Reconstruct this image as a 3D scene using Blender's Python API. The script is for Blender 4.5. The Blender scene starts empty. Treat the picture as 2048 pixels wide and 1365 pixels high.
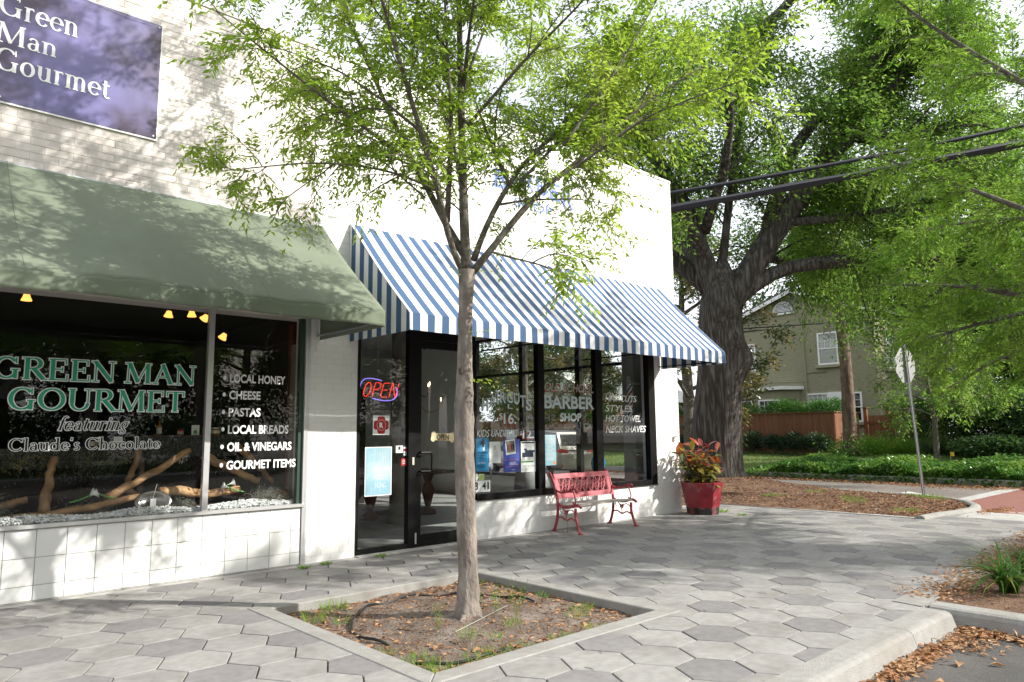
import bpy, bmesh, math, random
import numpy as np
from mathutils import Vector, Matrix
random.seed(7)
S = bpy.context.scene
COL = S.collection
R_ = math.radians
# ------------------------------------------------------------------ camera
WY = 8.064                       # the shop fronts stand in the plane y = WY
yaw, pit, rol = 0.7436, 0.1268, -0.0095
Fv = Vector((math.sin(yaw)*math.cos(pit), math.cos(yaw)*math.cos(pit), math.sin(pit)))
Rv = Vector((math.cos(yaw), -math.sin(yaw), 0)); Uv = Rv.cross(Fv)
Rv, Uv = Rv*math.cos(rol)+Uv*math.sin(rol), -Rv*math.sin(rol)+Uv*math.cos(rol)
cd = bpy.data.cameras.new('camera'); cam = bpy.data.objects.new('camera', cd); COL.objects.link(cam)
cd.sensor_width = 36; cd.lens = 25.357; cd.clip_end = 900; cd.clip_start = .05
cam.matrix_world = Matrix(((Rv.x, Uv.x, -Fv.x, 0), (Rv.y, Uv.y, -Fv.y, 0), (Rv.z, Uv.z, -Fv.z, 1.5), (0, 0, 0, 1)))
S.camera = cam
# ------------------------------------------------------------------ light
sun_to = Vector((.745, -1.0, .826)).normalized()
elev = math.asin(sun_to.z)
W = bpy.data.worlds.new('World'); S.world = W; W.use_nodes = True
nt = W.node_tree; bgn = nt.nodes['Background']
sky = nt.nodes.new('ShaderNodeTexSky'); sky.sky_type = 'NISHITA'; sky.sun_disc = False
sky.sun_elevation = elev; sky.sun_rotation = math.atan2(sun_to.x, sun_to.y)
sky.air_density = 1.0; sky.dust_density = 5; sky.ozone_density = 1.0
tc = nt.nodes.new('ShaderNodeTexCoord'); cn_ = nt.nodes.new('ShaderNodeTexNoise'); cn_.inputs['Scale'].default_value = 2.2; cn_.inputs['Detail'].default_value = 5
nt.links.new(tc.outputs['Generated'], cn_.inputs['Vector'])       # thin bright cloud over the whole sky
cr0 = nt.nodes.new('ShaderNodeMapRange'); cr0.inputs[1].default_value = .3; cr0.inputs[2].default_value = .7; cr0.inputs[3].default_value = .55; cr0.inputs[4].default_value = .95
nt.links.new(cn_.outputs['Fac'], cr0.inputs[0]); cmx = nt.nodes.new('ShaderNodeMix'); cmx.data_type = 'RGBA'; cmx.inputs[7].default_value = (5.2, 5.35, 5.6, 1)
nt.links.new(cr0.outputs[0], cmx.inputs[0]); nt.links.new(sky.outputs[0], cmx.inputs[6]); nt.links.new(cmx.outputs[2], bgn.inputs[0]); bgn.inputs[1].default_value = .15
sl = bpy.data.lights.new('sun', 'SUN'); sl.energy = 3.6; sl.angle = R_(.53); sl.color = (1, .95, .87)
so = bpy.data.objects.new('sun', sl); COL.objects.link(so)
so.rotation_euler = (-sun_to).to_track_quat('-Z', 'Y').to_euler()
vs = S.view_settings
vs.view_transform = 'Standard'; vs.look = 'None'; vs.exposure = 1.05; vs.gamma = 1; vs.use_curve_mapping = False
S.render.engine = 'CYCLES'
S.cycles.max_bounces = 8; S.cycles.transparent_max_bounces = 16; S.cycles.diffuse_bounces = 4

# ------------------------------------------------------------------ materials
def NW(m): return m.node_tree.nodes, m.node_tree.links
def mat(name, col, rough=.7, var=.12, scale=6., bump=0., bscale=60., metal=0., orand=0., spec=.5, col2=None, cscale=None,
        trans=0., emit=None, estr=0., coat=0., stretch=None, detail=6, c2lo=.45, c2hi=.62):
    m = bpy.data.materials.new(name); m.use_nodes = True
    N, L = NW(m); p = N['Principled BSDF']
    p.inputs['Roughness'].default_value = rough; p.inputs['Metallic'].default_value = metal
    p.inputs['Specular IOR Level'].default_value = spec
    if coat: p.inputs['Coat Weight'].default_value = coat
    g = N.new('ShaderNodeNewGeometry'); pos = g.outputs['Position']
    if stretch:
        mp = N.new('ShaderNodeMapping'); mp.inputs['Scale'].default_value = stretch; L.new(pos, mp.inputs[0]); pos = mp.outputs[0]
    n = N.new('ShaderNodeTexNoise'); n.inputs['Scale'].default_value = scale; n.inputs['Detail'].default_value = detail; L.new(pos, n.inputs['Vector'])
    mr = N.new('ShaderNodeMapRange'); mr.inputs[1].default_value = .25; mr.inputs[2].default_value = .75
    mr.inputs[3].default_value = 1-var; mr.inputs[4].default_value = 1+var; L.new(n.outputs['Fac'], mr.inputs[0])
    c = (*col, 1)
    base = N.new('ShaderNodeMix'); base.data_type = 'RGBA'; base.inputs[0].default_value = 0
    base.inputs[6].default_value = c; base.inputs[7].default_value = c
    if col2:
        base.inputs[7].default_value = (*col2, 1)
        n2 = N.new('ShaderNodeTexNoise'); n2.inputs['Scale'].default_value = cscale or scale*.4; n2.inputs['Detail'].default_value = 5; L.new(pos, n2.inputs['Vector'])
        m2 = N.new('ShaderNodeMapRange'); m2.inputs[1].default_value = c2lo; m2.inputs[2].default_value = c2hi; L.new(n2.outputs['Fac'], m2.inputs[0]); L.new(m2.outputs[0], base.inputs[0])
    val = mr.outputs[0]
    if orand:
        oi = N.new('ShaderNodeObjectInfo'); m3 = N.new('ShaderNodeMapRange'); m3.inputs[3].default_value = 1-orand; m3.inputs[4].default_value = 1+orand
        L.new(oi.outputs['Random'], m3.inputs[0]); mu = N.new('ShaderNodeMath'); mu.operation = 'MULTIPLY'; L.new(val, mu.inputs[0]); L.new(m3.outputs[0], mu.inputs[1]); val = mu.outputs[0]
    vm = N.new('ShaderNodeVectorMath'); vm.operation = 'SCALE'; L.new(base.outputs[2], vm.inputs[0]); L.new(val, vm.inputs['Scale'])
    L.new(vm.outputs[0], p.inputs['Base Color'])
    if bump:
        nb = N.new('ShaderNodeTexNoise'); nb.inputs['Scale'].default_value = bscale; nb.inputs['Detail'].default_value = 5; L.new(pos, nb.inputs['Vector'])
        b = N.new('ShaderNodeBump'); b.inputs['Strength'].default_value = min(1, bump); b.inputs['Distance'].default_value = .012*max(1, bump); L.new(nb.outputs['Fac'], b.inputs['Height']); L.new(b.outputs[0], p.inputs['Normal'])
    if emit: p.inputs['Emission Color'].default_value = (*emit, 1); p.inputs['Emission Strength'].default_value = estr
    if trans:
        t = N.new('ShaderNodeBsdfTranslucent'); L.new(vm.outputs[0], t.inputs[0])
        mx = N.new('ShaderNodeMixShader'); mx.inputs[0].default_value = trans; L.new(p.outputs[0], mx.inputs[1]); L.new(t.outputs[0], mx.inputs[2])
        L.new(mx.outputs[0], N['Material Output'].inputs[0])
    return m
def glassmat(name, tint=(1, 1, 1), f0=.05, rough=0.):
    m = bpy.data.materials.new(name); m.use_nodes = True; N, L = NW(m); N.remove(N['Principled BSDF'])
    lw = N.new('ShaderNodeLayerWeight'); lw.inputs['Blend'].default_value = .5
    pw = N.new('ShaderNodeMath'); pw.operation = 'POWER'; pw.inputs[1].default_value = 5; L.new(lw.outputs['Facing'], pw.inputs[0])
    ma = N.new('ShaderNodeMath'); ma.operation = 'MULTIPLY_ADD'; ma.inputs[1].default_value = 1-f0; ma.inputs[2].default_value = f0; L.new(pw.outputs[0], ma.inputs[0])
    t = N.new('ShaderNodeBsdfTransparent'); t.inputs[0].default_value = (*tint, 1)
    g = N.new('ShaderNodeBsdfGlossy'); g.inputs['Roughness'].default_value = rough
    mx = N.new('ShaderNodeMixShader'); L.new(ma.outputs[0], mx.inputs[0]); L.new(t.outputs[0], mx.inputs[1]); L.new(g.outputs[0], mx.inputs[2])
    L.new(mx.outputs[0], N['Material Output'].inputs[0]); return m
M = {}
M['brick_cream'] = mat('painted brick cream', (.62, .585, .555), .55, .04, 3, .25, 120, orand=.012, col2=(.55, .51, .475), cscale=1.3)
M['brick_white'] = mat('painted brick white', (.80, .80, .79), .5, .03, 3, .25, 120, orand=.012, col2=(.74, .74, .73), cscale=1.1)
M['mortar_cream'] = mat('painted joint cream', (.57, .535, .50), .8, .08, 8)
M['mortar_white'] = mat('painted joint white', (.77, .77, .76), .8, .05, 8)
M['tile'] = mat('white wall tile', (.76, .77, .76), .22, .03, 2, orand=.03, col2=(.70, .71, .70), cscale=2)
M['grout'] = mat('grey grout', (.42, .41, .38), .9, .15, 20)
M['paver_light'] = mat('light grey paver', (.275, .27, .26), .85, .16, 14, .5, 160, orand=.07, col2=(.225, .218, .208), cscale=2.2)
M['paver_dark'] = mat('dark grey paver', (.185, .178, .180), .85, .16, 14, .5, 160, orand=.07, col2=(.205, .198, .20), cscale=2.2)
M['joint'] = mat('sand joint', (.085, .058, .038), .95, .4, 30, .4, 200, col2=(.17, .12, .08), cscale=6)
M['concrete'] = mat('kerb concrete', (.30, .295, .28), .85, .12, 14, .8, 130, col2=(.27, .26, .24), cscale=3)
M['concrete_pale'] = mat('pale concrete strip', (.40, .40, .39), .8, .1, 10, .4, 90, col2=(.33, .32, .30), cscale=4)
M['asphalt'] = mat('asphalt', (.085, .082, .08), .9, .25, 60, .9, 220, col2=(.12, .112, .105), cscale=1.2)
M['asphalt_old'] = mat('worn brownish asphalt', (.16, .14, .13), .9, .2, 50, .8, 200, col2=(.20, .175, .155), cscale=.8)
M['brickred'] = mat('red road brick', (.27, .115, .095), .85, .2, 12, .5, 120, orand=.15)
M['roadpaint'] = mat('white road paint', (.62, .61, .57), .7, .15, 20, .3, 120, col2=(.45, .43, .4), cscale=5)
M['soil'] = mat('sandy soil', (.13, .10, .08), .95, .35, 14, 1.5, 60, col2=(.20, .165, .14), cscale=2.5)
M['mulch'] = mat('bark mulch', (.10, .052, .03), .95, .4, 18, 2, 40, col2=(.16, .095, .055), cscale=3)
M['lawn'] = mat('lawn soil', (.07, .10, .03), .95, .4, 6, 1, 40)
M['steel'] = mat('aluminium frame', (.62, .62, .63), .35, .05, 4, metal=.6)
M['black'] = mat('black anodised frame', (.005, .005, .0055), .45, .2, 4, spec=.2)
M['darkgreen'] = mat('dark green frame', (.02, .05, .035), .5, .1)
M['green_canvas'] = mat('sage green canvas', (.142, .172, .122), .85, .08, 4, .25, 400, col2=(.158, .19, .138), cscale=.9, trans=.06)
M['blue_canvas'] = mat('blue canvas stripe', (.045, .105, .225), .75, .05, 4, .2, 400, trans=.14)
M['white_canvas'] = mat('white canvas stripe', (.78, .79, .80), .75, .05, 4, .2, 400, trans=.14, col2=(.66, .66, .66), cscale=2)
M['glass'] = glassmat('shop glass', (.985, .995, .99), .028)
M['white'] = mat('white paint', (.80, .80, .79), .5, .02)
M['whiteprint'] = mat('white vinyl', (.87, .88, .89), .45, .02)
M['blueprint'] = mat('blue paint', (.055, .13, .55), .5, .06, 10, col2=(.12, .20, .55), cscale=8)
M['greenprint'] = mat('green vinyl', (.02, .36, .19), .4, .04)
M['blackprint'] = mat('black vinyl', (.008, .008, .009), .4, .04)
M['redprint'] = mat('red vinyl', (.42, .02, .02), .45, .05)
M['palepaint'] = mat('pale blue letter paint', (.72, .81, .83), .5, .08, 12)
M['greypaint'] = mat('grey letter paint', (.62, .62, .62), .5, .1, 14)
M['navy'] = mat('navy paint', (.02, .035, .07), .5, .05)
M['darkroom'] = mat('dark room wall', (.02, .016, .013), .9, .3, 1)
M['darkwood'] = mat('dark wood', (.05, .025, .012), .5, .3, 6)
M['redwood'] = mat('reddish door frame', (.12, .03, .015), .5, .2, 4)
M['beige'] = mat('beige plaster', (.20, .185, .16), .8, .08)
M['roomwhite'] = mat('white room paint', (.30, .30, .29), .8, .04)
M['roomfloor'] = mat('grey stone floor', (.30, .31, .31), .5, .2, 3, col2=(.38, .39, .38), cscale=5)
M['log'] = mat('peeled branch wood', (.30, .165, .075), .65, .4, 9, 1.5, 25, col2=(.42, .25, .12), cscale=4)
M['pebble'] = mat('white pebbles', (.70, .71, .72), .6, .10, 60)
M['lily'] = mat('lily white', (.75, .76, .75), .5, .02, trans=.2)
M['stemgreen'] = mat('stem green', (.06, .28, .03), .5, .1)
M['moss'] = mat('spanish moss', (.22, .23, .20), .95, .3, 30, trans=.2)
M['cloth'] = mat('dark fabric', (.03, .03, .03), .9, .3)
M['amber'] = mat('lit amber glass', (.9, .55, .2), .4, .1, 20, emit=(1, .45, .09), estr=1.0)
M['warmbulb'] = mat('lit candle bulb', (1, .8, .5), .4, 0, emit=(1, .66, .32), estr=9)
M['neonred'] = mat('red neon', (1, .1, .08), .3, 0, emit=(1, .035, .02), estr=.75)
M['neonblue'] = mat('violet neon', (.4, .35, 1), .3, 0, emit=(.30, .22, 1), estr=.55)
M['bench_red'] = mat('faded red bench paint', (.33, .035, .052), .5, .2, 12, .3, 80, col2=(.44, .13, .13), cscale=16, c2lo=.5, c2hi=.66)
M['bench_rail'] = mat('sun faded pink red wood', (.52, .13, .155), .6, .12, 12, .3, 60, stretch=(.25, 4, 4), col2=(.45, .09, .11), cscale=5)
M['bench_slat'] = mat('weathered grey wood', (.50, .48, .44), .85, .25, 10, .6, 60, stretch=(.2, 5, 5), col2=(.36, .34, .31), cscale=8)
M['chain'] = mat('chain steel', (.28, .27, .25), .45, .2, metal=.7)
M['pot_red'] = mat('red glazed pot', (.22, .010, .020), .45, .25, 6, .3, 60, col2=(.30, .085, .085), cscale=7, coat=.08, c2lo=.52, c2hi=.70)
M['pot_worn'] = mat('worn pot base', (.19, .05, .05), .8, .4, 8, .5, 60, col2=(.02, .016, .016), cscale=5, c2lo=.46, c2hi=.54)
M['galv'] = mat('galvanised steel', (.42, .44, .47), .4, .1, 20, metal=.75)
M['signback'] = mat('sign back aluminium', (.33, .34, .34), .5, .1, 4, metal=.3)
M['cable'] = mat('black cable sheath', (.018, .019, .028), .55, .1)
M['hose'] = mat('black irrigation hose', (.012, .012, .012), .5, .1)
M['bark_young'] = mat('smooth grey tan bark', (.17, .145, .125), .9, .35, 14, 1.2, 45, col2=(.27, .235, .205), cscale=9, stretch=(1, 1, .45))
M['bark_limb'] = mat('branch bark', (.10, .085, .065), .9, .3, 12, .8, 60, col2=(.16, .15, .125), cscale=20)
M['bark_oak'] = mat('rough oak bark', (.045, .040, .035), .97, .6, 16, 6, 26, col2=(.12, .112, .102), cscale=14, stretch=(1, 1, .13))
M['bark_pine'] = mat('pine bark', (.17, .115, .085), .95, .4, 10, 3, 12, col2=(.09, .06, .045), cscale=6, stretch=(1, 1, .4))
def leafmat(n, c, v=.3, c2=None, t=.45, rough=.5): return mat(n, c, rough, v, 9, trans=t, col2=c2, cscale=1.2, spec=.35)
M['leaf_young'] = leafmat('spring leaf bright', (.28, .43, .04), .3, (.38, .50, .07), .58)
M['leaf_oak'] = leafmat('oak leaf', (.14, .27, .04), .35, (.25, .38, .065), .62)
M['leaf_right'] = leafmat('bright elm leaf', (.17, .32, .035), .3, (.25, .40, .05), .55)
M['leaf_dark'] = leafmat('dark leaf', (.04, .09, .025), .4, (.09, .17, .04), .4)
M['leaf_hedge'] = leafmat('hedge leaf', (.05, .15, .02), .3, (.09, .22, .03), .35)
M['leaf_shrub'] = leafmat('grey green shrub leaf', (.035, .07, .03), .4, (.07, .11, .05), .25)
M['leaf_magnolia'] = leafmat('magnolia leaf', (.05, .08, .02), .4, (.22, .17, .05), .25, .3)
M['leaf_ivy'] = leafmat('ivy leaf', (.08, .20, .03), .4, (.20, .34, .06), .4, .35)
M['grass'] = leafmat('grass blade', (.17, .33, .04), .35, (.25, .40, .06), .45)
M['liriope'] = leafmat('strap leaf', (.06, .15, .025), .3, (.16, .24, .05), .35)
M['dryleaf'] = mat('dry brown leaf', (.33, .16, .07), .7, .35, 25, trans=.2, col2=(.46, .29, .16), cscale=14)
M['bark_chip'] = mat('bark chip', (.20, .095, .045), .85, .4, 40, col2=(.30, .17, .09), cscale=20)
M['stucco'] = mat('olive stucco', (.26, .25, .165), .9, .06, 3, 2.5, 9)
M['stucco_trim'] = mat('stucco trim', (.30, .29, .20), .85, .05)
M['winblind'] = mat('window blind', (.42, .42, .40), .6, .1, 3, stretch=(.1, .1, 30))
M['roofgrey'] = mat('grey shingle', (.10, .10, .095), .9, .3, 12, .8, 30)
M['fence'] = mat('stained cedar board', (.21, .085, .038), .7, .22, 5, .5, 30, stretch=(2, 2, .25), orand=.13)
M['carpaint'] = mat('champagne silver car paint', (.30, .285, .265), .3, .02, metal=.55, coat=.6)
M['carglass'] = mat('dark car glass', (.015, .018, .02), .06, 0, spec=.8)
M['tyre'] = mat('tyre rubber', (.02, .02, .02), .85, .1)
M['taillight'] = mat('red tail lamp', (.5, .01, .01), .15, .1, coat=.5)
M['yellow'] = mat('yellow marker', (.75, .5, .03), .6, .05)
M['orange'] = mat('orange marker', (.75, .22, .02), .6, .05)
M['siding'] = mat('pale siding', (.45, .47, .42), .8, .05, 2)
M['housebrick'] = mat('house brick', (.22, .10, .075), .9, .3, 8, .5, 60)

# ------------------------------------------------------------------ mesh helpers
class MB:
    def __init__(s): s.v = []; s.f = []; s.m = []
    def add(s, vs_, fs, mi=0):
        o = len(s.v); s.v += [tuple(v) for v in vs_]; s.f += [tuple(i+o for i in f) for f in fs]; s.m += [mi]*len(fs); return s
    def box(s, x0, x1, y0, y1, z0, z1, mi=0):
        return s.add([(x0,y0,z0),(x1,y0,z0),(x1,y1,z0),(x0,y1,z0),(x0,y0,z1),(x1,y0,z1),(x1,y1,z1),(x0,y1,z1)],
                     [(0,3,2,1),(4,5,6,7),(0,1,5,4),(1,2,6,5),(2,3,7,6),(3,0,4,7)], mi)
    def prism(s, poly, z0, z1, mi=0, bev=0.):
        n = len(poly)
        if bev:
            c = np.mean(np.array(poly), 0)
            ins = []
            for k in range(n):
                a = np.array(poly[k-1]); b = np.array(poly[k]); d = np.array(poly[(k+1) % n])
                u = (a-b)/(np.linalg.norm(a-b)+1e-9); w = (d-b)/(np.linalg.norm(d-b)+1e-9)
                q = u+w; sn = abs(u[0]*w[1]-u[1]*w[0])
                if np.linalg.norm(q) > 1e-6 and sn > .05: q = b+q*(bev/sn)
                else: q = b+(c-b)*bev
                ins.append(q)
            V = [(p[0], p[1], z0) for p in poly]+[(p[0], p[1], z1-bev) for p in poly]+[(p[0], p[1], z1) for p in ins]
            F = [tuple(range(2*n, 3*n))]
            for k in range(n):
                j = (k+1) % n; F += [(k, j, n+j, n+k), (n+k, n+j, 2*n+j, 2*n+k)]
            return s.add(V, F, mi)
        V = [(p[0], p[1], z0) for p in poly]+[(p[0], p[1], z1) for p in poly]
        F = [tuple(range(n, 2*n)), tuple(range(n-1, -1, -1))]+[(k, (k+1) % n, n+(k+1) % n, n+k) for k in range(n)]
        return s.add(V, F, mi)
    def extr(s, poly3, d, mi=0):      # polygon in 3-D pushed along vector d
        n = len(poly3); d = np.array(d); V = [tuple(p) for p in poly3]+[tuple(np.array(p)+d) for p in poly3]
        return s.add(V, [tuple(range(n)), tuple(range(2*n-1, n-1, -1))]+[(k, n+k, n+(k+1) % n, (k+1) % n) for k in range(n)], mi)
    def tube(s, pts, rad, n=8, mi=0, cap=True, flat=1.):
        P = np.array(pts, float); m = len(P)
        rad = [rad]*m if np.isscalar(rad) else rad
        T = np.gradient(P, axis=0); T /= np.linalg.norm(T, axis=1)[:, None]+1e-9
        a = np.array((0, 0, 1.)) if abs(T[0][2]) < .9 else np.array((1., 0, 0))
        u = np.cross(T[0], a); u /= np.linalg.norm(u); o = len(s.v)
        for i in range(m):
            u = u-T[i]*(u@T[i]); u /= np.linalg.norm(u)+1e-9; w = np.cross(T[i], u)
            for k in range(n):
                t = 2*math.pi*k/n; s.v.append(tuple(P[i]+rad[i]*(u*math.cos(t)+w*math.sin(t)*flat)))
        for i in range(m-1):
            for k in range(n):
                j = (k+1) % n; s.f.append((o+i*n+k, o+i*n+j, o+(i+1)*n+j, o+(i+1)*n+k)); s.m.append(mi)
        if cap: s.f.append(tuple(o+k for k in range(n-1, -1, -1))); s.f.append(tuple(o+(m-1)*n+k for k in range(n))); s.m += [mi]*2
        return s
    def lathe(s, prof, c=(0, 0, 0), n=16, mi=0, axis='z'):
        o = len(s.v)
        for r, z in prof:
            for k in range(n):
                t = 2*math.pi*(k+.5)/n; p = (r*math.cos(t), r*math.sin(t), z)
                if axis == 'y': p = (p[0], p[2], p[1])
                if axis == 'x': p = (p[2], p[0], p[1])
                s.v.append((c[0]+p[0], c[1]+p[1], c[2]+p[2]))
        for i in range(len(prof)-1):
            for k in range(n):
                j = (k+1) % n; s.f.append((o+i*n+k, o+i*n+j, o+(i+1)*n+j, o+(i+1)*n+k)); s.m.append(mi)
        s.f.append(tuple(o+k for k in range(n-1, -1, -1))); s.f.append(tuple(o+(len(prof)-1)*n+k for k in range(n))); s.m += [mi]*2
        return s
    def mesh(s, name, mats, off=(0, 0, 0), smooth=False):
        me = bpy.data.meshes.new(name)
        me.from_pydata([(v[0]-off[0], v[1]-off[1], v[2]-off[2]) for v in s.v], [], s.f)
        if not isinstance(mats, (list, tuple)): mats = [mats]
        for m in mats: me.materials.append(m)
        if len(mats) > 1: me.polygons.foreach_set('material_index', s.m)
        if smooth: me.polygons.foreach_set('use_smooth', [True]*len(s.f))
        me.update(); return me
def worldloc(o):
    v = Vector((0, 0, 0))
    while o: v += o.location; o = o.parent
    return v
def props(o, label=None, cat=None, group=None, kind=None):
    if label: o['label'] = label
    if cat: o['category'] = cat
    if group: o['group'] = group
    if kind: o['kind'] = kind
    return o
def link(name, me, parent=None, loc=(0, 0, 0)):
    o = bpy.data.objects.new(name, me); COL.objects.link(o)
    if parent: o.parent = parent
    o.location = loc; return o
def put(name, mb, mats, parent=None, smooth=False, **kw):      # mb holds world coordinates
    off = worldloc(parent) if parent else (0, 0, 0)
    o = link(name, mb.mesh(name, [M[m] if isinstance(m, str) else m for m in (mats if isinstance(mats, (list, tuple)) else [mats])], off, smooth), parent)
    return props(o, **kw)
def thing(name, loc, label, cat, group=None):
    o = bpy.data.objects.new(name, None); COL.objects.link(o); o.location = loc; o.empty_display_size = .2
    return props(o, label, cat, group)
def box(name, b, m, parent=None, **kw): return put(name, MB().box(*b), m, parent, **kw)
def copy_tree(o, parent=None):
    c = o.copy(); COL.objects.link(c); c.parent = parent
    for ch in list(o.children): copy_tree(ch, c)
    return c
def fast(name, V, Q, m, parent=None, off=None, uvmat=None):     # numpy quads
    V = np.asarray(V, np.float32).copy(); Q = np.asarray(Q, np.int32)
    if off is None and parent: off = worldloc(parent)
    if off is not None: V -= np.array(off, np.float32)
    me = bpy.data.meshes.new(name); me.vertices.add(len(V)); me.vertices.foreach_set('co', V.ravel())
    k = Q.shape[1]; me.loops.add(Q.size); me.loops.foreach_set('vertex_index', Q.ravel())
    me.polygons.add(len(Q)); me.polygons.foreach_set('loop_start', np.arange(0, Q.size, k, dtype=np.int32))
    me.materials.append(M[m] if isinstance(m, str) else m); me.update(calc_edges=True); me.validate()
    return link(name, me, parent)
def unit(a): return a/(np.linalg.norm(a, axis=-1, keepdims=True)+1e-9)
def leafquads(rng, C, D, ln, wd, up=.6, fold=.25):
    """diamond leaves: base C, direction D"""
    n = len(C); D = unit(D); rnd = rng.normal(size=(n, 3)); nrm = unit(rnd*(1-up)+np.array([0, 0, up]))
    s = unit(np.cross(D, nrm)); nrm = np.cross(s, D)
    ln = (ln*rng.uniform(.65, 1.25, n))[:, None]; wd = (wd*rng.uniform(.7, 1.2, n))[:, None]
    V = np.stack([C, C+D*ln*.5+s*wd*.5+nrm*wd*fold, C+D*ln-nrm*ln*.12, C+D*ln*.5-s*wd*.5+nrm*wd*fold], 1).reshape(-1, 3)
    return V, np.arange(4*n).reshape(n, 4)
# ------------------------------------------------------------------ trees
def polyres(p, n):
    p = np.array(p, float); d = np.r_[0, np.cumsum(np.linalg.norm(np.diff(p, axis=0), axis=1))]
    t = np.linspace(0, d[-1], n)
    q = np.stack([np.interp(t, d, p[:, k]) for k in range(p.shape[1])], 1)
    for _ in range(2): q[1:-1] = .25*q[:-2]+.5*q[1:-1]+.25*q[2:]
    return q
def grow(rng, limbs, n2, l2, n3, l3, start=.25, up=.25, droop=.1, r2=.012, out=.9, keep=None):
    """limbs: list of point arrays. returns second-order branches and twigs"""
    B, Tw = [], []
    for limb in limbs:
        P = np.array(limb); seg = np.linalg.norm(np.diff(P, axis=0), axis=1).sum()
        k2 = max(3, int(n2*seg))
        for _ in range(k2):
            t = start+(1-start)*rng.random(); i = min(len(P)-2, int(t*(len(P)-1))); fr = t*(len(P)-1)-i
            p = P[i]*(1-fr)+P[i+1]*fr; T = unit(P[i+1]-P[i]); r = rng.normal(size=3); r -= T*(r@T); r = unit(r)
            d = unit(T*.7+r*out+np.array([0, 0, up])); L = l2*rng.uniform(.45, 1.1)*(1.1-.45*t)
            pts = [p]; nb = 6
            for s_ in range(nb):
                d = unit(d+rng.normal(size=3)*.13+np.array([0, 0, .06-droop*s_/nb])); pts.append(pts[-1]+d*L/nb)
            pts = np.array(pts)
            if keep and not keep(pts[-1]): continue
            B.append((pts, r2*L/l2))
            for _ in range(n3):
                t3 = .2+.8*rng.random(); j = min(nb-1, int(t3*nb)); f3 = t3*nb-j; q = pts[j]*(1-f3)+pts[j+1]*f3
                T3 = unit(pts[j+1]-pts[j]); r = rng.normal(size=3); r -= T3*(r@T3); r = unit(r)
                d3 = unit(T3*.8+r*.85+np.array([0, 0, .05])); L3 = l3*rng.uniform(.5, 1.2)
                Tw.append((q, d3, L3))
    return B, Tw
def wood(name, B, m, parent, sides=5, tw=None, twr=.0025):
    mb = MB()
    for pts, r in B: mb.tube(pts, np.linspace(r, r*.3, len(pts)), sides, cap=False)
    o = put(name, mb, m, parent, smooth=True, kind='stuff')
    if tw is not None and len(tw):
        P = np.array([t[0] for t in tw]); D = np.array([t[1] for t in tw]); L = np.array([t[2] for t in tw])[:, None]
        E = P+D*L; s = unit(np.cross(D, [0, 0, 1.])); w = np.cross(s, D); V = []; k = 3
        for a in range(k):
            off = s*math.cos(2*math.pi*a/k)+w*math.sin(2*math.pi*a/k); V += [P+off*twr, E+off*twr*.4]
        V = np.stack(V, 1).reshape(-1, 3); n = len(P); b = np.arange(n)[:, None]*2*k; Q = []
        for a in range(k):
            c = (a+1) % k; Q.append(b+np.array([[2*a, 2*c, 2*c+1, 2*a+1]]))
        props(fast('twigs', V, np.concatenate(Q), m, parent), kind='stuff')
    return o
def twigleaves(rng, Tw, n, ln, wd, droop=.25, side=.8, up=.6, spread=.0):
    P = np.array([t[0] for t in Tw]); D = np.array([t[1] for t in Tw]); L = np.array([t[2] for t in Tw])
    N = len(P); t = (np.arange(n)+.5)/n; t = np.tile(t, (N, 1))+rng.uniform(-.04, .04, (N, n))
    s = unit(np.cross(D, np.array([0, 0, 1.])+rng.normal(size=(N, 3))*.3))
    sg = np.where(np.arange(n) % 2 == 0, 1, -1)[None, :, None]
    C = P[:, None]+D[:, None]*L[:, None, None]*t[..., None]
    C[..., 2] -= droop*L[:, None]*t**2*.5
    if spread: C = C+rng.normal(size=C.shape)*spread
    DD = D[:, None]*.75+s[:, None]*sg*side+rng.normal(size=(N, n, 3))*.22+np.array([0, 0, -droop])
    return leafquads(rng, C.reshape(-1, 3), DD.reshape(-1, 3), ln, wd, up)
# ------------------------------------------------------------------ ground, roads, pavement
rng = np.random.default_rng(5)
def sheet(name, poly, z, m, parent=None, **kw):
    return put(name, MB().add([(x, y, z) for x, y in poly], [tuple(range(len(poly)))]), m, parent, **kw)
K = dict(kind='structure')
sheet('ground', [(-260, -260), (260, -260), (260, 260), (-260, 260)], -.17, 'asphalt_old', **K)
box('parking_lot', (-14, 6.92, -5, 2.08, -.20, -.14), 'asphalt', **K)
box('main_road', (-60, 90, -14, -5.004, -.20, -.145), 'asphalt_old', **K)
box('side_street', (15.6, 23.5, 5.6, 90, -.20, -.12), 'asphalt_old', **K)
def clip(poly, n, d):               # keep n.p <= d
    out = []
    for k in range(len(poly)):
        a, b = poly[k-1], poly[k]; fa = a[0]*n[0]+a[1]*n[1]-d; fb = b[0]*n[0]+b[1]*n[1]-d
        if (fa <= 0) != (fb <= 0): t = fa/(fa-fb); out.append((a[0]+(b[0]-a[0])*t, a[1]+(b[1]-a[1])*t))
        if fb <= 0: out.append(b)
    return out
def area(p): return abs(sum(p[k-1][0]*p[k][1]-p[k][0]*p[k-1][1] for k in range(len(p))))/2 if len(p) > 2 else 0
pvb = MB()
for poly in ([(-6, 2.34), (2.72, 2.34), (2.72, 7.95), (-6, 7.95)], [(2.72, 2.34), (5.30, 2.34), (5.30, 3.72), (2.72, 3.72)], [(2.72, 6.38), (5.30, 6.38), (5.30, 7.95), (2.72, 7.95)],
             [(5.30, 2.34), (14.2, 2.34), (14.2, 4.45), (13.42, 4.55), (13.42, 8.5), (11.74, 8.5), (11.74, 7.95), (5.30, 7.95)]):
    pvb.add([(x, y, -.012) for x, y in poly], [tuple(range(len(poly)))])
pave = put('pavement', pvb, 'joint', **K)
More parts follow.
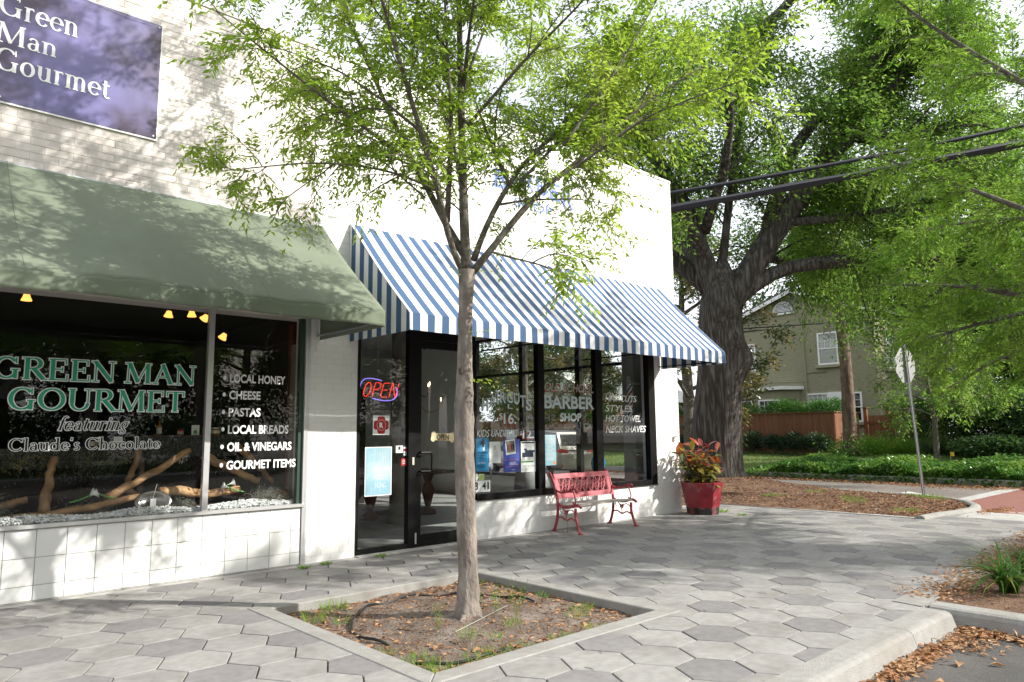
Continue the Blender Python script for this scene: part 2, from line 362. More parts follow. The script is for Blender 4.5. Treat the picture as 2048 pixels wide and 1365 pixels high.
O2 = np.array([4.9152, 3.1303]); p1 = .43225; ph = -.4964
u1 = p1*np.array([math.cos(ph), math.sin(ph)]); v1 = p1*np.array([math.cos(ph+math.pi/3), math.sin(ph+math.pi/3)])
PIT = (2.70, 5.32, 3.70, 6.40)
gap = .0055; RH = p1/math.sqrt(3)-gap*1.15
def subtract(poly, r):
    x0, x1, y0, y1 = r; out = []
    for n, d in (((1, 0), x0), ((-1, 0), -x1), ((0, 1), y0), ((0, -1), -y1)):
        a = clip(poly, n, d)
        if area(a) > 1e-4: out.append(a)
        poly = clip(poly, (-n[0], -n[1]), -d)
        if area(poly) < 1e-4: break
    return out
hexes = []
for i in range(-34, 40):
    for j in range(-34, 44):
        c = O2+i*u1+j*v1
        if not (-5.5 < c[0] < 14.6 and 2.0 < c[1] < 8.8): continue
        poly = [(c[0]+RH*math.cos(ph+R_(30+60*k)), c[1]+RH*math.sin(ph+R_(30+60*k))) for k in range(6)]
        full = poly
        poly = clip(poly, (0, -1), -2.345)
        poly = clip(poly, (1, 0), 14.19)
        if c[0] < 11.9: poly = clip(poly, (0, 1), 7.94)
        else: poly = clip(poly, (0, 1), 8.49)
        if c[0] > 7.2: poly = clip(poly, (-.05, -1), -2.80)
        if len(poly) < 3: continue
        if c[0] > 13.1 and c[1] > 4.1:
            parts = [q for q in (clip(poly, (1, 0), 13.41), clip(clip(poly, (-1, 0), -13.41), (0, 1), 4.40)) if area(q) > 1e-3]
        else: parts = [poly]
        res_ = []
        for q in parts: res_ += subtract(q, PIT) if (2.2 < c[0] < 5.8 and 3.2 < c[1] < 6.9) else [q]
        res_ = [q for q in res_ if area(q) > 1.5e-3]
        if not res_: continue
        dv = Vector((c[0], c[1], -1.5)); zc = dv.dot(Fv)
        vis = zc > .5 and abs(dv.dot(Rv)/zc) < .78 and abs(dv.dot(Uv)/zc) < .56
        hexes.append((zc if vis else 999, c, res_, full, (i % 2 == 0 and j % 2 == 0), abs(sum(area(q) for q in res_)-area(full)) < 1e-4))
hexes.sort(key=lambda h: h[0])
hm = {}
for dk in (0, 1):
    mb = MB().prism([(RH*math.cos(ph+R_(30+60*k)), RH*math.sin(ph+R_(30+60*k))) for k in range(6)], -.05, 0, bev=.004)
    hm[dk] = mb.mesh('paver', M['paver_dark' if dk else 'paver_light'])
rest = [MB(), MB()]
for n, (zc, c, parts, full, dk, whole) in enumerate(hexes):
    dz = rng.uniform(-.0012, .0012)
    if n < 300:
        if whole: o = link('paver', hm[int(dk)], pave, (c[0], c[1], dz)); o.rotation_euler = (rng.normal()*.0022, rng.normal()*.0022, rng.normal()*.002)
        else:
            mb = MB()
            for q in parts: mb.prism([(p[0]-c[0], p[1]-c[1]) for p in q], -.05, 0, bev=.003 if len(parts) == 1 else 0)
            link('paver', mb.mesh('paver', M['paver_dark' if dk else 'paver_light']), pave, (c[0], c[1], dz))
    else:
        for q in parts: rest[int(dk)].prism(q, -.05, dz, bev=.003)
for k in (0, 1):
    o = put('paver_field', rest[k], ['paver_light', 'paver_dark'][k], pave, kind='stuff')
box('wall_strip', (-6, 11.738, 7.945, 8.07, -.06, -.002), 'concrete_pale', **K)
# near kerb with sloped, rounded face
def kerb(name, path, prof, m='concrete', **kw):
    """path of (x, y) points, prof of (offset to the right-hand side, z)"""
    mb = MB(); P = np.array(path, float); n = len(prof); V = []
    T = np.gradient(P, axis=0); T /= np.linalg.norm(T, axis=1)[:, None]
    for p, t in zip(P, T):
        for o_, z in prof: V.append((p[0]+t[1]*o_, p[1]-t[0]*o_, z))
    F = [(i*n+k, i*n+(k+1) % n, (i+1)*n+(k+1) % n, (i+1)*n+k) for i in range(len(P)-1) for k in range(n)]
    F += [tuple(range(n-1, -1, -1)), tuple((len(P)-1)*n+k for k in range(n))]
    return put(name, mb.add(V, F), m, smooth=False, **kw)
kprof = [(0, .004), (.16, .004), (.19, -.004), (.21, -.025), (.25, -.145), (.265, -.25), (0, -.25)]
kp = [(-6+.5*i, 2.34) for i in range(25)]+[(6.3, 2.34), (6.6, 2.335), (6.85, 2.32)]
for a in range(0, len(kp)-1, 6):
    seg = kp[a:a+7]
    if len(seg) > 1:
        seg = [(seg[0][0]+.003, seg[0][1])]+seg[1:-1]+[(seg[-1][0]-.003, seg[-1][1])]
        kerb('kerb', seg, kprof, kind='structure')
kerb('kerb', [(6.96, 2.31), (6.96, 1.6), (6.96, .6), (6.97, -.8), (7.0, -2.6)], [(-.17, .012), (0, .012), (.03, 0), (.05, -.03), (.07, -.16), (.07, -.25), (-.17, -.25)], kind='structure')
sheet('kerb_apron', [(6.86, 2.34), (7.13, 2.34), (7.62, 2.46), (7.60, 2.60), (6.9, 2.60)], .006, 'concrete', **K)
sheet('planting_bed', [(7.13, -3), (13.4, -3), (13.4, 2.62), (7.7, 2.45), (7.13, 2.3)], .0, 'mulch', **K)
# tree pit: four concrete kerb stones and sunken soil
pit = props(link('tree_pit_border', MB().box(2.86, 5.16, 3.86, 6.24, -.24, -.20).mesh('tree_pit_border', M['soil'])), kind='structure')
ks = .16
for poly in ([(2.70, 3.70), (2.86, 3.86), (2.86, 6.24), (2.70, 6.40)], [(5.32, 3.70), (5.32, 6.40), (5.16, 6.24), (5.16, 3.86)],
             [(2.704, 3.70), (5.316, 3.70), (5.158, 3.858), (2.862, 3.858)], [(2.704, 6.40), (2.862, 6.242), (5.158, 6.242), (5.316, 6.40)]):
    put('kerb_stone', MB().prism(poly, -.22, .006, bev=.008), 'concrete', pit)
n = 34; gx = np.linspace(2.861, 5.159, n); gy = np.linspace(3.861, 6.239, n); X, Y = np.meshgrid(gx, gy)
def pitz(x, y):
    r = np.hypot(x-4.0, y-4.9); return -.075+.055*np.exp(-(r/.75)**2)+.008*np.sin(x*13+y*5)+.006*np.sin(y*19-x*7)
Z = pitz(X, Y); Vg = np.stack([X, Y, Z], -1).reshape(-1, 3); ii = np.arange(n*n).reshape(n, n)
Qg = np.stack([ii[:-1, :-1], ii[:-1, 1:], ii[1:, 1:], ii[1:, :-1]], -1).reshape(-1, 4)
o = fast('pit_soil', Vg, Qg, 'soil'); props(o, kind='structure')
# mulch verge beside the side street
def inpoly(x, y, P):
    c = np.zeros(np.shape(x), bool); j = len(P)-1
    for i in range(len(P)):
        xi, yi = P[i]; xj, yj = P[j]; c ^= ((yi > y) != (yj > y)) & (x < (xj-xi)*(y-yi)/(yj-yi+1e-12)+xi); j = i
    return c
VG = [(13.5, 4.6), (15.1, 4.42), (16.3, 4.62), (17.2, 5.1), (17.7, 5.9), (17.9, 7.2), (17.95, 40), (11.7, 40), (11.7, 8.55), (13.5, 8.55)]
def verz(x, y):
    r = np.hypot(x-17.0, y-10.7); d = np.clip(np.minimum(x-13.5, 18-x)/1.2, 0, 1)*np.clip((y-4.4)/1.5, 0, 1)
    return .012+.05*d+.30*np.exp(-(r/2.2)**2)+.012*np.sin(x*5+y*3)*d
gx = np.arange(11.66, 18.2, .16); gy = np.arange(4.3, 40, .16); X, Y = np.meshgrid(gx, gy); Z = verz(X, Y)
ii = np.arange(X.size).reshape(X.shape); Qg = np.stack([ii[:-1, :-1], ii[:-1, 1:], ii[1:, 1:], ii[1:, :-1]], -1).reshape(-1, 4)
cx = X.ravel()[Qg].mean(1); cy = Y.ravel()[Qg].mean(1)
o = fast('mulch_verge', np.stack([X, Y, Z], -1).reshape(-1, 3), Qg[inpoly(cx, cy, VG)], 'mulch'); props(o, kind='structure')
box('verge_border', (13.42, 13.56, 4.55, 8.5, -.1, .014), 'concrete_pale', **K)
box('verge_border', (11.745, 13.418, 8.50, 8.62, -.1, .014), 'concrete_pale', **K)
kerb('kerb', [(13.42, 4.50), (14.2, 4.44), (14.9, 4.32), (15.5, 4.28), (16.2, 4.42), (16.9, 4.75), (17.5, 5.3), (17.9, 6.2), (18.05, 7.5), (18.1, 10), (18.1, 25), (18.1, 60)],
     [(-.10, .02), (-.07, .05), (.0, .06), (.05, .045), (.075, .0), (.08, -.2), (-.10, -.2)], kind='structure')
box('ramp_strip', (14.205, 15.3, -3, 4.2, -.1, .0), 'concrete_pale', **K)
cw = props(link('crosswalk', MB().box(15.305, 23.5, -3, 5.25, -.2, -.124).mesh('crosswalk', M['joint'])), kind='structure')
bk = MB(); yy = -2.9
while yy < 5.2:
    xx = 15.35+(.11 if int(round((yy+2.9)/.105)) % 2 else 0)
    while xx < 23.3:
        z = -.115+rng.uniform(-.001, .001)+max(0, (16.6-xx)*.08)
        if not (16.05 < xx < 16.35): bk.add([(xx, yy, z), (xx+.205, yy, z), (xx+.205, yy+.095, z), (xx, yy+.095, z)], [(0, 1, 2, 3)])
        xx += .213
    yy += .105
put('road_brick', bk, 'brickred', cw, kind='stuff')
box('crosswalk_band', (17.4, 23.49, 5.255, 5.6, -.2, -.112), 'concrete_pale', **K)
box('ramp_band', (16.06, 16.36, -3, 4.2, -.1, -.07), 'concrete_pale', **K)
sheet('stop_line', [(18.0, 6.45), (19.9, 6.45), (20.6, 7.15), (18.5, 7.2)], -.114, 'roadpaint', **K)
box('far_kerb', (23.5, 23.66, -20, 60, -.2, .09), 'concrete', **K)
def lawnz(x, y): return .07+.50*np.clip((x-23.6)/6.5, 0, 1)+.02*np.sin(x*.9+y*.7)+.015*np.sin(y*2.1)
gx = np.r_[np.arange(23.655, 30, .4), np.arange(30, 70, 3)]; gy = np.arange(-24, 64, .8); X, Y = np.meshgrid(gx, gy); Z = lawnz(X, Y)
ii = np.arange(X.size).reshape(X.shape); Qg = np.stack([ii[:-1, :-1], ii[:-1, 1:], ii[1:, 1:], ii[1:, :-1]], -1).reshape(-1, 4)
o = fast('lawn', np.stack([X, Y, Z], -1).reshape(-1, 3), Qg, 'lawn'); props(o, kind='structure')
box('far_lawn', (-60, 14, -40, -16, -.2, 0), 'lawn', **K)
box('far_sidewalk', (-60, 14, -15.9, -14.1, -.2, 0), 'concrete_pale', **K)

# ------------------------------------------------------------------ bricks
def brickfield(wall, rects, m, bw, bh, pref, y=WY, cap=300, skip=None):
    """running-bond bricks proud of the joints, on the plane y"""
    g = .0016; items = []
    for (x0, x1, z0, z1) in rects:
        r0 = int(math.floor(z0/bh)); 
        for r in range(r0, int(math.ceil(z1/bh))+1):
            za, zb = max(z0, r*bh), min(z1, (r+1)*bh)
            if zb-za < .015: continue
            sh = .5*bw*(r % 2); k0 = int(math.floor((x0-sh)/bw))
            for k in range(k0, int(math.ceil((x1-sh)/bw))+1):
                xa, xb = max(x0, k*bw+sh), min(x1, (k+1)*bw+sh)
                if xb-xa < .02: continue
                c = ((xa+xb)/2, (za+zb)/2)
                if skip and skip(*c): continue
                items.append((pref(*c), xa+.0009, xb-.0009, za+.0022, zb-.0022))
    items.sort(key=lambda t: t[0]); cache = {}; restb = MB(); par = worldloc(wall)
    def solid(mb, w, h, cx_, cz_, d):
        b = .002; e = .0055
        V = [(cx_-w/2, y+e, cz_-h/2), (cx_+w/2, y+e, cz_-h/2), (cx_+w/2, y+e, cz_+h/2), (cx_-w/2, y+e, cz_+h/2)]
        V += [(cx_-w/2+b, y-d, cz_-h/2+b), (cx_+w/2-b, y-d, cz_-h/2+b), (cx_+w/2-b, y-d, cz_+h/2-b), (cx_-w/2+b, y-d, cz_+h/2-b)]
        mb.add(V, [(4, 5, 6, 7), (0, 1, 5, 4), (1, 2, 6, 5), (2, 3, 7, 6), (3, 0, 4, 7)])
    for n_, (pr, xa, xb, za, zb) in enumerate(items):
        w, h = round(xb-xa, 3), round(zb-za, 3); cx_, cz_ = (xa+xb)/2, (za+zb)/2
        if n_ < cap:
            key = (w, h)
            if key not in cache:
                mb = MB(); solid(mb, w, h, 0, 0, 0); mb.v = [(a, b_-y, c) for a, b_, c in mb.v]; cache[key] = mb.mesh('brick', M[m])
            link('brick', cache[key], wall, (cx_-par.x, y-par.y+rng.uniform(-.0012, .0006), cz_-par.z))
        else: solid(restb, w, h, cx_, cz_, rng.uniform(-.0006, .0012))
    if restb.v: put('brick_field', restb, m, wall, kind='stuff')
# ------------------------------------------------------------------ lettering
def fit_text(name, s, x0, x1, z0, z1, y, m, parent, shear=0., bold=0., ext=.0012, arc=None, flip=False, plane='y', size_only=False):
    cu = bpy.data.curves.new('t', 'FONT'); cu.body = s; cu.shear = shear; cu.offset = bold; cu.resolution_u = 4
    to = bpy.data.objects.new('t', cu); COL.objects.link(to)
    bpy.context.view_layer.update()
    me = bpy.data.meshes.new_from_object(to.evaluated_get(bpy.context.evaluated_depsgraph_get()))
    bpy.data.objects.remove(to)
    n_ = len(me.vertices); co = np.empty(n_*3, np.float32); me.vertices.foreach_get('co', co); co = co.reshape(-1, 3)
    mn, mx_ = co.min(0), co.max(0); t = (co-mn)/(mx_-mn+1e-9)
    x = x0+t[:, 0]*(x1-x0); z = z0+t[:, 1]*(z1-z0)
    if arc: z = z+arc*(1-((x-(x0+x1)/2)/((x1-x0)/2))**2)
    off = worldloc(parent) if parent else Vector((0, 0, 0))
    faces = [tuple(p.vertices) for p in me.polygons]
    mb = MB()
    if plane == 'y': mb.add([(a, y, c) for a, c in zip(x, z)], faces)
    else: mb.add([(y, a, c) for a, c in zip(x, z)], faces)          # lettering on a plane x = y
    bpy.data.meshes.remove(me)
    return put(name, mb, m, parent)
TK, TN = .165, .055
def arc(cx, cz, rx, rz, a0, a1, wk=TK, wn=TN, n=18, pw=1.3):
    P = []; Wd = []
    for k in range(n+1):
        a = R_(a0+(a1-a0)*k/n); P.append((cx+rx*math.cos(a), cz+rz*math.sin(a))); Wd.append(wn+(wk-wn)*abs(math.cos(a))**pw)
    return (P, Wd)
def ln(x0, z0, x1, z1, w): return ([(x0, z0), (x1, z1)], [w, w])
def sf(x, z, h=.13, t=.045): return ([(x-h, z), (x+h, z)], [t, t])      # serif bar
TP = .978; BT = .022
GL = {
 'G': (1.0, [arc(.47, .5, .385, .46, 42, 318), ln(.78, .03, .78, .44, TK*.9), sf(.78, .43, .14), ln(.80, .97, .80, .72, TN)]),
 'R': (.93, [ln(.2, 0, .2, 1, TK), arc(.42, .745, .25, .235, -90, 90), ln(.2, TP, .42, TP, TN), ln(.2, .51, .42, .51, TN), ln(.42, .52, .80, .02, TK), sf(.2, BT), sf(.12, TP, .1), sf(.84, BT, .1)]),
 'E': (.84, [ln(.2, 0, .2, 1, TK), ln(.06, TP, .68, TP, TN), ln(.69, 1, .69, .76, TN), ln(.2, .52, .56, .52, TN), ln(.56, .63, .56, .41, TN), ln(.06, BT, .74, BT, TN), ln(.75, 0, .75, .27, TN)]),
 'N': (1.02, [ln(.18, 0, .18, 1, TN), ln(.14, .98, .82, .03, TK), ln(.84, 0, .84, 1, TN), sf(.18, BT), sf(.13, TP, .11), sf(.84, TP)]),
 'M': (1.2, [ln(.15, 0, .18, 1, TN), ln(.20, .98, .58, .05, TK), ln(.57, .03, .96, .98, TN), ln(1.0, 0, .98, 1, TK), sf(.15, BT), sf(.14, TP, .1), sf(1.0, BT), sf(1.02, TP, .11)]),
 'A': (.98, [ln(.14, .02, .47, .98, TN), ln(.44, 1, .82, .02, TK), ln(.25, .36, .66, .36, TN), sf(.14, BT, .11), sf(.84, BT, .13)]),
 'O': (1.06, [arc(.52, .5, .41, .46, 0, 360, n=30)]),
 'U': (1.0, [ln(.2, 1, .2, .34, TK), arc(.495, .34, .295, .31, 180, 360, TK*.8), ln(.80, .34, .80, 1, TN), sf(.2, TP), sf(.80, TP)]),
 'T': (.86, [ln(.42, 0, .42, 1, TK), ln(.05, TP, .79, TP, TN), ln(.06, 1, .06, .76, TN), ln(.78, 1, .78, .76, TN), sf(.42, BT)]),
 'C': (.92, [arc(.48, .5, .39, .46, 42, 318), ln(.80, .97, .80, .72, TN)]),
 'r': (.48, [ln(.16, 0, .16, .62, .14), sf(.16, BT, .12), sf(.09, .60, .08), arc(.32, .42, .15, .18, 165, 60, .06, .07), ln(.38, .56, .41, .56, .10)]),
 'e': (.60, [arc(.30, .31, .225, .285, 0, 320, .14, .045), ln(.10, .34, .52, .34, .045)]),
 'n': (.68, [ln(.16, 0, .16, .62, .14), sf(.16, BT, .12), sf(.09, .60, .08), arc(.33, .42, .17, .18, 170, 0, .13, .05), ln(.50, .44, .50, 0, .14), sf(.50, BT, .12)]),
 'm': (1.0, [ln(.16, 0, .16, .62, .14), sf(.16, BT, .12), sf(.09, .60, .08), arc(.32, .42, .16, .18, 170, 0, .13, .05), ln(.48, .44, .48, 0, .14), sf(.48, BT, .11), arc(.65, .42, .16, .18, 170, 0, .13, .05), ln(.81, .44, .81, 0, .14), sf(.82, BT, .11)]),
 'u': (.70, [ln(.16, .62, .16, .2, .14), sf(.10, .60, .08), arc(.32, .20, .16, .18, 180, 350, .10, .05), ln(.51, .62, .51, 0, .14), sf(.45, .60, .08), sf(.57, BT, .08)]),
 'a': (.60, [ln(.42, .45, .42, .06, .14), arc(.27, .43, .15, .165, 5, 160, .09, .05), arc(.26, .18, .155, .16, 60, 330, .13, .045), sf(.50, BT, .07)]),
 't': (.42, [ln(.18, .80, .18, .14, .13), ln(.04, .595, .36, .595, .045), arc(.29, .14, .11, .12, 180, 320, .09, .05)]),
 'f': (.40, [ln(.18, 0, .18, .80, .13), ln(.04, .595, .36, .595, .045), arc(.31, .82, .13, .15, 180, 40, .1, .06), sf(.18, BT, .11)]),
 'i': (.34, [ln(.16, 0, .16, .62, .14), sf(.16, BT, .11), sf(.10, .60, .08), ln(.16, .76, .16, .89, .13)]),
 'l': (.34, [ln(.16, 0, .16, 1.02, .14), sf(.16, BT, .11), sf(.10, 1.0, .08)]),
 'h': (.70, [ln(.16, 0, .16, 1.02, .14), sf(.16, BT, .12), sf(.10, 1.0, .08), arc(.34, .42, .17, .18, 170, 0, .13, .05), ln(.51, .44, .51, 0, .14), sf(.51, BT, .12)]),
 'd': (.68, [ln(.49, 0, .49, 1.02, .14), sf(.43, 1.0, .08), arc(.27, .31, .20, .275, 40, 320, .14, .045), sf(.55, BT, .08)]),
 'g': (.58, [arc(.27, .40, .17, .19, 0, 360, .11, .045), arc(.27, -.10, .20, .14, 0, 360, .08, .05), ln(.14, .22, .34, .06, .07), ln(.40, .56, .52, .60, .06)]),
 'c': (.54, [arc(.29, .31, .215, .28, 45, 320, .14, .045), ln(.44, .56, .45, .44, .08)]),
 's': (.46, [arc(.23, .455, .12, .135, 30, 270, .10, .06), arc(.23, .165, .14, .14, 90, -150, .11, .06)]),
 'o': (.64, [arc(.30, .31, .225, .285, 0, 360, .14, .05, n=24)]),
 "'": (.24, [ln(.12, 1.0, .09, .80, .10)]), ' ': (.34, []),
}
def ribbon(mb, P, Wd, y, grow_=0., ext=0.):
    P = np.array(P, float); Wd = np.array(Wd)+2*grow_; closed = np.linalg.norm(P[0]-P[-1]) < 1e-6
    T = np.gradient(P, axis=0)
    if closed: T[0] = T[-1] = P[1]-P[-2]
    T /= np.linalg.norm(T, axis=1)[:, None]
    if grow_ and not closed: P[0] -= T[0]*grow_; P[-1] += T[-1]*grow_
    N_ = np.stack([-T[:, 1], T[:, 0]], 1)*Wd[:, None]/2
    A, B = P+N_, P-N_; o_ = len(mb.v); n_ = len(P)
    for a, b in zip(A, B): mb.v += [(a[0], y, a[1]), (b[0], y, b[1])]
    for k in range(n_-1): mb.f.append((o_+2*k, o_+2*k+1, o_+2*k+3, o_+2*k+2)); mb.m.append(0)
def serif(name, s, x0, x1, z0, h, y, m, parent, outline=None, og=.018, shear=0., squash=1.):
    adv = sum(GL[c][0] for c in s); sx = (x1-x0)/(adv-.1); a = MB(); b = MB(); cx = -.05; k = 0
    for c in s:
        for P, Wd in GL[c][1]:
            Q = [(p[0]+cx+shear*p[1]*(h/sx), p[1]) for p in P]; Q = [(x0+q[0]*sx, z0+q[1]*h) for q in Q]
            wsc = .5*(sx+h); Wm = [w*(h if (abs(P[0][1]-P[-1][1]) < 1e-6 and len(P) == 2) else wsc) for w in Wd]
            ribbon(a, Q, Wm, y-.0022-k*.00012)
            if outline: ribbon(b, Q, Wm, y-k*.00006, grow_=og)
            k += 1
        cx += GL[c][0]; k = k % 5 if False else k
        if k > 30: k = 0
    o_ = put(name, a, m, parent)
    if outline: put('letter_outline', b, outline, parent)
    return o_
# ================================================================== GOURMET SHOP
gs = thing('gourmet_shop', (0, WY, 0), 'cream painted brick shop with green awning and wide tiled display window', 'building')
XL = -5.0
w = put('wall', MB().box(XL, 4.083, WY+.003, WY+.30, 2.90, 6.40).box(4.05, 4.083, WY+.003, WY+.3, 0, 2.90), 'mortar_cream', gs)
brickfield(w, [(XL, 4.083, 2.92, 6.38)], 'brick_cream', .245, .0785, lambda x, z: math.hypot(x-2.6, (z-4.6)*1.1), skip=lambda x, z: x < -1.0 and z < 4)
box('parapet_coping', (XL, 4.083, WY-.012, WY+.32, 6.40, 6.445), 'brick_cream', gs)
box('roof', (XL, 4.08, WY+.32, WY+12, 6.0, 6.1), 'roofgrey', gs)
box('side_wall', (XL-.02, XL+.2, WY+.31, WY+12, 0, 6.4), 'mortar_cream', gs)
# tiled stall riser
tw_ = box('tiled_base', (XL, 4.02, WY+.006, WY+.25, 0, .66), 'grout', gs)
TWID = .251; t0 = 1.3874
rows = [(.655, .3987+.0), (.3987, .1477), (.1477, .012)]
tm = {}
for k in range(-26, 12):
    for (zt, zb) in rows:
        xa, xb = t0+k*TWID, t0+(k+1)*TWID; xb = min(xb, 4.018)
        if xb-xa < .04 or xa < XL: continue
        key = (round(xb-xa, 3), round(zt-zb, 3)); a, b = key[0]/2-.0035, key[1]/2-.0035
        if key not in tm:
            tm[key] = MB().extr([(-a, 0, -b), (a, 0, -b), (a, 0, b), (-a, 0, b)], (0, .012, 0)).mesh('tile', M['tile'])
            # bevelled face
        o = link('tile', tm[key], tw_, ((xa+xb)/2, -.004+rng.uniform(-.0008, .0008)+WY-WY, (zt+zb)/2)); o.location = ((xa+xb)/2, rng.uniform(-.001, .0005)-.002, (zt+zb)/2)
        o.location.y = -.002+rng.uniform(-.001, .0005)
for o in tw_.children: o.location = (o.location.x-0, WY-WY+o.location.y+0, o.location.z)
wf = put('window_frame', MB().box(XL, 4.05, WY-.035, WY+.06, .665, .70).box(2.875, 2.935, WY-.012, WY+.05, .70, 2.92)
         .box(4.022, 4.052, WY-.02, WY+.06, .0, 2.92).box(4.058, 4.082, WY-.012, WY+.02, 0, 2.9).box(.25, .31, WY-.012, WY+.05, .70, 2.92).box(-2.6, -2.54, WY-.012, WY+.05, .70, 2.92), 'steel', gs)
put('inner_frame', MB().box(3.965, 4.02, WY+.012, WY+.08, .70, 2.90), 'darkgreen', gs)
for a, b in ((XL, -2.6), (-2.54, .25), (.31, 2.875), (2.935, 4.022)): box('glass', (a, b, WY+.02, WY+.026, .70, 2.92), 'glass', wf)
# lettering on the glass
LY = WY+.016
serif('lettering', 'GREEN MAN', .965, 2.755, 2.045, .205, LY, 'greenprint', wf, 'whiteprint', .009)
serif('lettering', 'GOURMET', 1.10, 2.65, 1.757, .21, LY, 'greenprint', wf, 'whiteprint', .009)
serif('lettering', 'featuring', 1.50, 2.10, 1.565, .135, LY, 'blackprint', wf, 'whiteprint', .0065, shear=.28)
serif('lettering', "Claude's Chocolate", 1.125, 2.43, 1.377, .115, LY, 'blackprint', wf, 'whiteprint', .006)
for s_, x1, zb in (('LOCAL HONEY', 3.788, 2.09), ('CHEESE', 3.491, 1.903), ('PASTAS', 3.498, 1.711), ('LOCAL BREADS', 3.844, 1.518), ('OIL & VINEGARS', 3.888, 1.326), ('GOURMET ITEMS', 3.944, 1.126)):
    fit_text('lettering', s_, 3.132, x1, zb, zb+.098, LY, 'whiteprint', wf, bold=.028)
    put('bullet', MB().extr([(3.075+.018*math.cos(R_(30*k)), LY, zb+.052+.024*math.sin(R_(30*k))) for k in range(12)], (0, -.001, 0)), 'whiteprint', wf)
# room behind the display
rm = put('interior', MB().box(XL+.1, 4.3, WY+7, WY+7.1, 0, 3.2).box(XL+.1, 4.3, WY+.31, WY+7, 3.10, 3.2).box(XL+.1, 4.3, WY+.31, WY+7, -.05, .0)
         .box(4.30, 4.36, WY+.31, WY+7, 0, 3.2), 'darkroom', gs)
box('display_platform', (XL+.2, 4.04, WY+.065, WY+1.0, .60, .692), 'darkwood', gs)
box('inner_door_frame', (4.10, 4.22, WY+.50, WY+.62, .66, 2.9), 'redwood', gs)
box('inner_door_frame', (4.06, 4.28, WY+.32, WY+.46, .66, 2.62), 'beige', gs)
# green awning
gaw = thing('awning', (0, WY, 0), None, None); gaw.parent = gs; gaw.location = (0, 0, 0); gaw['label'] = 'sage green canvas awning with plain valance'
def surf(fn, nu, nv, m, name, parent, thick=.004, mi=None, smooth=True):
    V = [fn(i/nu, j/nv) for i in range(nu+1) for j in range(nv+1)]; ix = lambda i, j: i*(nv+1)+j
    F = [(ix(i, j), ix(i+1, j), ix(i+1, j+1), ix(i, j+1)) for i in range(nu) for j in range(nv)]
    mb = MB(); mb.add(V, F)
    if mi: mb.m = [mi(i/nu) for i in range(nu) for j in range(nv)]
    o_ = put(name, mb, m, parent, smooth=smooth)
    sm = o_.modifiers.new('solid', 'SOLIDIFY'); sm.thickness = thick; sm.offset = 0
    return o_
gx0, gx1, gyf = XL, 4.20, 6.60
def wr(x, v): return .010*math.sin(x*29+3*math.sin(x*3))*max(0, v-.6)**1.5*2+.008*math.exp(-((x-.93)/.05)**2)+.008*math.exp(-((x-2.92)/.05)**2)-.012*math.exp(-((x-1.3-1.5*v)/.12)**2)*v+.012*math.sin(x*3.1+v*2)*v+.010*math.sin(x*7.3-v*5)*v*v+.006*math.sin(x*17+v*9)*v**3
def gslope(u, v):
    x = gx0+(gx1-gx0)*u; y = WY-.01+(gyf-WY)*v; z = 4.09+(2.815-4.09)*v
    sag = -.05*math.sin(math.pi*v)*(.6+.4*math.sin(x*1.9)); return (x, y, z+sag+wr(x, v)-.02*max(0, v-.85)/.15*abs(math.sin(x*2.2)))
def gval(u, v):
    x = gx0+(gx1-gx0)*u; s_ = gslope(u, 1); return (x, s_[1]-.004+.010*math.sin(x*9)*v+.008*math.sin(x*23)*v, s_[2]+(2.652+.006*math.sin(x*5.3)-s_[2])*v)
surf(gslope, 150, 24, 'green_canvas', 'canopy', gaw); surf(gval, 300, 5, 'green_canvas', 'valance', gaw)
surf(lambda u, v: (gx1+.004, gyf+(WY-.01-gyf)*u, (2.65+.0*u)+((2.80+(4.08-2.80)*u-.05*math.sin(math.pi*(1-u)))-2.65)*v), 12, 6, 'green_canvas', 'end_panel', gaw)
for xs in (.93, 2.92): put('seam', MB().tube([(gslope((xs-gx0)/(gx1-gx0), k/10)[0], gslope((xs-gx0)/(gx1-gx0), k/10)[1], gslope((xs-gx0)/(gx1-gx0), k/10)[2]+.002) for k in range(11)], .0035, 5), 'green_canvas', gaw)
put('awning_frame', MB().tube([(gx0, gyf+.03, 2.70), (gx1-.02, gyf+.03, 2.70)], .012, 6).tube([(4.17, gyf+.03, 2.70), (4.17, WY, 2.70)], .012, 6)
    .tube([(4.17, gyf+.04, 2.74), (4.17, WY, 4.0)], .012, 6).tube([(1, gyf+.03, 2.70), (1, WY, 2.95)], .012, 6).box(XL, 4.08, WY-.03, WY, 4.06, 4.085), 'galv', gaw)
# banner sign
bs = thing('banner_sign', (.85, WY, 4.7), 'purple printed banner reading Green Man Gourmet on the cream brick wall', 'sign')
M['banner'] = mat('banner print', (.125, .115, .29), .35, .25, 1.6, col2=(.028, .015, .055), cscale=1.15, coat=.25, detail=3.5, c2lo=.42, c2hi=.57)
N_, L_ = NW(M['banner'])
put('panel', MB().box(-1.45, 2.218, WY-.022, WY-.012, 4.672, 5.97), 'banner', bs)
put('rim', MB().box(-1.47, 2.232, WY-.020, WY-.006, 4.655, 4.671).box(2.219, 2.232, WY-.020, WY-.006, 4.671, 5.975), 'white', bs)
for bx, bz in ((2.19, 4.70), (2.19, 5.94), (.83, 4.71), (-1.4, 4.7), (-1.4, 5.94)):
    put('grommet', MB().lathe([(.009, -.004), (.011, 0), (.004, .003)], (bx, WY-.024, bz), 8, axis='y'), 'steel', bs)
LB = WY-.0235
serif('lettering', 'Green', .775, 1.428, 5.53, .235, LB, 'whiteprint', bs)
serif('lettering', 'Man', .77, 1.258, 5.252, .205, LB, 'whiteprint', bs)
serif('lettering', 'Gourmet', .775, 1.745, 4.972, .235, LB, 'whiteprint', bs)
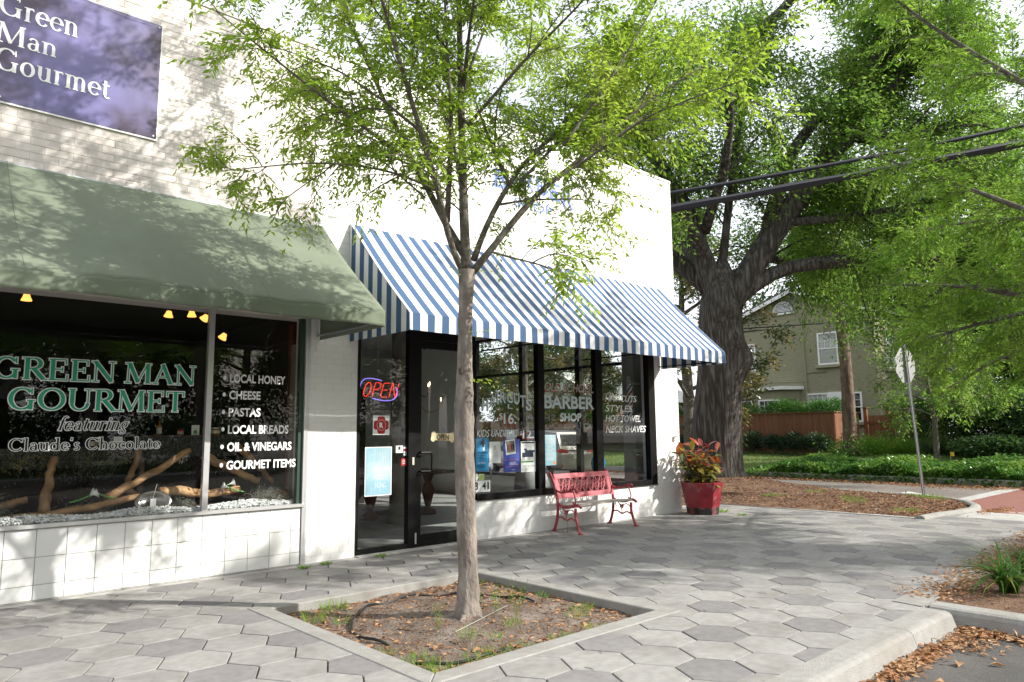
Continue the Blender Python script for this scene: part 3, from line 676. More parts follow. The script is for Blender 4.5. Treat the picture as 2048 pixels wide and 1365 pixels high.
put('tie_wire', MB().tube([(.2, WY-.03, 5.98), (1.2, WY-.032, 5.99), (1.9, WY-.035, 5.93), (2.19, WY-.03, 5.94)], .002, 4), 'steel', bs)

# ------------------------------------------------------------------ things in the gourmet window
pb = MB(); ico = [(0, 0, 1), (.9, 0, .3), (.28, .86, .3), (-.73, .53, .3), (-.73, -.53, .3), (.28, -.86, .3), (.4, .4, -.7), (-.6, 0, -.7), (.3, -.5, -.7)]
icf = [(0, 1, 2), (0, 2, 3), (0, 3, 4), (0, 4, 5), (0, 5, 1), (1, 6, 2), (2, 6, 3), (3, 7, 4), (4, 8, 5), (5, 8, 1), (1, 8, 6), (3, 6, 7), (4, 7, 8)]
for _ in range(7500):
    x = rng.uniform(-1.2, 4.0); y = WY+.075+abs(rng.normal())*.085; r = rng.uniform(.007, .016)
    hgt = .012+.05*math.exp(-((y-WY-.14)/.08)**2)*(1+.4*math.sin(x*6))
    if y > WY+.34: continue
    a = rng.uniform(0, 6.28); sx_, sy_ = r*rng.uniform(.8, 1.5), r*rng.uniform(.7, 1.1); z = .70+rng.uniform(0, 1)*hgt
    ca, sa = math.cos(a), math.sin(a)
    pb.add([(x+(q[0]*ca-q[1]*sa)*sx_, y+(q[0]*sa+q[1]*ca)*sy_, z+q[2]*r*.7) for q in ico], icf)
props(put('pebbles', pb, 'pebble'), 'white pebbles banked along the inside of the display window', 'pebbles', kind='stuff')
def wob(a, b, n_=8, s_=.015):
    P = polyres([a, b], n_); P[1:-1] += rng.normal(size=(n_-2, 3))*s_; return P
def logthing(pts, r, label, stubs=()):
    o_ = thing('bare_branch', pts[0], label, 'branch', 'bare peeled branches in the display window')
    P = polyres(pts, 14); P[1:-1] += rng.normal(size=P[1:-1].shape)*.006
    put('stem', MB().tube(P, np.linspace(r, r*.7, 14)*(1+.08*rng.normal(size=14)), 10), 'log', o_, smooth=True)
    for q in stubs: put('knot', MB().tube(q[0], [q[1], q[1]*.8], 8), 'log', o_)
def FY(px, py, y):  # helper left as plain numbers: facade pixel tables were turned into metres
    return None
logthing([(1.0, 8.55, .70), (1.5, 8.48, .73), (1.95, 8.42, .80), (2.35, 8.40, .87)], .048, 'thick peeled branch lying low behind the pebbles, left of the oval plate')
logthing([(2.05, 8.50, .86), (2.35, 8.55, 1.02), (2.70, 8.62, 1.20), (2.93, 8.66, 1.34)], .047, 'peeled branch slanting up to the right behind the steel mullion')
logthing([(1.55, 8.75, .74), (1.58, 8.78, 1.0), (1.63, 8.82, 1.3)], .052, 'stout upright peeled branch under the dark cloth, left of the lilies')
logthing([(2.42, 8.85, .85), (2.33, 8.85, .98), (2.42, 8.88, 1.15), (2.45, 8.9, 1.35)], .04, 'crooked upright peeled branch behind the lilies')
logthing([(2.55, 8.42, .90), (2.75, 8.42, .92), (3.0, 8.45, .84), (3.45, 8.5, .88)], .058, 'thick peeled branch running from the plate past the mullion')
logthing([(3.15, 8.85, 1.28), (3.45, 8.75, 1.10), (3.75, 8.62, .95)], .055, 'peeled branch slanting down behind the word GOURMET ITEMS')
logthing([(3.60, 8.95, 1.38), (3.85, 8.85, 1.10), (3.98, 8.75, .92)], .05, 'short peeled branch leaning at the right end of the display')
logthing([(3.80, 8.40, .80), (3.90, 8.37, .80), (3.98, 8.36, .78)], .06, 'stubby sawn log end beside the grey moss')
logthing([(.4, 8.6, .70), (.9, 8.7, .78), (1.4, 8.75, .88)], .05, 'long peeled branch on the black mat at the far left')
def tuft(name, c, r, n_, label, m='moss', L=.07, cat='moss', zs=.6, thick=.0009):
    P = rng.normal(size=(n_, 3))*np.array([r[0], r[1], r[2]])*.5+np.array(c); D = unit(rng.normal(size=(n_, 3))*np.array([1, 1, zs]))
    V, Q = leafquads(rng, P, D, L, .004, .3, 0); o_ = fast(name, V, Q, m); return props(o_, label, cat)
tuft('moss_clump', (3.72, 8.28, .76), (.22, .1, .10), 2600, 'fluffy grey moss heap in front of the branches at the right of the display')
tuft('moss_clump', (1.9, 8.62, .74), (.22, .1, .06), 900, 'flat grey moss patch behind the lilies')
tuft('moss_clump', (1.1, 8.5, .80), (.15, .1, .12), 700, 'grey moss tangle at the far left of the display')
tuft('moss_clump', (2.75, 8.38, .76), (.16, .08, .05), 600, 'small grey moss patch right of the oval plate')
for c, d, lb in (((1.83, 8.42, .90), -1, 'left calla lily lying on the branches'), ((2.03, 8.42, .91), 1, 'calla lily nearest the oval plate'), ((3.36, 8.42, .90), 1, 'calla lily low behind the steel mullion'), ((3.27, 8.5, .93), -1, 'calla lily half hidden behind its twin right of the mullion')):
    o_ = thing('calla_lily', c, lb+', white with a green stem', 'flower', 'calla lilies in the display')
    mb = MB(); ns = 10; prof = [(.004, 0), (.012, .03), (.028, .055), (.05, .075)]
    V = []
    for r, h in prof:
        for k in range(ns):
            t = 2*math.pi*k/ns; rr = r*(1+.35*math.cos(t)*(h/.075)); V.append((c[0]-d*.06+h*d*.9*-1+rr*.3*math.sin(t)*d, c[1]+rr*math.cos(t)*.6, c[2]+.01+rr*math.sin(t)*.9+h*.25))
    mb.add(V, [(i*ns+k, i*ns+(k+1) % ns, (i+1)*ns+(k+1) % ns, (i+1)*ns+k) for i in range(3) for k in range(ns)])
    put('bloom', mb, 'lily', o_, smooth=True)
    put('stem', MB().tube([(c[0]-d*.06, c[1], c[2]+.01), (c[0]+d*.03, c[1], c[2]-.03), (c[0]+d*.12, c[1], c[2]-.05)], .008, 6), 'stemgreen', o_)
pl = thing('oval_plate', (2.44, 8.25, .68), 'dark glossy oval plate with a paper tag leaning by the pebbles', 'plate')
M['pewter'] = mat('dark glazed plate', (.06, .055, .052), .15, .2, 5, coat=.5)
mb = MB(); 
for k, (r, dy) in enumerate(((.02, .0), (.12, .0), (.165, -.018), (.175, -.012))):
    for a in range(28): t = 2*math.pi*a/28; mb.v.append((2.44+r*math.cos(t)*1.05, 8.25+dy+r*math.sin(t)*.25, .82+r*math.sin(t)*.62))
mb.f += [(i*28+a, i*28+(a+1) % 28, (i+1)*28+(a+1) % 28, (i+1)*28+a) for i in range(3) for a in range(28)]+[tuple(range(27, -1, -1))]; mb.m = [0]*len(mb.f)
o_ = put('dish', mb, 'pewter', pl, smooth=True); o_.modifiers.new('s', 'SOLIDIFY').thickness = .006
tg = box('tag', (2.40, 2.455, 8.195, 8.197, .735, .855), 'white', pl)
for k in range(4): put('print_line', MB().box(2.407+k*.011, 2.411+k*.011, 8.1935, 8.1945, .745, .83), 'greypaint', tg)
put('string', MB().tube([(2.43, 8.2, .85), (2.42, 8.18, .88), (2.44, 8.22, .90), (2.47, 8.24, 1.0)], .0015, 4), 'white', pl)
# table with dark cloth behind the display and goods on it
tb = thing('display_table', (2.2, 9.3, 0), 'dark cloth covered table behind the display, hung with moss', 'table')
put('table_top', MB().box(-1, 2.32, 9.05, 9.8, 1.36, 1.38).box(2.5, 3.95, 8.98, 9.6, 1.49, 1.51), 'darkwood', tb)
put('cloth', MB().box(-1, 2.32, 9.04, 9.046, 1.18, 1.36).box(2.5, 3.95, 8.97, 8.976, 1.25, 1.49), 'cloth', tb)
put('leg', MB().box(3.9, 3.95, 9.0, 9.05, 0, 1.49), 'darkwood', tb); put('leg', MB().box(2.5, 2.55, 9.0, 9.05, 0, 1.49), 'darkwood', tb)
n_ = 5200; xx = rng.uniform(.6, 4.0, n_); cl = np.floor(xx*5.3); rr2 = (np.sin(cl*12.9)*43758.5) % 1
zz = np.where(xx < 2.4, 1.36, 1.49)-np.abs(rng.normal(size=n_))*(.05+.16*rr2)
V, Q = leafquads(rng, np.stack([xx, 8.96+rng.uniform(-.03, .05, n_), zz], 1), rng.normal(size=(n_, 3))*[.5, .3, .9], .045, .004, .2, 0)
o_ = fast('hanging_moss', V, Q, 'moss', tb); props(o_, kind='stuff')
V, Q = leafquads(rng, np.stack([rng.uniform(1.2, 2.4, 500), np.full(500, 8.95), 1.33-np.abs(rng.normal(size=500))*.10], 1), rng.normal(size=(500, 3))*[.4, .3, .9], .03, .014, .2, .1)
o_ = fast('hanging_leaves', V, Q, 'leaf_magnolia', tb); props(o_, kind='stuff')
M['jam'] = mat('amber preserve', (.10, .02, .008), .12, .2, spec=.7); M['honey'] = mat('honey', (.32, .12, .015), .12, .2, spec=.7); M['labelcream'] = mat('cream label', (.52, .50, .40), .6, .05, 40)
def jar(x, y, z, r, h, label, fill='jam', lid='redwood'):
    o_ = thing('jar', (x, y, z), label, 'jar', 'jars and bottles on the cloth covered table')
    put('glass_body', MB().lathe([(r*.9, z), (r, z+h*.08), (r, z+h*.75), (r*.8, z+h*.86)], (x, y, 0), 12), fill, o_, smooth=True)
    put('lid', MB().lathe([(r*.84, z+h*.862), (r*.84, z+h)], (x, y, 0), 12), lid, o_)
    put('label', MB().lathe([(r*1.02, z+h*.2), (r*1.02, z+h*.65)], (x, y, 0), 12), 'labelcream', o_)
def bottle(x, y, z, r, h, label, fill='honey'):
    o_ = thing('bottle', (x, y, z), label, 'bottle', 'jars and bottles on the cloth covered table')
    put('glass_body', MB().lathe([(r, z), (r, z+h*.55), (r*.35, z+h*.72), (r*.33, z+h*.93)], (x, y, 0), 12), fill, o_, smooth=True)
    put('cap', MB().lathe([(r*.38, z+h*.932), (r*.38, z+h)], (x, y, 0), 10), 'blackprint', o_)
    put('label', MB().lathe([(r*1.03, z+h*.12), (r*1.03, z+h*.48)], (x, y, 0), 12), 'labelcream', o_)
jar(2.02, 9.12, 1.38, .045, .11, 'squat preserve jar under the letter C of Chocolate'); jar(2.12, 9.18, 1.38, .045, .13, 'taller preserve jar behind the squat one')
jar(2.24, 9.12, 1.38, .04, .10, 'preserve jar beside the small jams card'); jar(2.31, 9.2, 1.38, .03, .12, 'narrow jar with a pale lid right of the jams card', lid='labelcream')
bottle(2.72, 9.1, 1.51, .028, .19, 'slim honey bottle with a tall label left of the red jar'); jar(2.96, 9.1, 1.51, .035, .07, 'small red jar with a white label', fill='redprint', lid='redprint')
bottle(3.28, 9.12, 1.51, .05, .20, 'round bellied bottle with a black stopper by the mullion', 'jam'); jar(3.36, 9.05, 1.51, .05, .09, 'low wide jar with a round label by the mullion', 'honey', 'greypaint')
for x, y, z, s1, s2, lb in ((3.12, 9.06, 1.51, 'LOCAL', 'HONEY', 'small white card reading LOCAL HONEY on the table'), (2.28, 9.06, 1.38, 'LOCAL', 'JAMS & JELLIES', 'small white card about local jams and jellies')):
    o_ = thing('shelf_card', (x, y, z), lb, 'card'); box('card', (x-.045, x+.045, y, y+.004, z, z+.12), 'white', o_)
    fit_text('lettering', s1, x-.03, x+.03, z+.093, z+.106, y-.001, 'greypaint', o_); fit_text('lettering', s2, x-.035, x+.035, z+.073, z+.086, y-.001, 'greypaint', o_)
    box('picture', (x-.02, x+.02, y-.0015, y, z+.02, z+.06), 'stemgreen', o_)
o_ = thing('price_card', (.93, 8.2, .95), 'white card standing at the far left of the window', 'card'); box('card', (.86, 1.02, 8.2, 8.203, 1.02, 1.16), 'white', o_)
for k, (x, y, z, t) in enumerate(((1.29, 8.9, 2.96, 0), (2.70, 8.9, 2.93, .1), (2.96, 8.9, 2.96, -.05), (3.12, 8.9, 2.93, .6), (3.35, 8.9, 2.72, .5))):
    lb = ['amber glass spot lamp alone at the far left under the ceiling', 'left lamp of the close pair near the mullion', 'right lamp of the close pair near the mullion', 'tilted amber lamp partly hidden by the mullion', 'lowest amber lamp, tilted, right of the mullion'][k]
    o_ = thing('spot_lamp', (x, y, z), lb, 'lamp', 'amber glass lamps above the gourmet display')
    sh = put('lamp_shade', MB().lathe([(.018, z+.035), (.028, z+.03), (.036, z), (.052, z-.035), (.05, z-.04)], (x, y, 0), 12), 'amber', o_, smooth=True)
    put('holder', MB().tube([(x, y, z+.03), (x, y+.02, z+.16)], .012, 6), 'black', o_); o_.rotation_euler = (0, t, 0)
    o_.rotation_euler = (0, t, 0)
# ================================================================== BARBER SHOP
bsx = thing('barber_shop', (8, WY, 0), 'white painted brick corner shop with blue and white striped awning', 'building')
T_ = .004
w = put('wall', MB().box(4.087, 11.70, WY+T_, WY+.30, 3.05, 6.40).box(4.087, 4.745, WY+T_, WY+.30, 0, 3.05).box(10.985, 11.70, WY+T_, WY+.30, 0, 3.05)
        .box(6.66, 10.985, WY+T_, WY+.30, 0, .56), 'mortar_white', bsx)
brickfield(w, [(4.087, 11.735, 3.05, 6.38), (4.087, 4.74, .02, 3.05), (10.99, 11.735, .02, 3.05), (6.67, 10.985, .03, .555)], 'brick_white', .245, .0785,
           lambda x, z: math.hypot(x-4.4, z-1.5) if x < 4.8 and z < 3 else 2+math.hypot(x-4.5, (z-3.2)), skip=lambda x, z: 4.65 < x < 11.2 and 3.0 < z < 4.15)
box('parapet_coping', (4.087, 11.735, WY-.012, WY+.32, 6.40, 6.445), 'brick_white', bsx)
box('roof', (4.09, 11.7, WY+.32, WY+14, 6.0, 6.1), 'roofgrey', bsx)
sw = put('side_wall', MB().box(11.50, 11.735, WY+.006, WY+.93, 0, 6.4).box(11.50, 11.735, WY+.93, WY+6.4, 3.82, 6.4).box(11.5, 11.735, WY+.93, WY+6.4, 0, .50)
         .box(11.5, 11.735, WY+6.4, WY+14, 0, 6.4), 'brick_white', bsx)
ff = MB().box(4.75, 4.80, WY+.02, WY+.10, 0, 3.04).box(4.80, 5.545, WY+.02, WY+.10, .0, .075).box(4.80, 5.545, WY+.02, WY+.10, 2.93, 3.04).box(5.545, 5.66, WY+.015, WY+.11, 0, 3.04) \
    .box(5.66, 6.64, WY+.02, WY+.10, 2.78, 3.04).box(6.64, 6.70, WY+.015, WY+.11, 0, 3.04)
ff.box(6.70, 10.80, WY-.015, WY+.10, .56, .64).box(6.70, 10.985, WY-.03, WY+.02, .545, .56).box(7.965, 8.10, WY+.0, WY+.10, .64, 3.04).box(9.345, 9.51, WY, WY+.10, .64, 3.04).box(10.80, 10.984, WY-.012, WY+.10, .56, 3.04).box(6.70, 10.80, WY+.01, WY+.1, 2.98, 3.04)
fr = put('window_frame', ff, 'black', bsx)
for a, b, z0, z1, yo in ((4.80, 5.545, .075, 2.93, .055), (6.70, 7.965, .64, 2.98, .05), (8.10, 9.345, .64, 2.98, .05), (9.51, 10.80, .64, 2.98, .05)):
    box('glass', (a, b, WY+yo, WY+yo+.006, z0, z1), 'glass', fr)
box('threshold', (4.75, 6.66, WY-.10, WY+.02, -.01, .012), 'concrete_pale', bsx)
dr = put('door', MB().box(5.665, 5.755, WY+.03, WY+.075, .02, 2.775).box(6.545, 6.635, WY+.03, WY+.075, .02, 2.775).box(5.755, 6.545, WY+.03, WY+.075, .02, .17).box(5.755, 6.545, WY+.03, WY+.075, 2.67, 2.775), 'black', bsx)
box('glass', (5.755, 6.545, WY+.05, WY+.056, .17, 2.67), 'glass', dr)
put('handle', MB().tube([(5.72, WY+.03, 1.25), (5.72, WY-.03, 1.25), (5.86, WY-.045, 1.25), (5.88, WY-.045, 1.22), (5.88, WY-.045, 1.03), (5.86, WY-.045, 1.0), (5.72, WY-.03, 1.0), (5.72, WY+.03, 1.0)], .013, 8), 'black', dr)
box('lock_plate', (5.60, 5.63, WY+.005, WY+.014, 1.09, 1.19), 'labelcream', fr)
box('hinge', (5.650, 5.672, WY+.005, WY+.03, .06, .2), 'steel', dr)
# side windows (x = 11.6)
sf2 = MB()
for y in (9.0, 10.44, 12.22, 13.9): sf2.box(11.56, 11.66, y, y+.13, .50, 3.82)
sf2.box(11.56, 11.66, 9.13, 13.9, .50, .57).box(11.56, 11.66, 9.13, 13.9, 2.86, 2.92).box(11.56, 11.66, 9.13, 13.9, 3.76, 3.82)
sfo = put('window_frame', sf2, 'black', bsx)
for a, b in ((9.13, 10.44), (10.57, 12.22), (12.35, 13.9)): box('glass', (11.6, 11.606, a, b, .57, 2.86), 'glass', sfo); box('glass', (11.6, 11.606, a, b, 2.92, 3.76), 'glass', sfo)
for s_, a, b, z0, z1 in (('OLD SCHOOL', 10.85, 12.15, 2.12, 2.26), ('SHOP', 11.22, 12.1, 1.76, 1.90)):
    fit_text('lettering', s_, a, b, z0, z1, 11.612, 'greypaint', sfo, plane='x')
# interior
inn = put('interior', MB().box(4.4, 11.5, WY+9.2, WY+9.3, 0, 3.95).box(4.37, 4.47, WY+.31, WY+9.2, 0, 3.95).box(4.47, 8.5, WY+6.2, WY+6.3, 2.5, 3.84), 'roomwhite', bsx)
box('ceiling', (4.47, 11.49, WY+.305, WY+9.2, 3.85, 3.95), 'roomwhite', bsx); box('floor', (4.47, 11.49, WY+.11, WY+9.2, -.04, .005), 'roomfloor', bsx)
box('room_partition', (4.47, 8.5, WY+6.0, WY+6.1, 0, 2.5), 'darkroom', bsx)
put('column', MB().lathe([(.19, .01), (.19, .12), (.15, .16), (.13, 3.65), (.19, 3.71), (.19, 3.84)], (7.0, 10.5, 0), 18), 'beige', bsx, smooth=False)
box('inner_post', (11.20, 11.49, 8.70, 8.99, .01, 3.84), 'roomwhite', bsx)
box('window_board', (11.50, 11.53, 9.15, 10.35, 1.13, 1.50), 'beige', bsx)
box('window_ledge', (6.75, 11.49, WY+.12, WY+.42, .52, .56), 'darkwood', bsx)
# lettering on the barber windows
LY = WY+.042
def two(s_, x0, x1, z0, z1, m, m2, dx=-.012, dz=-.014, **k):
    fit_text('lettering', s_, x0+dx, x1+dx, z0+dz, z1+dz, LY+.003, m2, fr, **k); fit_text('lettering', s_, x0, x1, z0, z1, LY, m, fr, **k)
hx = [6.91, 7.055, 7.155, 7.26, 7.40, 7.54, 7.67, 7.80]
for c, x in zip('HAIRCUTS', hx):
    t = (x-7.36)/.51; dz = .15*(1-t*t); wd_ = .060 if c != 'I' else .016
    for m_, ox, oz, yy_ in (('navy', -.009, -.011, LY+.003), ('palepaint', 0, 0, LY)):
        o_ = fit_text('lettering', c, x-wd_+ox, x+wd_+ox, 1.80+dz+oz, 1.98+dz+oz, yy_, m_, fr, bold=.02)
two('16.', 7.27, 7.53, 1.635, 1.80, 'palepaint', 'redprint', bold=.02); two('$', 7.18, 7.25, 1.69, 1.80, 'palepaint', 'redprint')
fit_text('lettering', 'KIDS UNDER 12', 6.742, 7.55, 1.445, 1.55, LY, 'palepaint', fr, shear=.25)
two('12.', 7.66, 7.90, 1.415, 1.54, 'palepaint', 'redprint', bold=.02); two('$', 7.60, 7.645, 1.455, 1.53, 'palepaint', 'redprint')
two('OLD SCHOOL', 8.15, 9.33, 2.16, 2.30, 'greypaint', 'redprint', shear=.25)
two('BARBER', 8.135, 9.335, 1.882, 2.09, 'palepaint', 'navy', bold=.03)
two('SHOP', 8.505, 9.01, 1.688, 1.815, 'palepaint', 'greypaint', bold=.01)
for s_, x1, z0 in (('HAIRCUTS', 10.50, 2.026), ('STYLES', 10.38, 1.85), ('HOT TOWEL', 10.60, 1.675), ('NECK SHAVES', 10.75, 1.49)):
    fit_text('lettering', s_, 9.625, x1, z0, z0+.118, LY, 'whiteprint', fr, shear=.22, bold=.012)
fit_text('lettering', 'L', 7.36, 7.46, 1.865, 1.935, LY+.006, 'palepaint', fr, bold=.02)
# painted sign high on the wall
PL = WY-.0035
for m_, ox, oz, yy_, bd in (('greypaint', -.035, -.035, PL, .05), ('whiteprint', 0, 0, PL-.0015, .065), ('blueprint', 0, 0, PL-.003, .015)):
    for c, x in zip('BARBER', [7.20+i*.305 for i in range(6)]):
        t = (x-7.96)/.8; fit_text('lettering', c, x-.125+ox, x+.125+ox, 5.26+oz-.0*t+.10*(1-t*t)*1.0, 5.56+oz+.10*(1-t*t), yy_, m_, bsx, bold=bd)
    fit_text('lettering', 'SHOP', 7.50+ox, 8.34+ox, 5.05+oz, 5.20+oz, yy_, m_, bsx, bold=bd*.7)
# striped awning
ba = thing('awning', (0, 0, 0), None, None); ba.parent = bsx; ba.location = (0, 0, 0); ba['label'] = 'blue and white striped awning'
AX0, AX1, AYF = 4.60, 11.20, 6.70; PER = .2082; C0 = 11.139
bl = []
edges = [AX0]; k = 40
for k in range(40, -2, -1):
    for e in (C0-PER*k-PER/4, C0-PER*k+PER/4):
        if AX0+.01 < e < AX1-.01: edges.append(e)
edges.append(AX1)
def isblue(x): return abs(((x-C0)/PER+.5) % 1-.5) < .25
mb = MB(); nv = 10
def asl(x, v):
    z = 4.20+(2.862-4.20)*v; sag = -.035*math.sin(math.pi*v); return (x, WY-.01+(AYF-WY+.01)*v, z+sag*(.7+.3*math.sin(x*4.2))+.004*math.sin(x*11+v*7))
for a, b in zip(edges[:-1], edges[1:]):
    mi = 0 if isblue((a+b)/2) else 1
    V = [asl(x, j/nv) for j in range(nv+1) for x in (a, b)]
    mb.add(V, [(2*j, 2*j+1, 2*j+3, 2*j+2) for j in range(nv)], mi)
o_ = put('canopy', mb, ['blue_canvas', 'white_canvas'], ba)
md = o_.modifiers.new('weld', 'WELD'); md.merge_threshold = .0005; md = o_.modifiers.new('solid', 'SOLIDIFY'); md.thickness = .003
mb = MB()
for a, b in zip(edges[:-1], edges[1:]):
    mi = 0 if isblue((a+b)/2) else 1; n2 = 3
    V = []
    for j in range(3):
        for i in range(n2+1):
            x = a+(b-a)*i/n2; v = j/2; zt = asl(x, 1)[2]; V.append((x, AYF-.004+.006*math.sin(x*6.5)*v, zt+(2.665-zt)*v))
    mb.add(V, [(j*(n2+1)+i, j*(n2+1)+i+1, (j+1)*(n2+1)+i+1, (j+1)*(n2+1)+i) for j in range(2) for i in range(n2)], mi)
o_ = put('valance', mb, ['blue_canvas', 'white_canvas'], ba)
md = o_.modifiers.new('weld', 'WELD'); md.merge_threshold = .0005; md = o_.modifiers.new('solid', 'SOLIDIFY'); md.thickness = .003
for xs, nm in ((AX0-.004, 'end_panel'), (AX1+.004, 'end_panel')):
    mb = MB(); y = AYF; k = 0
    while y < WY-.02:
        y2 = min(y+PER/2*(.6 if k == 0 else 1), WY-.012)
        def zt(yy): v = (WY-.01-yy)/(WY-.01-AYF); return 4.20+(2.862-4.20)*v-.035*math.sin(math.pi*v)-.003
        mb.add([(xs, y, 2.66), (xs, y2, 2.66), (xs, y2, zt(y2)), (xs, y, zt(y))], [(0, 1, 2, 3)], k % 2); y = y2; k += 1
    o_ = put(nm, mb, ['blue_canvas', 'white_canvas'], ba); md = o_.modifiers.new('solid', 'SOLIDIFY'); md.thickness = .003
    put('piping', MB().tube([(xs, WY-.015, 4.2), *[(xs, asl(xs, j/10)[1], asl(xs, j/10)[2]+.002) for j in range(1, 11)], (xs, AYF-.005, 2.67)], .006, 5), 'white_canvas', ba)
fb = MB()
for x in (4.7, 6.8, 9.0, 11.15): fb.tube([(x, AYF+.03, 2.70), (x, WY, 2.70)], .012, 6).tube([(x, AYF+.03, 2.72), (x, AYF+.03, 2.83), (x, WY, 4.12)], .012, 6)
fb.tube([(4.62, AYF+.03, 2.70), (11.18, AYF+.03, 2.70)], .014, 6).tube([(4.62, WY-.02, 2.70), (4.72, WY-.02, 2.70)], .014, 6).tube([(4.62, 7.4, 3.45), (11.18, 7.4, 3.45)], .012, 6)
put('awning_frame', fb, 'black', ba)
put('wall_batten', MB().box(4.6, 11.2, WY-.025, WY-.002, 4.17, 4.20), 'white', ba)
# ------------------------------------------------------------------ things on and behind the barber glass
def neon(name, pts, m, parent, r=.007):
    P = polyres(pts, max(6, len(pts)*3)) if len(pts) > 2 else np.array(pts); return put(name, MB().tube([(p[0], WY+.09, p[1]) for p in P], r, 6), m, parent)
ne = thing('neon_sign', (5.12, WY+.09, 2.1), 'lit red neon OPEN sign with violet arcs in the sidelight', 'sign')
def sh(x, z): return (4.86+x*.53+z*.055, 1.985+z*.185)
ncap = lambda s_, P: neon('tube', [sh(*p) for p in P], 'neonred', ne, .0045)
t = [(.11+.09*math.cos(R_(a)), .5+.5*math.sin(R_(a))) for a in range(90, 451, 24)]
put('letter', MB().tube([(sh(*p)[0], WY+.09, sh(*p)[1]) for p in t], .0045, 6), 'neonred', ne)
def stroke(P): put('letter', MB().tube([(sh(*p)[0], WY+.09, sh(*p)[1]) for p in P], .0045, 6), 'neonred', ne)
stroke([(.29, 0), (.29, .5), (.29, 1), (.40, 1), (.455, .92), (.46, .75), (.44, .6), (.38, .52), (.29, .5)])
stroke([(.70, 1), (.56, 1), (.53, .9), (.53, .5), (.67, .5)]); stroke([(.53, .5), (.53, .1), (.57, 0), (.71, 0)])
stroke([(.78, 0), (.78, 1), (.80, 1), (.95, 0), (.97, 0), (.97, 1)])
for P in ([(4.835, 2.10), (4.85, 2.17), (4.90, 2.215), (4.98, 2.225), (5.09, 2.215), (5.16, 2.20)], [(5.38, 2.12), (5.41, 2.06), (5.40, 2.0), (5.34, 1.95), (5.24, 1.935), (5.12, 1.945), (5.02, 1.965)]): neon('arc', P, 'neonblue', ne, .006)
put('transparent_backing', MB().box(4.88, 5.36, WY+.105, WY+.108, 1.97, 2.19), 'glass', ne)
put('hanging_wire', MB().tube([(5.1, WY+.09, 2.22), (5.1, WY+.09, 2.9)], .0015, 4).tube([(5.06, WY+.1, 1.97), (5.06, WY+.1, 1.75)], .0015, 4), 'greypaint', ne)
fs = thing('fire_sticker', (5.135, LY, 1.62), 'white square sticker with a red fire service cross and letter R', 'sticker')
box('backing', (5.012, 5.262, WY+.050, WY+.053, 1.492, 1.742), 'whiteprint', fs)
cr = []
for k in range(4):
    for a, r in ((-30, .112), (-15, .118), (0, .112), (15, .118), (30, .112), (45, .085)): t = R_(90*k+a); cr.append((5.137+r*math.cos(t), WY+.0495, 1.617+r*math.sin(t)))
put('red_cross', MB().extr(cr, (0, -.0006, 0)), 'redprint', fs)
put('ring', MB().tube([(5.137+.066*math.cos(R_(a)), WY+.048, 1.617+.066*math.sin(R_(a))) for a in range(0, 361, 20)], .002, 4), 'whiteprint', fs)
fit_text('lettering', 'R', 5.108, 5.166, 1.582, 1.652, WY+.0478, 'whiteprint', fs, bold=.05)
M['posterblue'] = mat('pale blue poster print', (.23, .41, .50), .5, .12, 3, col2=(.42, .55, .60), cscale=2.5)
po = thing('poster', (5.1, LY, 1.0), 'tall pale blue poster with dripping lettering below the fire sticker', 'poster')
box('sheet', (4.903, 5.303, WY+.050, WY+.053, .717, 1.337), 'whiteprint', po); box('print', (4.913, 5.293, WY+.0488, WY+.0496, .727, 1.327), 'posterblue', po)
for k, s_ in enumerate(('HAIKUS', 'KELLY', 'HUNG')): fit_text('lettering', s_, 5.02+.02*k, 5.27-.03*k, 1.03-.105*k, 1.09-.105*k, WY+.0485, 'greypaint', po, bold=-.01)
mb = MB()
for k in range(10): x = 5.03+k*.025; mb.box(x, x+.0025, WY+.0483, WY+.0487, 1.09-.02*(k % 3), 1.32)
for k in range(6): x = 5.0+k*.045; mb.box(x, x+.0025, WY+.0483, WY+.0487, .76+.03*(k % 3), .83)
put('drip_line', mb, 'greypaint', po)
def sheetthing(name, x0, x1, z0, z1, m, label, cat='poster', rot=0):
    o_ = thing(name, ((x0+x1)/2, LY, (z0+z1)/2), label, cat); box('sheet', (x0, x1, WY+.060, WY+.062, z0, z1), m, o_); return o_
def onp(o_, nm, x0, x1, z0, z1, m, d=.0015): return box(nm, (x0, x1, WY+.0600-d, WY+.0597-d+.0002, z0, z1), m, o_)
def txt(o_, s_, x0, x1, z0, z1, m, **k): return fit_text('lettering', s_, x0, x1, z0, z1, WY+.0575, m, o_, **k)
def lines(o_, x0, x1, z0, z1, n_, m='greypaint', seed=1, cen=False):
    r = random.Random(seed); mb = MB()
    for k in range(n_):
        z = z1-(z1-z0)*(k+.5)/n_; w_ = (x1-x0)*r.uniform(.5, 1); xs = (x0+x1-w_)/2 if cen else x0
        x = xs
        while x < xs+w_: q = r.uniform(.008, .022); mb.box(x, min(x+q, xs+w_), WY+.0583, WY+.0586, z-(z1-z0)/n_*.2, z+(z1-z0)/n_*.2); x += q+.005
    put('print_line', mb, m, o_)
s_ = sheetthing('sticker', 5.373, 5.484, 1.253, 1.347, 'whiteprint', 'small white square sticker with a black figure beside the door mullion', 'sticker'); onp(s_, 'figure', 5.41, 5.445, 1.295, 1.335, 'blackprint'); onp(s_, 'figure', 5.415, 5.425, 1.265, 1.295, 'blackprint'); lines(s_, 5.385, 5.475, 1.257, 1.268, 1)
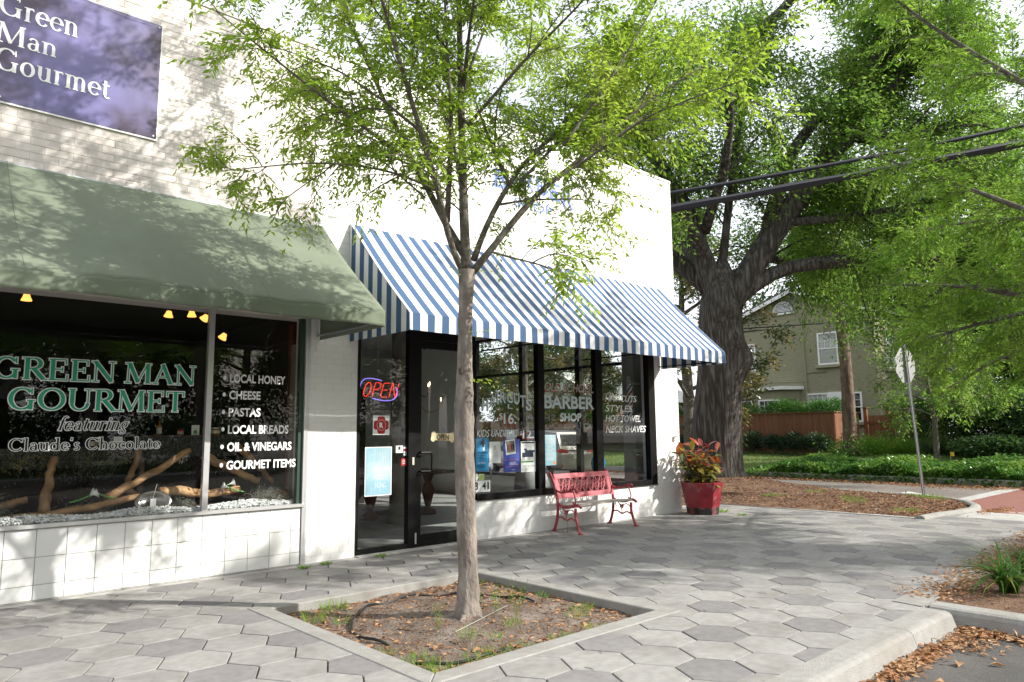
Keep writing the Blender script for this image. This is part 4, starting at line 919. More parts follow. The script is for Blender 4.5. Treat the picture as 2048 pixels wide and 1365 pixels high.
for k, m_ in enumerate(('navy', 'whiteprint', 'redprint', 'whiteprint', 'palepaint')):
    sheetthing('card_logo', 5.495, 5.535, 1.335-k*.03, 1.36-k*.03, m_, ['navy card logo sticker, top of the stack', 'white card logo sticker, second of the stack', 'red card logo sticker in the middle of the stack', 'white card logo sticker, fourth of the stack', 'pale card logo sticker, bottom of the stack'][k], 'sticker')
s_ = sheetthing('sticker', 5.459, 5.540, 1.083, 1.178, 'redprint', 'red sticker with tiny white print left of the lock plate', 'sticker'); lines(s_, 5.467, 5.532, 1.10, 1.165, 3, 'whiteprint', 3, True)
M['bone'] = mat('cream bone board', (.62, .53, .34), .5, .06, col2=(.50, .40, .22), cscale=20)
bo = thing('bone_sign', (6.12, WY+.03, 1.45), 'cream bone shaped OPEN sign hanging on the door glass', 'sign')
bp = []
for cx_, cz_, a0, a1 in ((5.965, 1.492, 20, 200), (5.955, 1.432, 160, 330), (6.28, 1.415, 205, 380), (6.285, 1.48, -20, 150)):
    for k in range(9): a = R_(a0+(a1-a0)*k/8); bp.append((cx_+.040*math.cos(a), WY+.035, cz_+.040*math.sin(a)))
put('board', MB().extr(bp, (0, -.008, 0)), 'bone', bo); fit_text('lettering', 'OPEN', 6.015, 6.225, 1.415, 1.49, WY+.0262, 'blackprint', bo, bold=.025)
put('hanging_wire', MB().tube([(6.05, WY+.032, 1.50), (6.12, WY+.032, 1.575), (6.19, WY+.032, 1.495)], .002, 4), 'blackprint', bo)
M['cyanprint'] = mat('bright blue poster print', (.025, .30, .62), .45, .06); M['violetblue'] = mat('deep blue poster print', (.045, .07, .38), .45, .15, 5, col2=(.10, .14, .50), cscale=4)
s_ = sheetthing('poster', 6.705, 6.985, .945, 1.435, 'cyanprint', 'bright blue fun run poster at the lower left of the barber window')
txt(s_, 'K RUN/WALK', 6.715, 6.975, 1.20, 1.235, 'navy', bold=.02); onp(s_, 'figure', 6.86, 6.90, 1.30, 1.42, 'navy'); onp(s_, 'figure', 6.87, 6.91, 1.25, 1.33, 'whiteprint'); onp(s_, 'figure', 6.83, 6.86, 1.33, 1.38, 'navy')
txt(s_, '5K RACE', 6.78, 6.93, 1.06, 1.085, 'whiteprint'); lines(s_, 6.74, 6.95, 1.0, 1.05, 3, 'navy', 4, True); onp(s_, 'band', 6.72, 6.97, .95, .96, 'navy'); lines(s_, 6.74, 6.96, 1.12, 1.19, 3, 'navy', 6, True)
s_ = sheetthing('poster', 6.999, 7.222, 1.06, 1.375, 'whiteprint', 'plain white sheet with a tiny block of print, second from the left'); onp(s_, 'print', 7.08, 7.13, 1.25, 1.32, 'greypaint'); lines(s_, 7.04, 7.18, 1.14, 1.24, 7, 'greypaint', 8, True)
s_ = sheetthing('poster', 7.276, 7.607, .918, 1.405, 'violetblue', 'deep blue poster with tilted snapshots below the words KIDS UNDER 12')
a = put('photo', MB().extr([(7.33, WY+.0590, 1.17), (7.53, WY+.0590, 1.19), (7.51, WY+.0590, 1.41), (7.31, WY+.0590, 1.39)], (0, -.0004, 0)), 'whiteprint', s_)
put('photo', MB().extr([(7.345, WY+.0575, 1.205), (7.515, WY+.0575, 1.222), (7.498, WY+.0575, 1.385), (7.328, WY+.0575, 1.37)], (0, -.0003, 0)), 'beige', s_)
for k in range(4): onp(s_, 'figure', 7.35+k*.037, 7.378+k*.037, 1.25, 1.33+.01*(k % 2), ['navy', 'redprint', 'darkwood', 'blackprint'][k], .004)
txt(s_, 'Community', 7.30, 7.57, 1.085, 1.11, 'orange'); lines(s_, 7.40, 7.58, 1.02, 1.07, 3, 'whiteprint', 9); txt(s_, 'wine & cheese', 7.31, 7.58, .995, 1.01, 'orange'); lines(s_, 7.44, 7.56, .94, .96, 1, 'whiteprint', 3)
s_ = sheetthing('poster', 7.635, 7.947, .905, 1.37, 'whiteprint', 'white sheet with dark pictures of houses beside the first window post')
onp(s_, 'band', 7.65, 7.93, 1.34, 1.36, 'blackprint')
for x0, x1, z0, z1 in ((7.66, 7.90, 1.13, 1.20), (7.72, 7.93, 1.20, 1.235), (7.70, 7.76, 1.235, 1.26), (7.66, 7.75, .975, 1.01), (7.77, 7.85, .975, 1.01), (7.87, 7.93, .975, 1.01), (7.67, 7.72, 1.09, 1.13), (7.79, 7.82, 1.09, 1.13)): onp(s_, 'picture', x0, x1, z0, z1, 'navy' if z0 > 1.1 else 'greypaint')
onp(s_, 'picture', 7.65, 7.90, 1.05, 1.07, 'stemgreen'); lines(s_, 7.66, 7.92, .925, .965, 4, 'greypaint', 12)
s_ = sheetthing('poster', 8.124, 8.406, .985, 1.465, 'posterblue', 'pale green blue notice with rows of print beside the bench back'); lines(s_, 8.16, 8.37, 1.06, 1.42, 17, 'greypaint', 5, True); onp(s_, 'picture', 8.34, 8.39, 1.0, 1.04, 'orange')
s_ = sheetthing('house_number', 6.705, 7.013, .655, .82, 'whiteprint', 'white house number card reading 3541 in the window corner', 'sign')
for c, x0, x1 in (('3', 6.72, 6.78), ('4', 6.86, 6.93), ('1', 6.955, 6.985)): txt(s_, c, x0, x1, .69, .80, 'blackprint', bold=.03)
txt(s_, '5', 6.795, 6.845, .69, .80, 'palepaint', bold=.03)
M['noteyellow'] = mat('yellow green note', (.50, .56, .20), .6, .03)
s_ = sheetthing('sticky_note', 6.80, 6.90, .825, .915, 'noteyellow', 'yellow green note with faint writing above the house number', 'note'); lines(s_, 6.81, 6.89, .84, .905, 4, 'stemgreen', 5)
o_ = thing('round_sticker', (6.74, LY, .875), 'round pale sticker above the digit three', 'sticker'); put('disc', MB().extr([(6.745+.042*math.cos(R_(a)), WY+.060, .875+.052*math.sin(R_(a))) for a in range(0, 360, 24)], (0, .002, 0)), 'palepaint', o_)
# barber pole
bpx, bpy_ = 10.76, 8.46
bp_ = thing('barber_pole', (bpx, bpy_, 2.1), 'red white and blue spiral barber pole with chrome ends inside the right pane', 'barber pole')
M['chrome'] = mat('chrome', (.7, .7, .72), .12, .02, metal=1)
M['poleblue'] = mat('pole blue', (.03, .06, .25), .3, 0)
put('end_cap', MB().lathe([(.05, 2.36), (.06, 2.38), (.045, 2.41), (.05, 2.45), (.03, 2.475), (.035, 2.50), (.03, 2.52), (.01, 2.535)], (bpx, bpy_, 0), 14), 'chrome', bp_, smooth=True)
put('end_cap', MB().lathe([(.02, 1.66), (.05, 1.69), (.04, 1.72), (.06, 1.75), (.05, 1.79)], (bpx, bpy_, 0), 14), 'chrome', bp_, smooth=True)
mb = MB(); na, nz = 24, 40
for i in range(nz+1):
    for k in range(na): t = 2*math.pi*k/na+i*.20; mb.v.append((bpx+.055*math.cos(t), bpy_+.055*math.sin(t), 1.79+.57*i/nz))
for i in range(nz):
    for k in range(na): mb.f.append((i*na+k, i*na+(k+1) % na, (i+1)*na+(k+1) % na, (i+1)*na+k)); mb.m.append([0, 0, 0, 1, 1, 1, 0, 0, 0, 2, 2, 2][k % 12])
put('spiral', mb, ['whiteprint', 'taillight', 'poleblue'], bp_, smooth=True)
put('bracket', MB().box(bpx+.05, 11.199, bpy_-.012, bpy_+.012, 2.38, 2.42).box(bpx+.05, 11.199, bpy_-.012, bpy_+.012, 1.70, 1.74), 'chrome', bp_)
# chandelier seen through the door
ch = thing('chandelier', (7.75, 11.0, 2.1), 'brass chandelier with lit candle bulbs behind the door glass', 'chandelier')
M['brass'] = mat('aged brass', (.35, .24, .10), .35, .2, metal=.9)
put('stem', MB().tube([(7.75, 11, 3.84), (7.75, 11, 2.45), (7.75, 11, 1.95)], .012, 6).lathe([(.01, 1.9), (.06, 1.95), (.03, 2.05), (.05, 2.2), (.02, 2.35)], (7.75, 11, 0), 12), 'brass', ch, smooth=True)
for k in range(8):
    lv = k % 2; a = R_(45*k+12); r = .42 if lv else .28; z = 2.0 if lv else 2.28; ca, sa = math.cos(a), math.sin(a); X_, Y_ = 7.75, 11.0
    am = put('arm', MB().tube(polyres([(X_+.02*ca, Y_+.02*sa, z+.02), (X_+r*.4*ca, Y_+r*.4*sa, z-.12), (X_+r*.8*ca, Y_+r*.8*sa, z-.10), (X_+r*ca, Y_+r*sa, z)], 9), .007, 5), 'brass', ch)
    put('candle', MB().lathe([(.011, z+.005), (.011, z+.10)], (X_+r*ca, Y_+r*sa, 0), 8), 'white', am); put('bulb', MB().lathe([(.004, z+.10), (.011, z+.12), (.008, z+.14), (.001, z+.165)], (X_+r*ca, Y_+r*sa, 0), 8), 'warmbulb', am)
# carved table behind the door
tt = thing('carved_table', (7.6, 11.2, 0), 'dark carved wooden table seen through the door', 'table')
put('table_top', MB().box(6.6, 8.6, 10.9, 11.9, .76, .82), 'darkwood', tt)
for x in (6.95, 8.2): put('leg', MB().lathe([(.16, .0), (.16, .08), (.05, .14), (.09, .3), (.13, .45), (.06, .6), (.12, .76)], (x, 11.3, 0), 12), 'redwood', tt, smooth=True)
put('stretcher', MB().box(6.95, 8.2, 11.25, 11.35, .06, .14), 'darkwood', tt)
# wicker / covered barber chairs inside the window
M['sheetgrey'] = mat('grey cape cloth', (.36, .37, .38), .8, .06, 4, .3, 20)
bc = thing('barber_chair', (8.75, 8.9, 0), 'barber chair draped in a pale grey cape behind the bench', 'chair')
mb = MB(); 
for i, (h, hw, dp, yo) in enumerate(((.35, .34, .30, 0), (.55, .36, .32, 0), (.80, .33, .27, .02), (.95, .27, .16, .08), (1.04, .20, .07, .12), (1.05, .05, .02, .13))):
    for k in range(20): t = 2*math.pi*k/20; mb.v.append((8.75+hw*math.cos(t)*(1+.05*math.sin(5*t)), 9.0+yo+dp*math.sin(t), h))
mb.f += [(i*20+k, i*20+(k+1) % 20, (i+1)*20+(k+1) % 20, (i+1)*20+k) for i in range(5) for k in range(20)]; mb.m = [0]*len(mb.f)
put('draped_cape', mb, 'sheetgrey', bc, smooth=True); put('pedestal', MB().lathe([(.30, .006), (.28, .05), (.06, .08), (.06, .36)], (8.75, 9.0, 0), 16), 'chrome', bc)
wc = thing('wire_chair', (7.35, 8.8, 0), 'pale curved wire chair seen low behind the posters', 'chair')
for s_ in (-1, 1): put('leg', MB().tube(polyres([(7.35+s_*.22, 8.75, .92), (7.35+s_*.26, 8.8, .70), (7.35+s_*.18, 8.85, .45), (7.35+s_*.24, 8.9, .01)], 12), .012, 6), 'greypaint', wc)
put('seat', MB().lathe([(.20, .44), (.22, .46), (.2, .48)], (7.35, 8.85, 0), 16), 'beige', wc)
put('back', MB().tube(polyres([(7.13, 8.75, .92), (7.22, 8.75, 1.0), (7.48, 8.75, 1.0), (7.57, 8.75, .92)], 10), .012, 6), 'greypaint', wc)
tm_ = thing('gumball_machine', (10.15, 8.75, .56), 'blue and red sweet dispenser on the window ledge', 'dispenser')
put('base', MB().lathe([(.13, .02), (.10, .3), (.06, .75), (.09, .80)], (10.15, 8.75, 0), 14), 'violetblue', tm_); put('globe', MB().lathe([(.09, .80), (.12, .86), (.14, .95), (.11, 1.05), (.05, 1.1)], (10.15, 8.75, 0), 14), 'cyanprint', tm_, smooth=True); put('lid', MB().lathe([(.06, 1.10), (.07, 1.12), (.02, 1.16)], (10.15, 8.75, 0), 12), 'redprint', tm_)
for x, y, z, lb, a_ in ((5.05, 8.9, 2.86, 'dark spot lamp under the ceiling behind the sidelight', 0), (6.35, 8.9, 2.86, 'dark spot lamp on a bracket behind the top of the door', .6)):
    o_ = thing('track_lamp', (x, y, z), lb, 'lamp'); put('housing', MB().tube([(x-.12, y, z+.07), (x+.06, y, z-.05)], [.035, .055], 10), 'black', o_); put('bracket', MB().tube([(x-.03, y, z+.02), (x-.03, y, z+.98)], .01, 5), 'black', o_)
# wall hook on the white corner pier
wh = thing('wall_hook', (11.55, WY-.03, 1.38), 'small twisted metal hook on the white corner wall', 'hook')
put('plate', MB().box(11.50, 11.55, WY-.016, WY-.004, 1.31, 1.40), 'chain', wh); put('coil', MB().tube(polyres([(11.52, WY-.02, 1.38), (11.54, WY-.05, 1.42), (11.58, WY-.05, 1.40), (11.60, WY-.04, 1.44), (11.63, WY-.05, 1.46), (11.62, WY-.05, 1.50)], 14), .008, 6), 'chain', wh)

# ------------------------------------------------------------------ bench
be = thing('garden_bench', (8.78, 7.7, 0), 'faded red cast iron garden bench with lattice back under the barber window', 'bench')
BX0, BX1 = 8.13, 9.45
def endframe(x):
    c = MB(); F_ = lambda y, z: (x, y, z); fl = .6
    c.tube(polyres([F_(7.93, 0), F_(7.87, .12), F_(7.84, .28), F_(7.83, .40), F_(7.87, .60), F_(7.93, .78), F_(8.01, .885)], 16), [.03]+[.022]*14+[.02], 8)
    c.tube(polyres([F_(7.38, 0), F_(7.43, .10), F_(7.475, .25), F_(7.47, .37)], 12), [.032]+[.022]*11, 8)
    c.tube(polyres([F_(7.85, .42), F_(7.75, .375), F_(7.60, .375), F_(7.50, .41), F_(7.42, .43), F_(7.36, .385)], 14), .022, 8)
    c.tube(polyres([F_(7.87, .62), F_(7.78, .585), F_(7.65, .60), F_(7.52, .655), F_(7.44, .665), F_(7.42, .62), F_(7.455, .60)], 18), .016, 7)
    c.tube(polyres([F_(7.53, .64), F_(7.49, .56), F_(7.46, .48), F_(7.48, .43), F_(7.52, .43), F_(7.525, .455)], 14), .010, 6)
    c.tube(polyres([F_(7.56, .60), F_(7.535, .62), F_(7.50, .60)], 6), .009, 6)
    c.tube(polyres([F_(7.85, .20), F_(7.78, .235), F_(7.70, .20), F_(7.66, .165), F_(7.62, .20), F_(7.55, .225), F_(7.475, .19)], 16), .012, 6)
    c.tube(polyres([F_(7.66, .18), F_(7.66, .26), F_(7.68, .30), F_(7.72, .335), F_(7.74, .365)], 8), .008, 5).tube(polyres([F_(7.66, .26), F_(7.64, .31), F_(7.60, .345), F_(7.54, .35), F_(7.49, .30)], 8), .008, 5)
    c.tube([F_(7.63, .28), F_(7.70, .33)], .012, 5).tube([F_(7.70, .28), F_(7.63, .33)], .012, 5).tube(polyres([F_(7.78, .36), F_(7.80, .32), F_(7.77, .30)], 6), .008, 5)
    for y in (7.93, 7.38): c.box(x-.028, x+.028, y-.035, y+.03, .0, .018)
    return c
for x in (BX0, BX1): put('end_frame', endframe(x), 'bench_red', be, smooth=True)
for k in range(4): y = 7.43+k*.105; put('seat_slat', MB().box(BX0+.015, BX1-.015, y, y+.088, .405-.008*k, .43-.008*k), 'bench_slat', be)
def backpt(s_): z = .44+s_*.42; return (7.825+.11*((z-.44)/.42)**1.2, z)
def rail(nm, z0, z1, th, m):
    y0, y1 = 7.80+.13*((z0-.42)/.44), 7.80+.13*((z1-.42)/.44)
    put(nm, MB().extr([(BX0+.01, y0, z0), (BX0+.01, y1, z1), (BX0+.01, y1+th, z1-.005), (BX0+.01, y0+th, z0)], (BX1-BX0-.02, 0, 0)), m, be)
rail('top_rail', .79, .862, .025, 'bench_rail'); rail('bottom_rail', .49, .565, .025, 'bench_rail')
def bz(x, z): return (x, 7.81+.13*((z-.42)/.44), z)
lt = MB(); z0, z1 = .565, .79; Lx0, Lx1 = BX0+.06, BX1-.06
lt.extr([bz(BX0+.02, z0), bz(BX0+.02, z1), bz(Lx0+.03, z1), bz(Lx0+.03, z0)], (0, .012, 0)); lt.extr([bz(Lx1-.03, z0), bz(Lx1-.03, z1), bz(BX1-.02, z1), bz(BX1-.02, z0)], (0, .012, 0))
nD = 8; stp = (Lx1-Lx0-.06)/nD
for k in range(nD):
    xa = Lx0+.03+k*stp; xb = xa+stp
    lt.tube([bz(xa, z0), bz(xb, z1)], .008, 5).tube([bz(xb, z0), bz(xa, z1)], .008, 5)
    xm = (xa+xb)/2; zm = (z0+z1)/2
    for a0 in range(0, 360, 90):
        a = R_(a0); q = [bz(xm+.018*math.cos(a), zm+.018*math.sin(a)), bz(xm+.055*math.cos(a)+.02*math.sin(a), zm+.055*math.sin(a)-.02*math.cos(a)), bz(xm+.078*math.cos(a), zm+.078*math.sin(a))]
        lt.tube(polyres(q, 5), .007, 5)
    lt.tube([bz(xa, zm), bz(xm-.03, z1)], .006, 5).tube([bz(xm+.03, z1), bz(xb, zm)], .006, 5).tube([bz(xa, zm), bz(xm-.03, z0)], .006, 5).tube([bz(xm+.03, z0), bz(xb, zm)], .006, 5)
put('lattice_panel', lt, 'bench_rail', be)
for x in (BX0+.04, BX1-.04):
    for z in (.525, .825): put('bolt', MB().lathe([(.008, -.006), (.008, 0)], (bz(x, z)[0], bz(x, z)[1]-.001, z), 8, axis='y'), 'galv', be)
cn = thing('chain', (8.15, 7.66, 0), 'short rusty chain hanging from the left end of the bench to the paving', 'chain')
for k in range(9):
    a = k % 2; z = .165-k*.0185
    put('link', MB().tube([(8.15+(.008*math.cos(R_(t)) if a else 0), 7.66+(0 if a else .008*math.cos(R_(t))), z+.013*math.sin(R_(t))) for t in range(0, 361, 45)], .0028, 4, cap=False), 'chain', cn)
put('anchor', MB().lathe([(.02, .0), (.018, .008), (.006, .012)], (8.15, 7.66, 0), 8), 'chain', cn)
# ------------------------------------------------------------------ planter and croton
PX, PY = 11.70, 7.60
pt_ = thing('planter', (PX, PY, 0), 'large faceted red pot with a worn blackened foot at the shop corner', 'planter')
def octo(mb, rs, zs, mi=0, n=6, rot=22):
    o_ = len(mb.v)
    for r, z in zip(rs, zs):
        for k in range(n): t = R_(rot+360*k/n); mb.v.append((PX+r*math.cos(t), PY+r*math.sin(t), z))
    for i in range(len(rs)-1):
        for k in range(n): mb.f.append((o_+i*n+k, o_+i*n+(k+1) % n, o_+(i+1)*n+(k+1) % n, o_+(i+1)*n+k)); mb.m.append(mi)
    return mb
b = octo(MB(), [.0, .285, .302], [.004, .004, .13], n=8); put('worn_foot', b, 'pot_worn', pt_)
b = octo(MB(), [.302, .385, .385, .355, .33, .0], [.13, .555, .575, .578, .50, .50], n=8); put('body', b, 'pot_red', pt_)
put('soil', MB().extr([(PX+.34*math.cos(R_(a)), PY+.34*math.sin(R_(a)), .503) for a in range(0, 360, 30)], (0, 0, .01)), 'mulch', pt_)
cr_ = thing('croton_plant', (PX, PY, .51), 'croton with orange, red and yellow green leaves in the red pot', 'plant')
cm = [leafmat('croton '+n_, c, .2, c2, .25, .35) for n_, c, c2 in (('orange', (.36, .12, .025), (.34, .05, .02)), ('red', (.20, .025, .025), (.12, .025, .03)), ('yellowgreen', (.36, .30, .06), (.14, .17, .035)), ('green', (.05, .10, .02), (.22, .22, .04)), ('pink', (.55, .20, .16), (.40, .10, .09)))]
def bigleaf(L, w_, bend, m):
    mb = MB(); n_ = 7
    for i in range(n_+1):
        t = i/n_; h = w_*math.sin(math.pi*min(1, t*.93+.05))**.8; z = -bend*t*t
        mb.v += [(-h/2, t*L, z+h*.12), (0, t*L, z), (h/2, t*L, z+h*.12)]
    for i in range(n_): a = 3*i; mb.f += [(a, a+1, a+4, a+3), (a+1, a+2, a+5, a+4)]; mb.m += [0, 0]
    return mb.mesh('leaf', m, smooth=True)
cl = [[bigleaf(L, w_, b_, m_) for L, w_, b_ in ((.17, .075, .04), (.22, .092, .07), (.14, .068, .03))] for m_ in cm]
stm = MB(); r2 = np.random.default_rng(11); nl = 0
for s_ in range(17):
    a = s_*2.4; rr = .05+.30*math.sqrt(s_/17); top = .38+.42*r2.random()*(1-rr*.8) if s_ > 3 else .72
    tip = np.array([PX+1.6*rr*math.cos(a), PY+1.05*rr*math.sin(a), .51+top]); base = np.array([PX+.5*rr*math.cos(a), PY+.5*rr*math.sin(a), .51])
    P = polyres([base, base*.5+tip*.5+[0, 0, .05], tip], 7); stm.tube(P, np.linspace(.010, .005, 7), 5)
    for k in range(17):
        t = .12+.88*k/16; q = P[0]*(1-t)+P[-1]*t+(P[3]-(P[0]+P[-1])/2)*4*t*(1-t)*.9; az = k*2.4+a; pit = R_(r2.uniform(-25, 35)+45*(t > .9))
        if q[2] > 1.08: fam = r2.choice([0, 0, 1, 2, 4])
        elif q[2] > .85: fam = r2.choice([0, 1, 2, 2, 3, 1])
        else: fam = r2.choice([2, 2, 3, 3, 2, 1])
        if nl >= 290: break
        if q[1] > WY-.16 and math.sin(az) > 0: az = -az
        o_ = link('leaf', cl[fam][r2.integers(3)], cr_, tuple(q-np.array([PX, PY, .51]))); o_.rotation_euler = (pit, r2.uniform(-.4, .4), az-math.pi/2); sc = r2.uniform(.9, 1.25); o_.scale = (sc, sc, sc); nl += 1
put('stem', stm, 'bark_limb', cr_)
o_ = link('leaf', bigleaf(.16, .08, .04, cm[4]), cr_, (.36, -.20, .24)); o_.rotation_euler = (.3, 0, -1.2); o_['label'] = 'pink leaf sticking out on the right'
def grasstuft(name, c, r, n_, h, m, label=None, cat=None, w_=.006, group=None, lean=.5, kind=None, parent=None):
    a = rng.uniform(0, 6.28, n_); rr = r*np.sqrt(rng.random(n_))*.5; B_ = np.stack([c[0]+rr*np.cos(a), c[1]+rr*np.sin(a), np.full(n_, c[2])], 1)
    D = np.stack([np.cos(a)*lean, np.sin(a)*lean, np.ones(n_)], 1)+rng.normal(size=(n_, 3))*.25; n_k = max(12, int(n_*.7)) if name == 'grass_tuft' else n_; V, Q = leafquads(rng, B_[:n_k], D[:n_k], h, w_, 0, 0)
    return props(fast(name, V, Q, m, parent), label, cat, group, kind)
for x, y, lb in ((12.13, 7.45, 'green weed growing at the right foot of the red pot'), (11.95, 6.95, 'tiny grass tuft in the paving in front of the red pot'), (5.0, 7.86, 'small weed by the foot of the sidelight'), (4.25, 7.86, 'flat weed at the foot of the white pier'), (3.95, 7.80, 'flat weed left of the white pier')):
    grasstuft('weed', (x, y, 0), .10, 60, .10 if x > 12 else .05, 'grass', lb, 'weed', .010, lean=1.2)

# ------------------------------------------------------------------ the tree in the pit
def trunk(path, rads, n_, seed, amp=.10, name='trunk', m='bark_oak', par=None, knots=(), raw=None):
    P = polyres(path, n_); r = raw if raw is not None else np.interp(np.linspace(0, 1, n_), np.linspace(0, 1, len(rads)), rads); gg = np.random.default_rng(seed); ph_ = gg.uniform(0, 6.28, 6); na_ = 40; mb = MB()
    T = unit(np.gradient(P, axis=0)); u = np.array([1., 0, 0])
    for i in range(n_):
        u = unit(u-T[i]*(u@T[i])); w_ = np.cross(T[i], u)
        for k in range(na_):
            t = 2*math.pi*k/na_; rr = r[i]*(1+amp*.5*math.sin(3*t+ph_[0]+i*.04)+amp*.45*math.sin(5*t+ph_[1]-i*.05)+amp*.22*math.sin(11*t+ph_[2]+i*.1)+amp*.16*math.sin(17*t+ph_[3]))
            q = P[i]+rr*(u*math.cos(t)+w_*math.sin(t))
            for kc, kr in knots:
                d = np.linalg.norm(q-np.array(kc)); q = q+(q-P[i])/rr*kr*math.exp(-(d/(kr*1.3))**2)
            mb.v.append(tuple(q))
    for i in range(n_-1):
        for k in range(na_): mb.f.append((i*na_+k, i*na_+(k+1) % na_, (i+1)*na_+(k+1) % na_, (i+1)*na_+k)); mb.m.append(0)
    return put(name, mb, m, par, smooth=True)
rt = np.random.default_rng(21)
tr = thing('street_tree', (3.98, 4.92, 0), 'young street tree with bright spring leaves in the square pit', 'tree')
tp = polyres([(4.0, 4.93, -.07), (4.01, 4.93, .28), (3.985, 4.94, .93), (3.96, 4.93, 1.53), (3.93, 4.88, 2.22), (3.90, 4.83, 2.66), (3.89, 4.80, 2.92)], 40)
rad = np.interp(tp[:, 2], [-.07, .05, .3, .9, 1.5, 1.75, 2.2, 2.6, 2.92], [.135, .100, .084, .080, .082, .076, .062, .060, .075])
rad = rad*(1+.03*rt.normal(size=40))
put('pruned_stub', MB().tube([(3.87, 4.86, 2.02), (3.83, 4.82, 2.06)], [.022, .018], 7), 'bark_limb', tr)
for k in range(5):
    a = 1.1*k+.4; put('root', MB().tube(polyres([(4.0+.08*math.cos(a), 4.93+.08*math.sin(a), -.01), (4.0+.18*math.cos(a), 4.93+.18*math.sin(a), -.035), (4.0+.30*math.cos(a), 4.93+.30*math.sin(a), -.065)], 6), [.035, .028, .02, .014, .01, .006], 6), 'bark_young', tr, smooth=True)
tkn = [((3.93, 4.80, 1.98), .020), ((4.02, 4.85, 1.86), .020), ((3.90, 4.87, 1.42), .018), ((4.0, 4.86, 1.60), .020), ((3.88, 4.86, 2.05), .015), ((4.04, 4.90, 1.38), .015), ((3.99, 4.86, .8), .012), ((3.96, 4.88, 1.15), .014)]
trunk(tp, None, 40, 9, amp=.07, m='bark_young', par=tr, knots=tkn, raw=rad)
LIM = [([(3.89, 4.80, 2.85), (3.86, 4.79, 3.09), (3.82, 4.76, 3.43), (3.80, 4.76, 4.17), (3.75, 4.72, 4.82), (3.71, 4.70, 5.6), (3.7, 4.7, 6.2)], .046),
       ([(3.87, 4.82, 2.88), (3.70, 4.83, 3.11), (3.61, 4.76, 3.34), (3.48, 4.71, 3.62), (3.28, 4.65, 3.95), (3.15, 4.60, 4.18), (2.85, 4.5, 4.70), (2.62, 4.4, 5.15), (2.3, 4.3, 5.6)], .030),
       ([(3.85, 4.80, 3.05), (3.76, 4.95, 3.34), (3.70, 5.10, 3.66), (3.63, 5.25, 3.95), (3.58, 5.35, 4.15), (3.42, 5.55, 4.75), (3.25, 5.75, 5.35), (3.1, 5.9, 5.8)], .034),
       ([(3.92, 4.78, 2.88), (4.03, 4.64, 3.09), (4.18, 4.49, 3.36), (4.36, 4.34, 3.64), (4.58, 4.17, 3.84), (4.85, 3.96, 4.16), (5.15, 3.70, 4.50), (5.5, 3.4, 4.8)], .033),
       ([(3.93, 4.76, 3.0), (4.03, 4.70, 3.34), (4.22, 4.60, 3.73), (4.36, 4.55, 3.96), (4.56, 4.45, 4.15), (4.95, 4.25, 4.70), (5.3, 4.1, 5.2)], .028),
       ([(4.02, 4.64, 3.07), (4.16, 4.53, 3.02), (4.36, 4.35, 2.95), (4.51, 4.23, 2.87), (4.69, 4.08, 2.78)], .012),
       ([(3.57, 4.75, 3.53), (3.32, 4.95, 3.68), (3.03, 5.15, 3.75), (2.70, 5.45, 3.78), (2.38, 5.75, 3.74), (2.15, 6.0, 3.72)], .012),
       ([(3.75, 4.90, 3.34), (3.70, 4.81, 3.78), (3.66, 4.72, 4.17), (3.50, 4.60, 4.91), (3.40, 4.5, 5.5)], .026),
       ([(4.2, 4.58, 3.7), (4.25, 4.85, 4.1), (4.4, 5.2, 4.6), (4.6, 5.6, 5.1)], .020), ([(3.82, 4.78, 3.6), (4.0, 5.1, 4.1), (4.15, 5.5, 4.7), (4.2, 5.8, 5.2)], .02),
       ([(4.6, 4.2, 3.85), (5.0, 4.3, 4.0), (5.3, 4.3, 4.1)], .014), ([(4.1, 4.6, 3.5), (4.45, 4.6, 3.62), (4.95, 4.45, 3.70), (5.3, 4.3, 3.68)], .012),
       ([(3.3, 4.65, 3.95), (3.0, 4.8, 4.2), (2.7, 4.95, 4.4), (2.35, 5.2, 4.55)], .014), ([(3.82, 4.76, 4.5), (3.6, 4.4, 4.9), (3.4, 4.0, 5.3)], .02), ([(4.8, 4.0, 4.1), (5.2, 3.95, 4.5), (5.5, 3.9, 4.8)], .015),
       ([(4.22, 3.83, 3.64), (4.41, 3.19, 3.94), (4.62, 2.75, 4.05), (4.80, 2.50, 4.12)], 0.012),
       ([(3.74, 4.59, 4.13), (3.86, 4.01, 4.53), (4.01, 3.53, 4.85), (4.17, 3.19, 5.21)], 0.016), ([(3.81, 4.67, 4.17), (3.58, 5.16, 4.9), (3.33, 5.55, 5.52)], 0.014),
       ([(3.2, 4.87, 3.83), (2.59, 4.97, 4.13), (2.2, 5.14, 4.43), (1.83, 5.3, 4.72)], 0.016), ([(3.4, 5.21, 4.0), (3.17, 5.89, 4.44), (2.93, 6.45, 4.82)], 0.01),
       ([(4.36, 4.06, 3.95), (4.81, 3.78, 4.73), (5.18, 3.59, 5.46)], 0.014), ([(4.24, 4.49, 3.71), (4.95, 4.39, 4.47), (5.56, 4.24, 5.24), (6.02, 4.0, 5.75)], 0.014),
       ([(3.5, 4.69, 4.86), (3.1, 4.7, 5.33), (2.76, 4.95, 5.71)], 0.012), ([(3.71, 4.54, 4.6), (4.01, 4.54, 5.37), (4.39, 4.47, 6.11)], 0.012),
       ([(3.57, 4.99, 3.55), (3.29, 5.44, 4.04), (3.03, 5.91, 4.26)], 0.009)]
LIM.append(([(3.7, 4.7, 6.1), (3.75, 4.62, 7.2), (3.7, 4.6, 8.4)], .02))
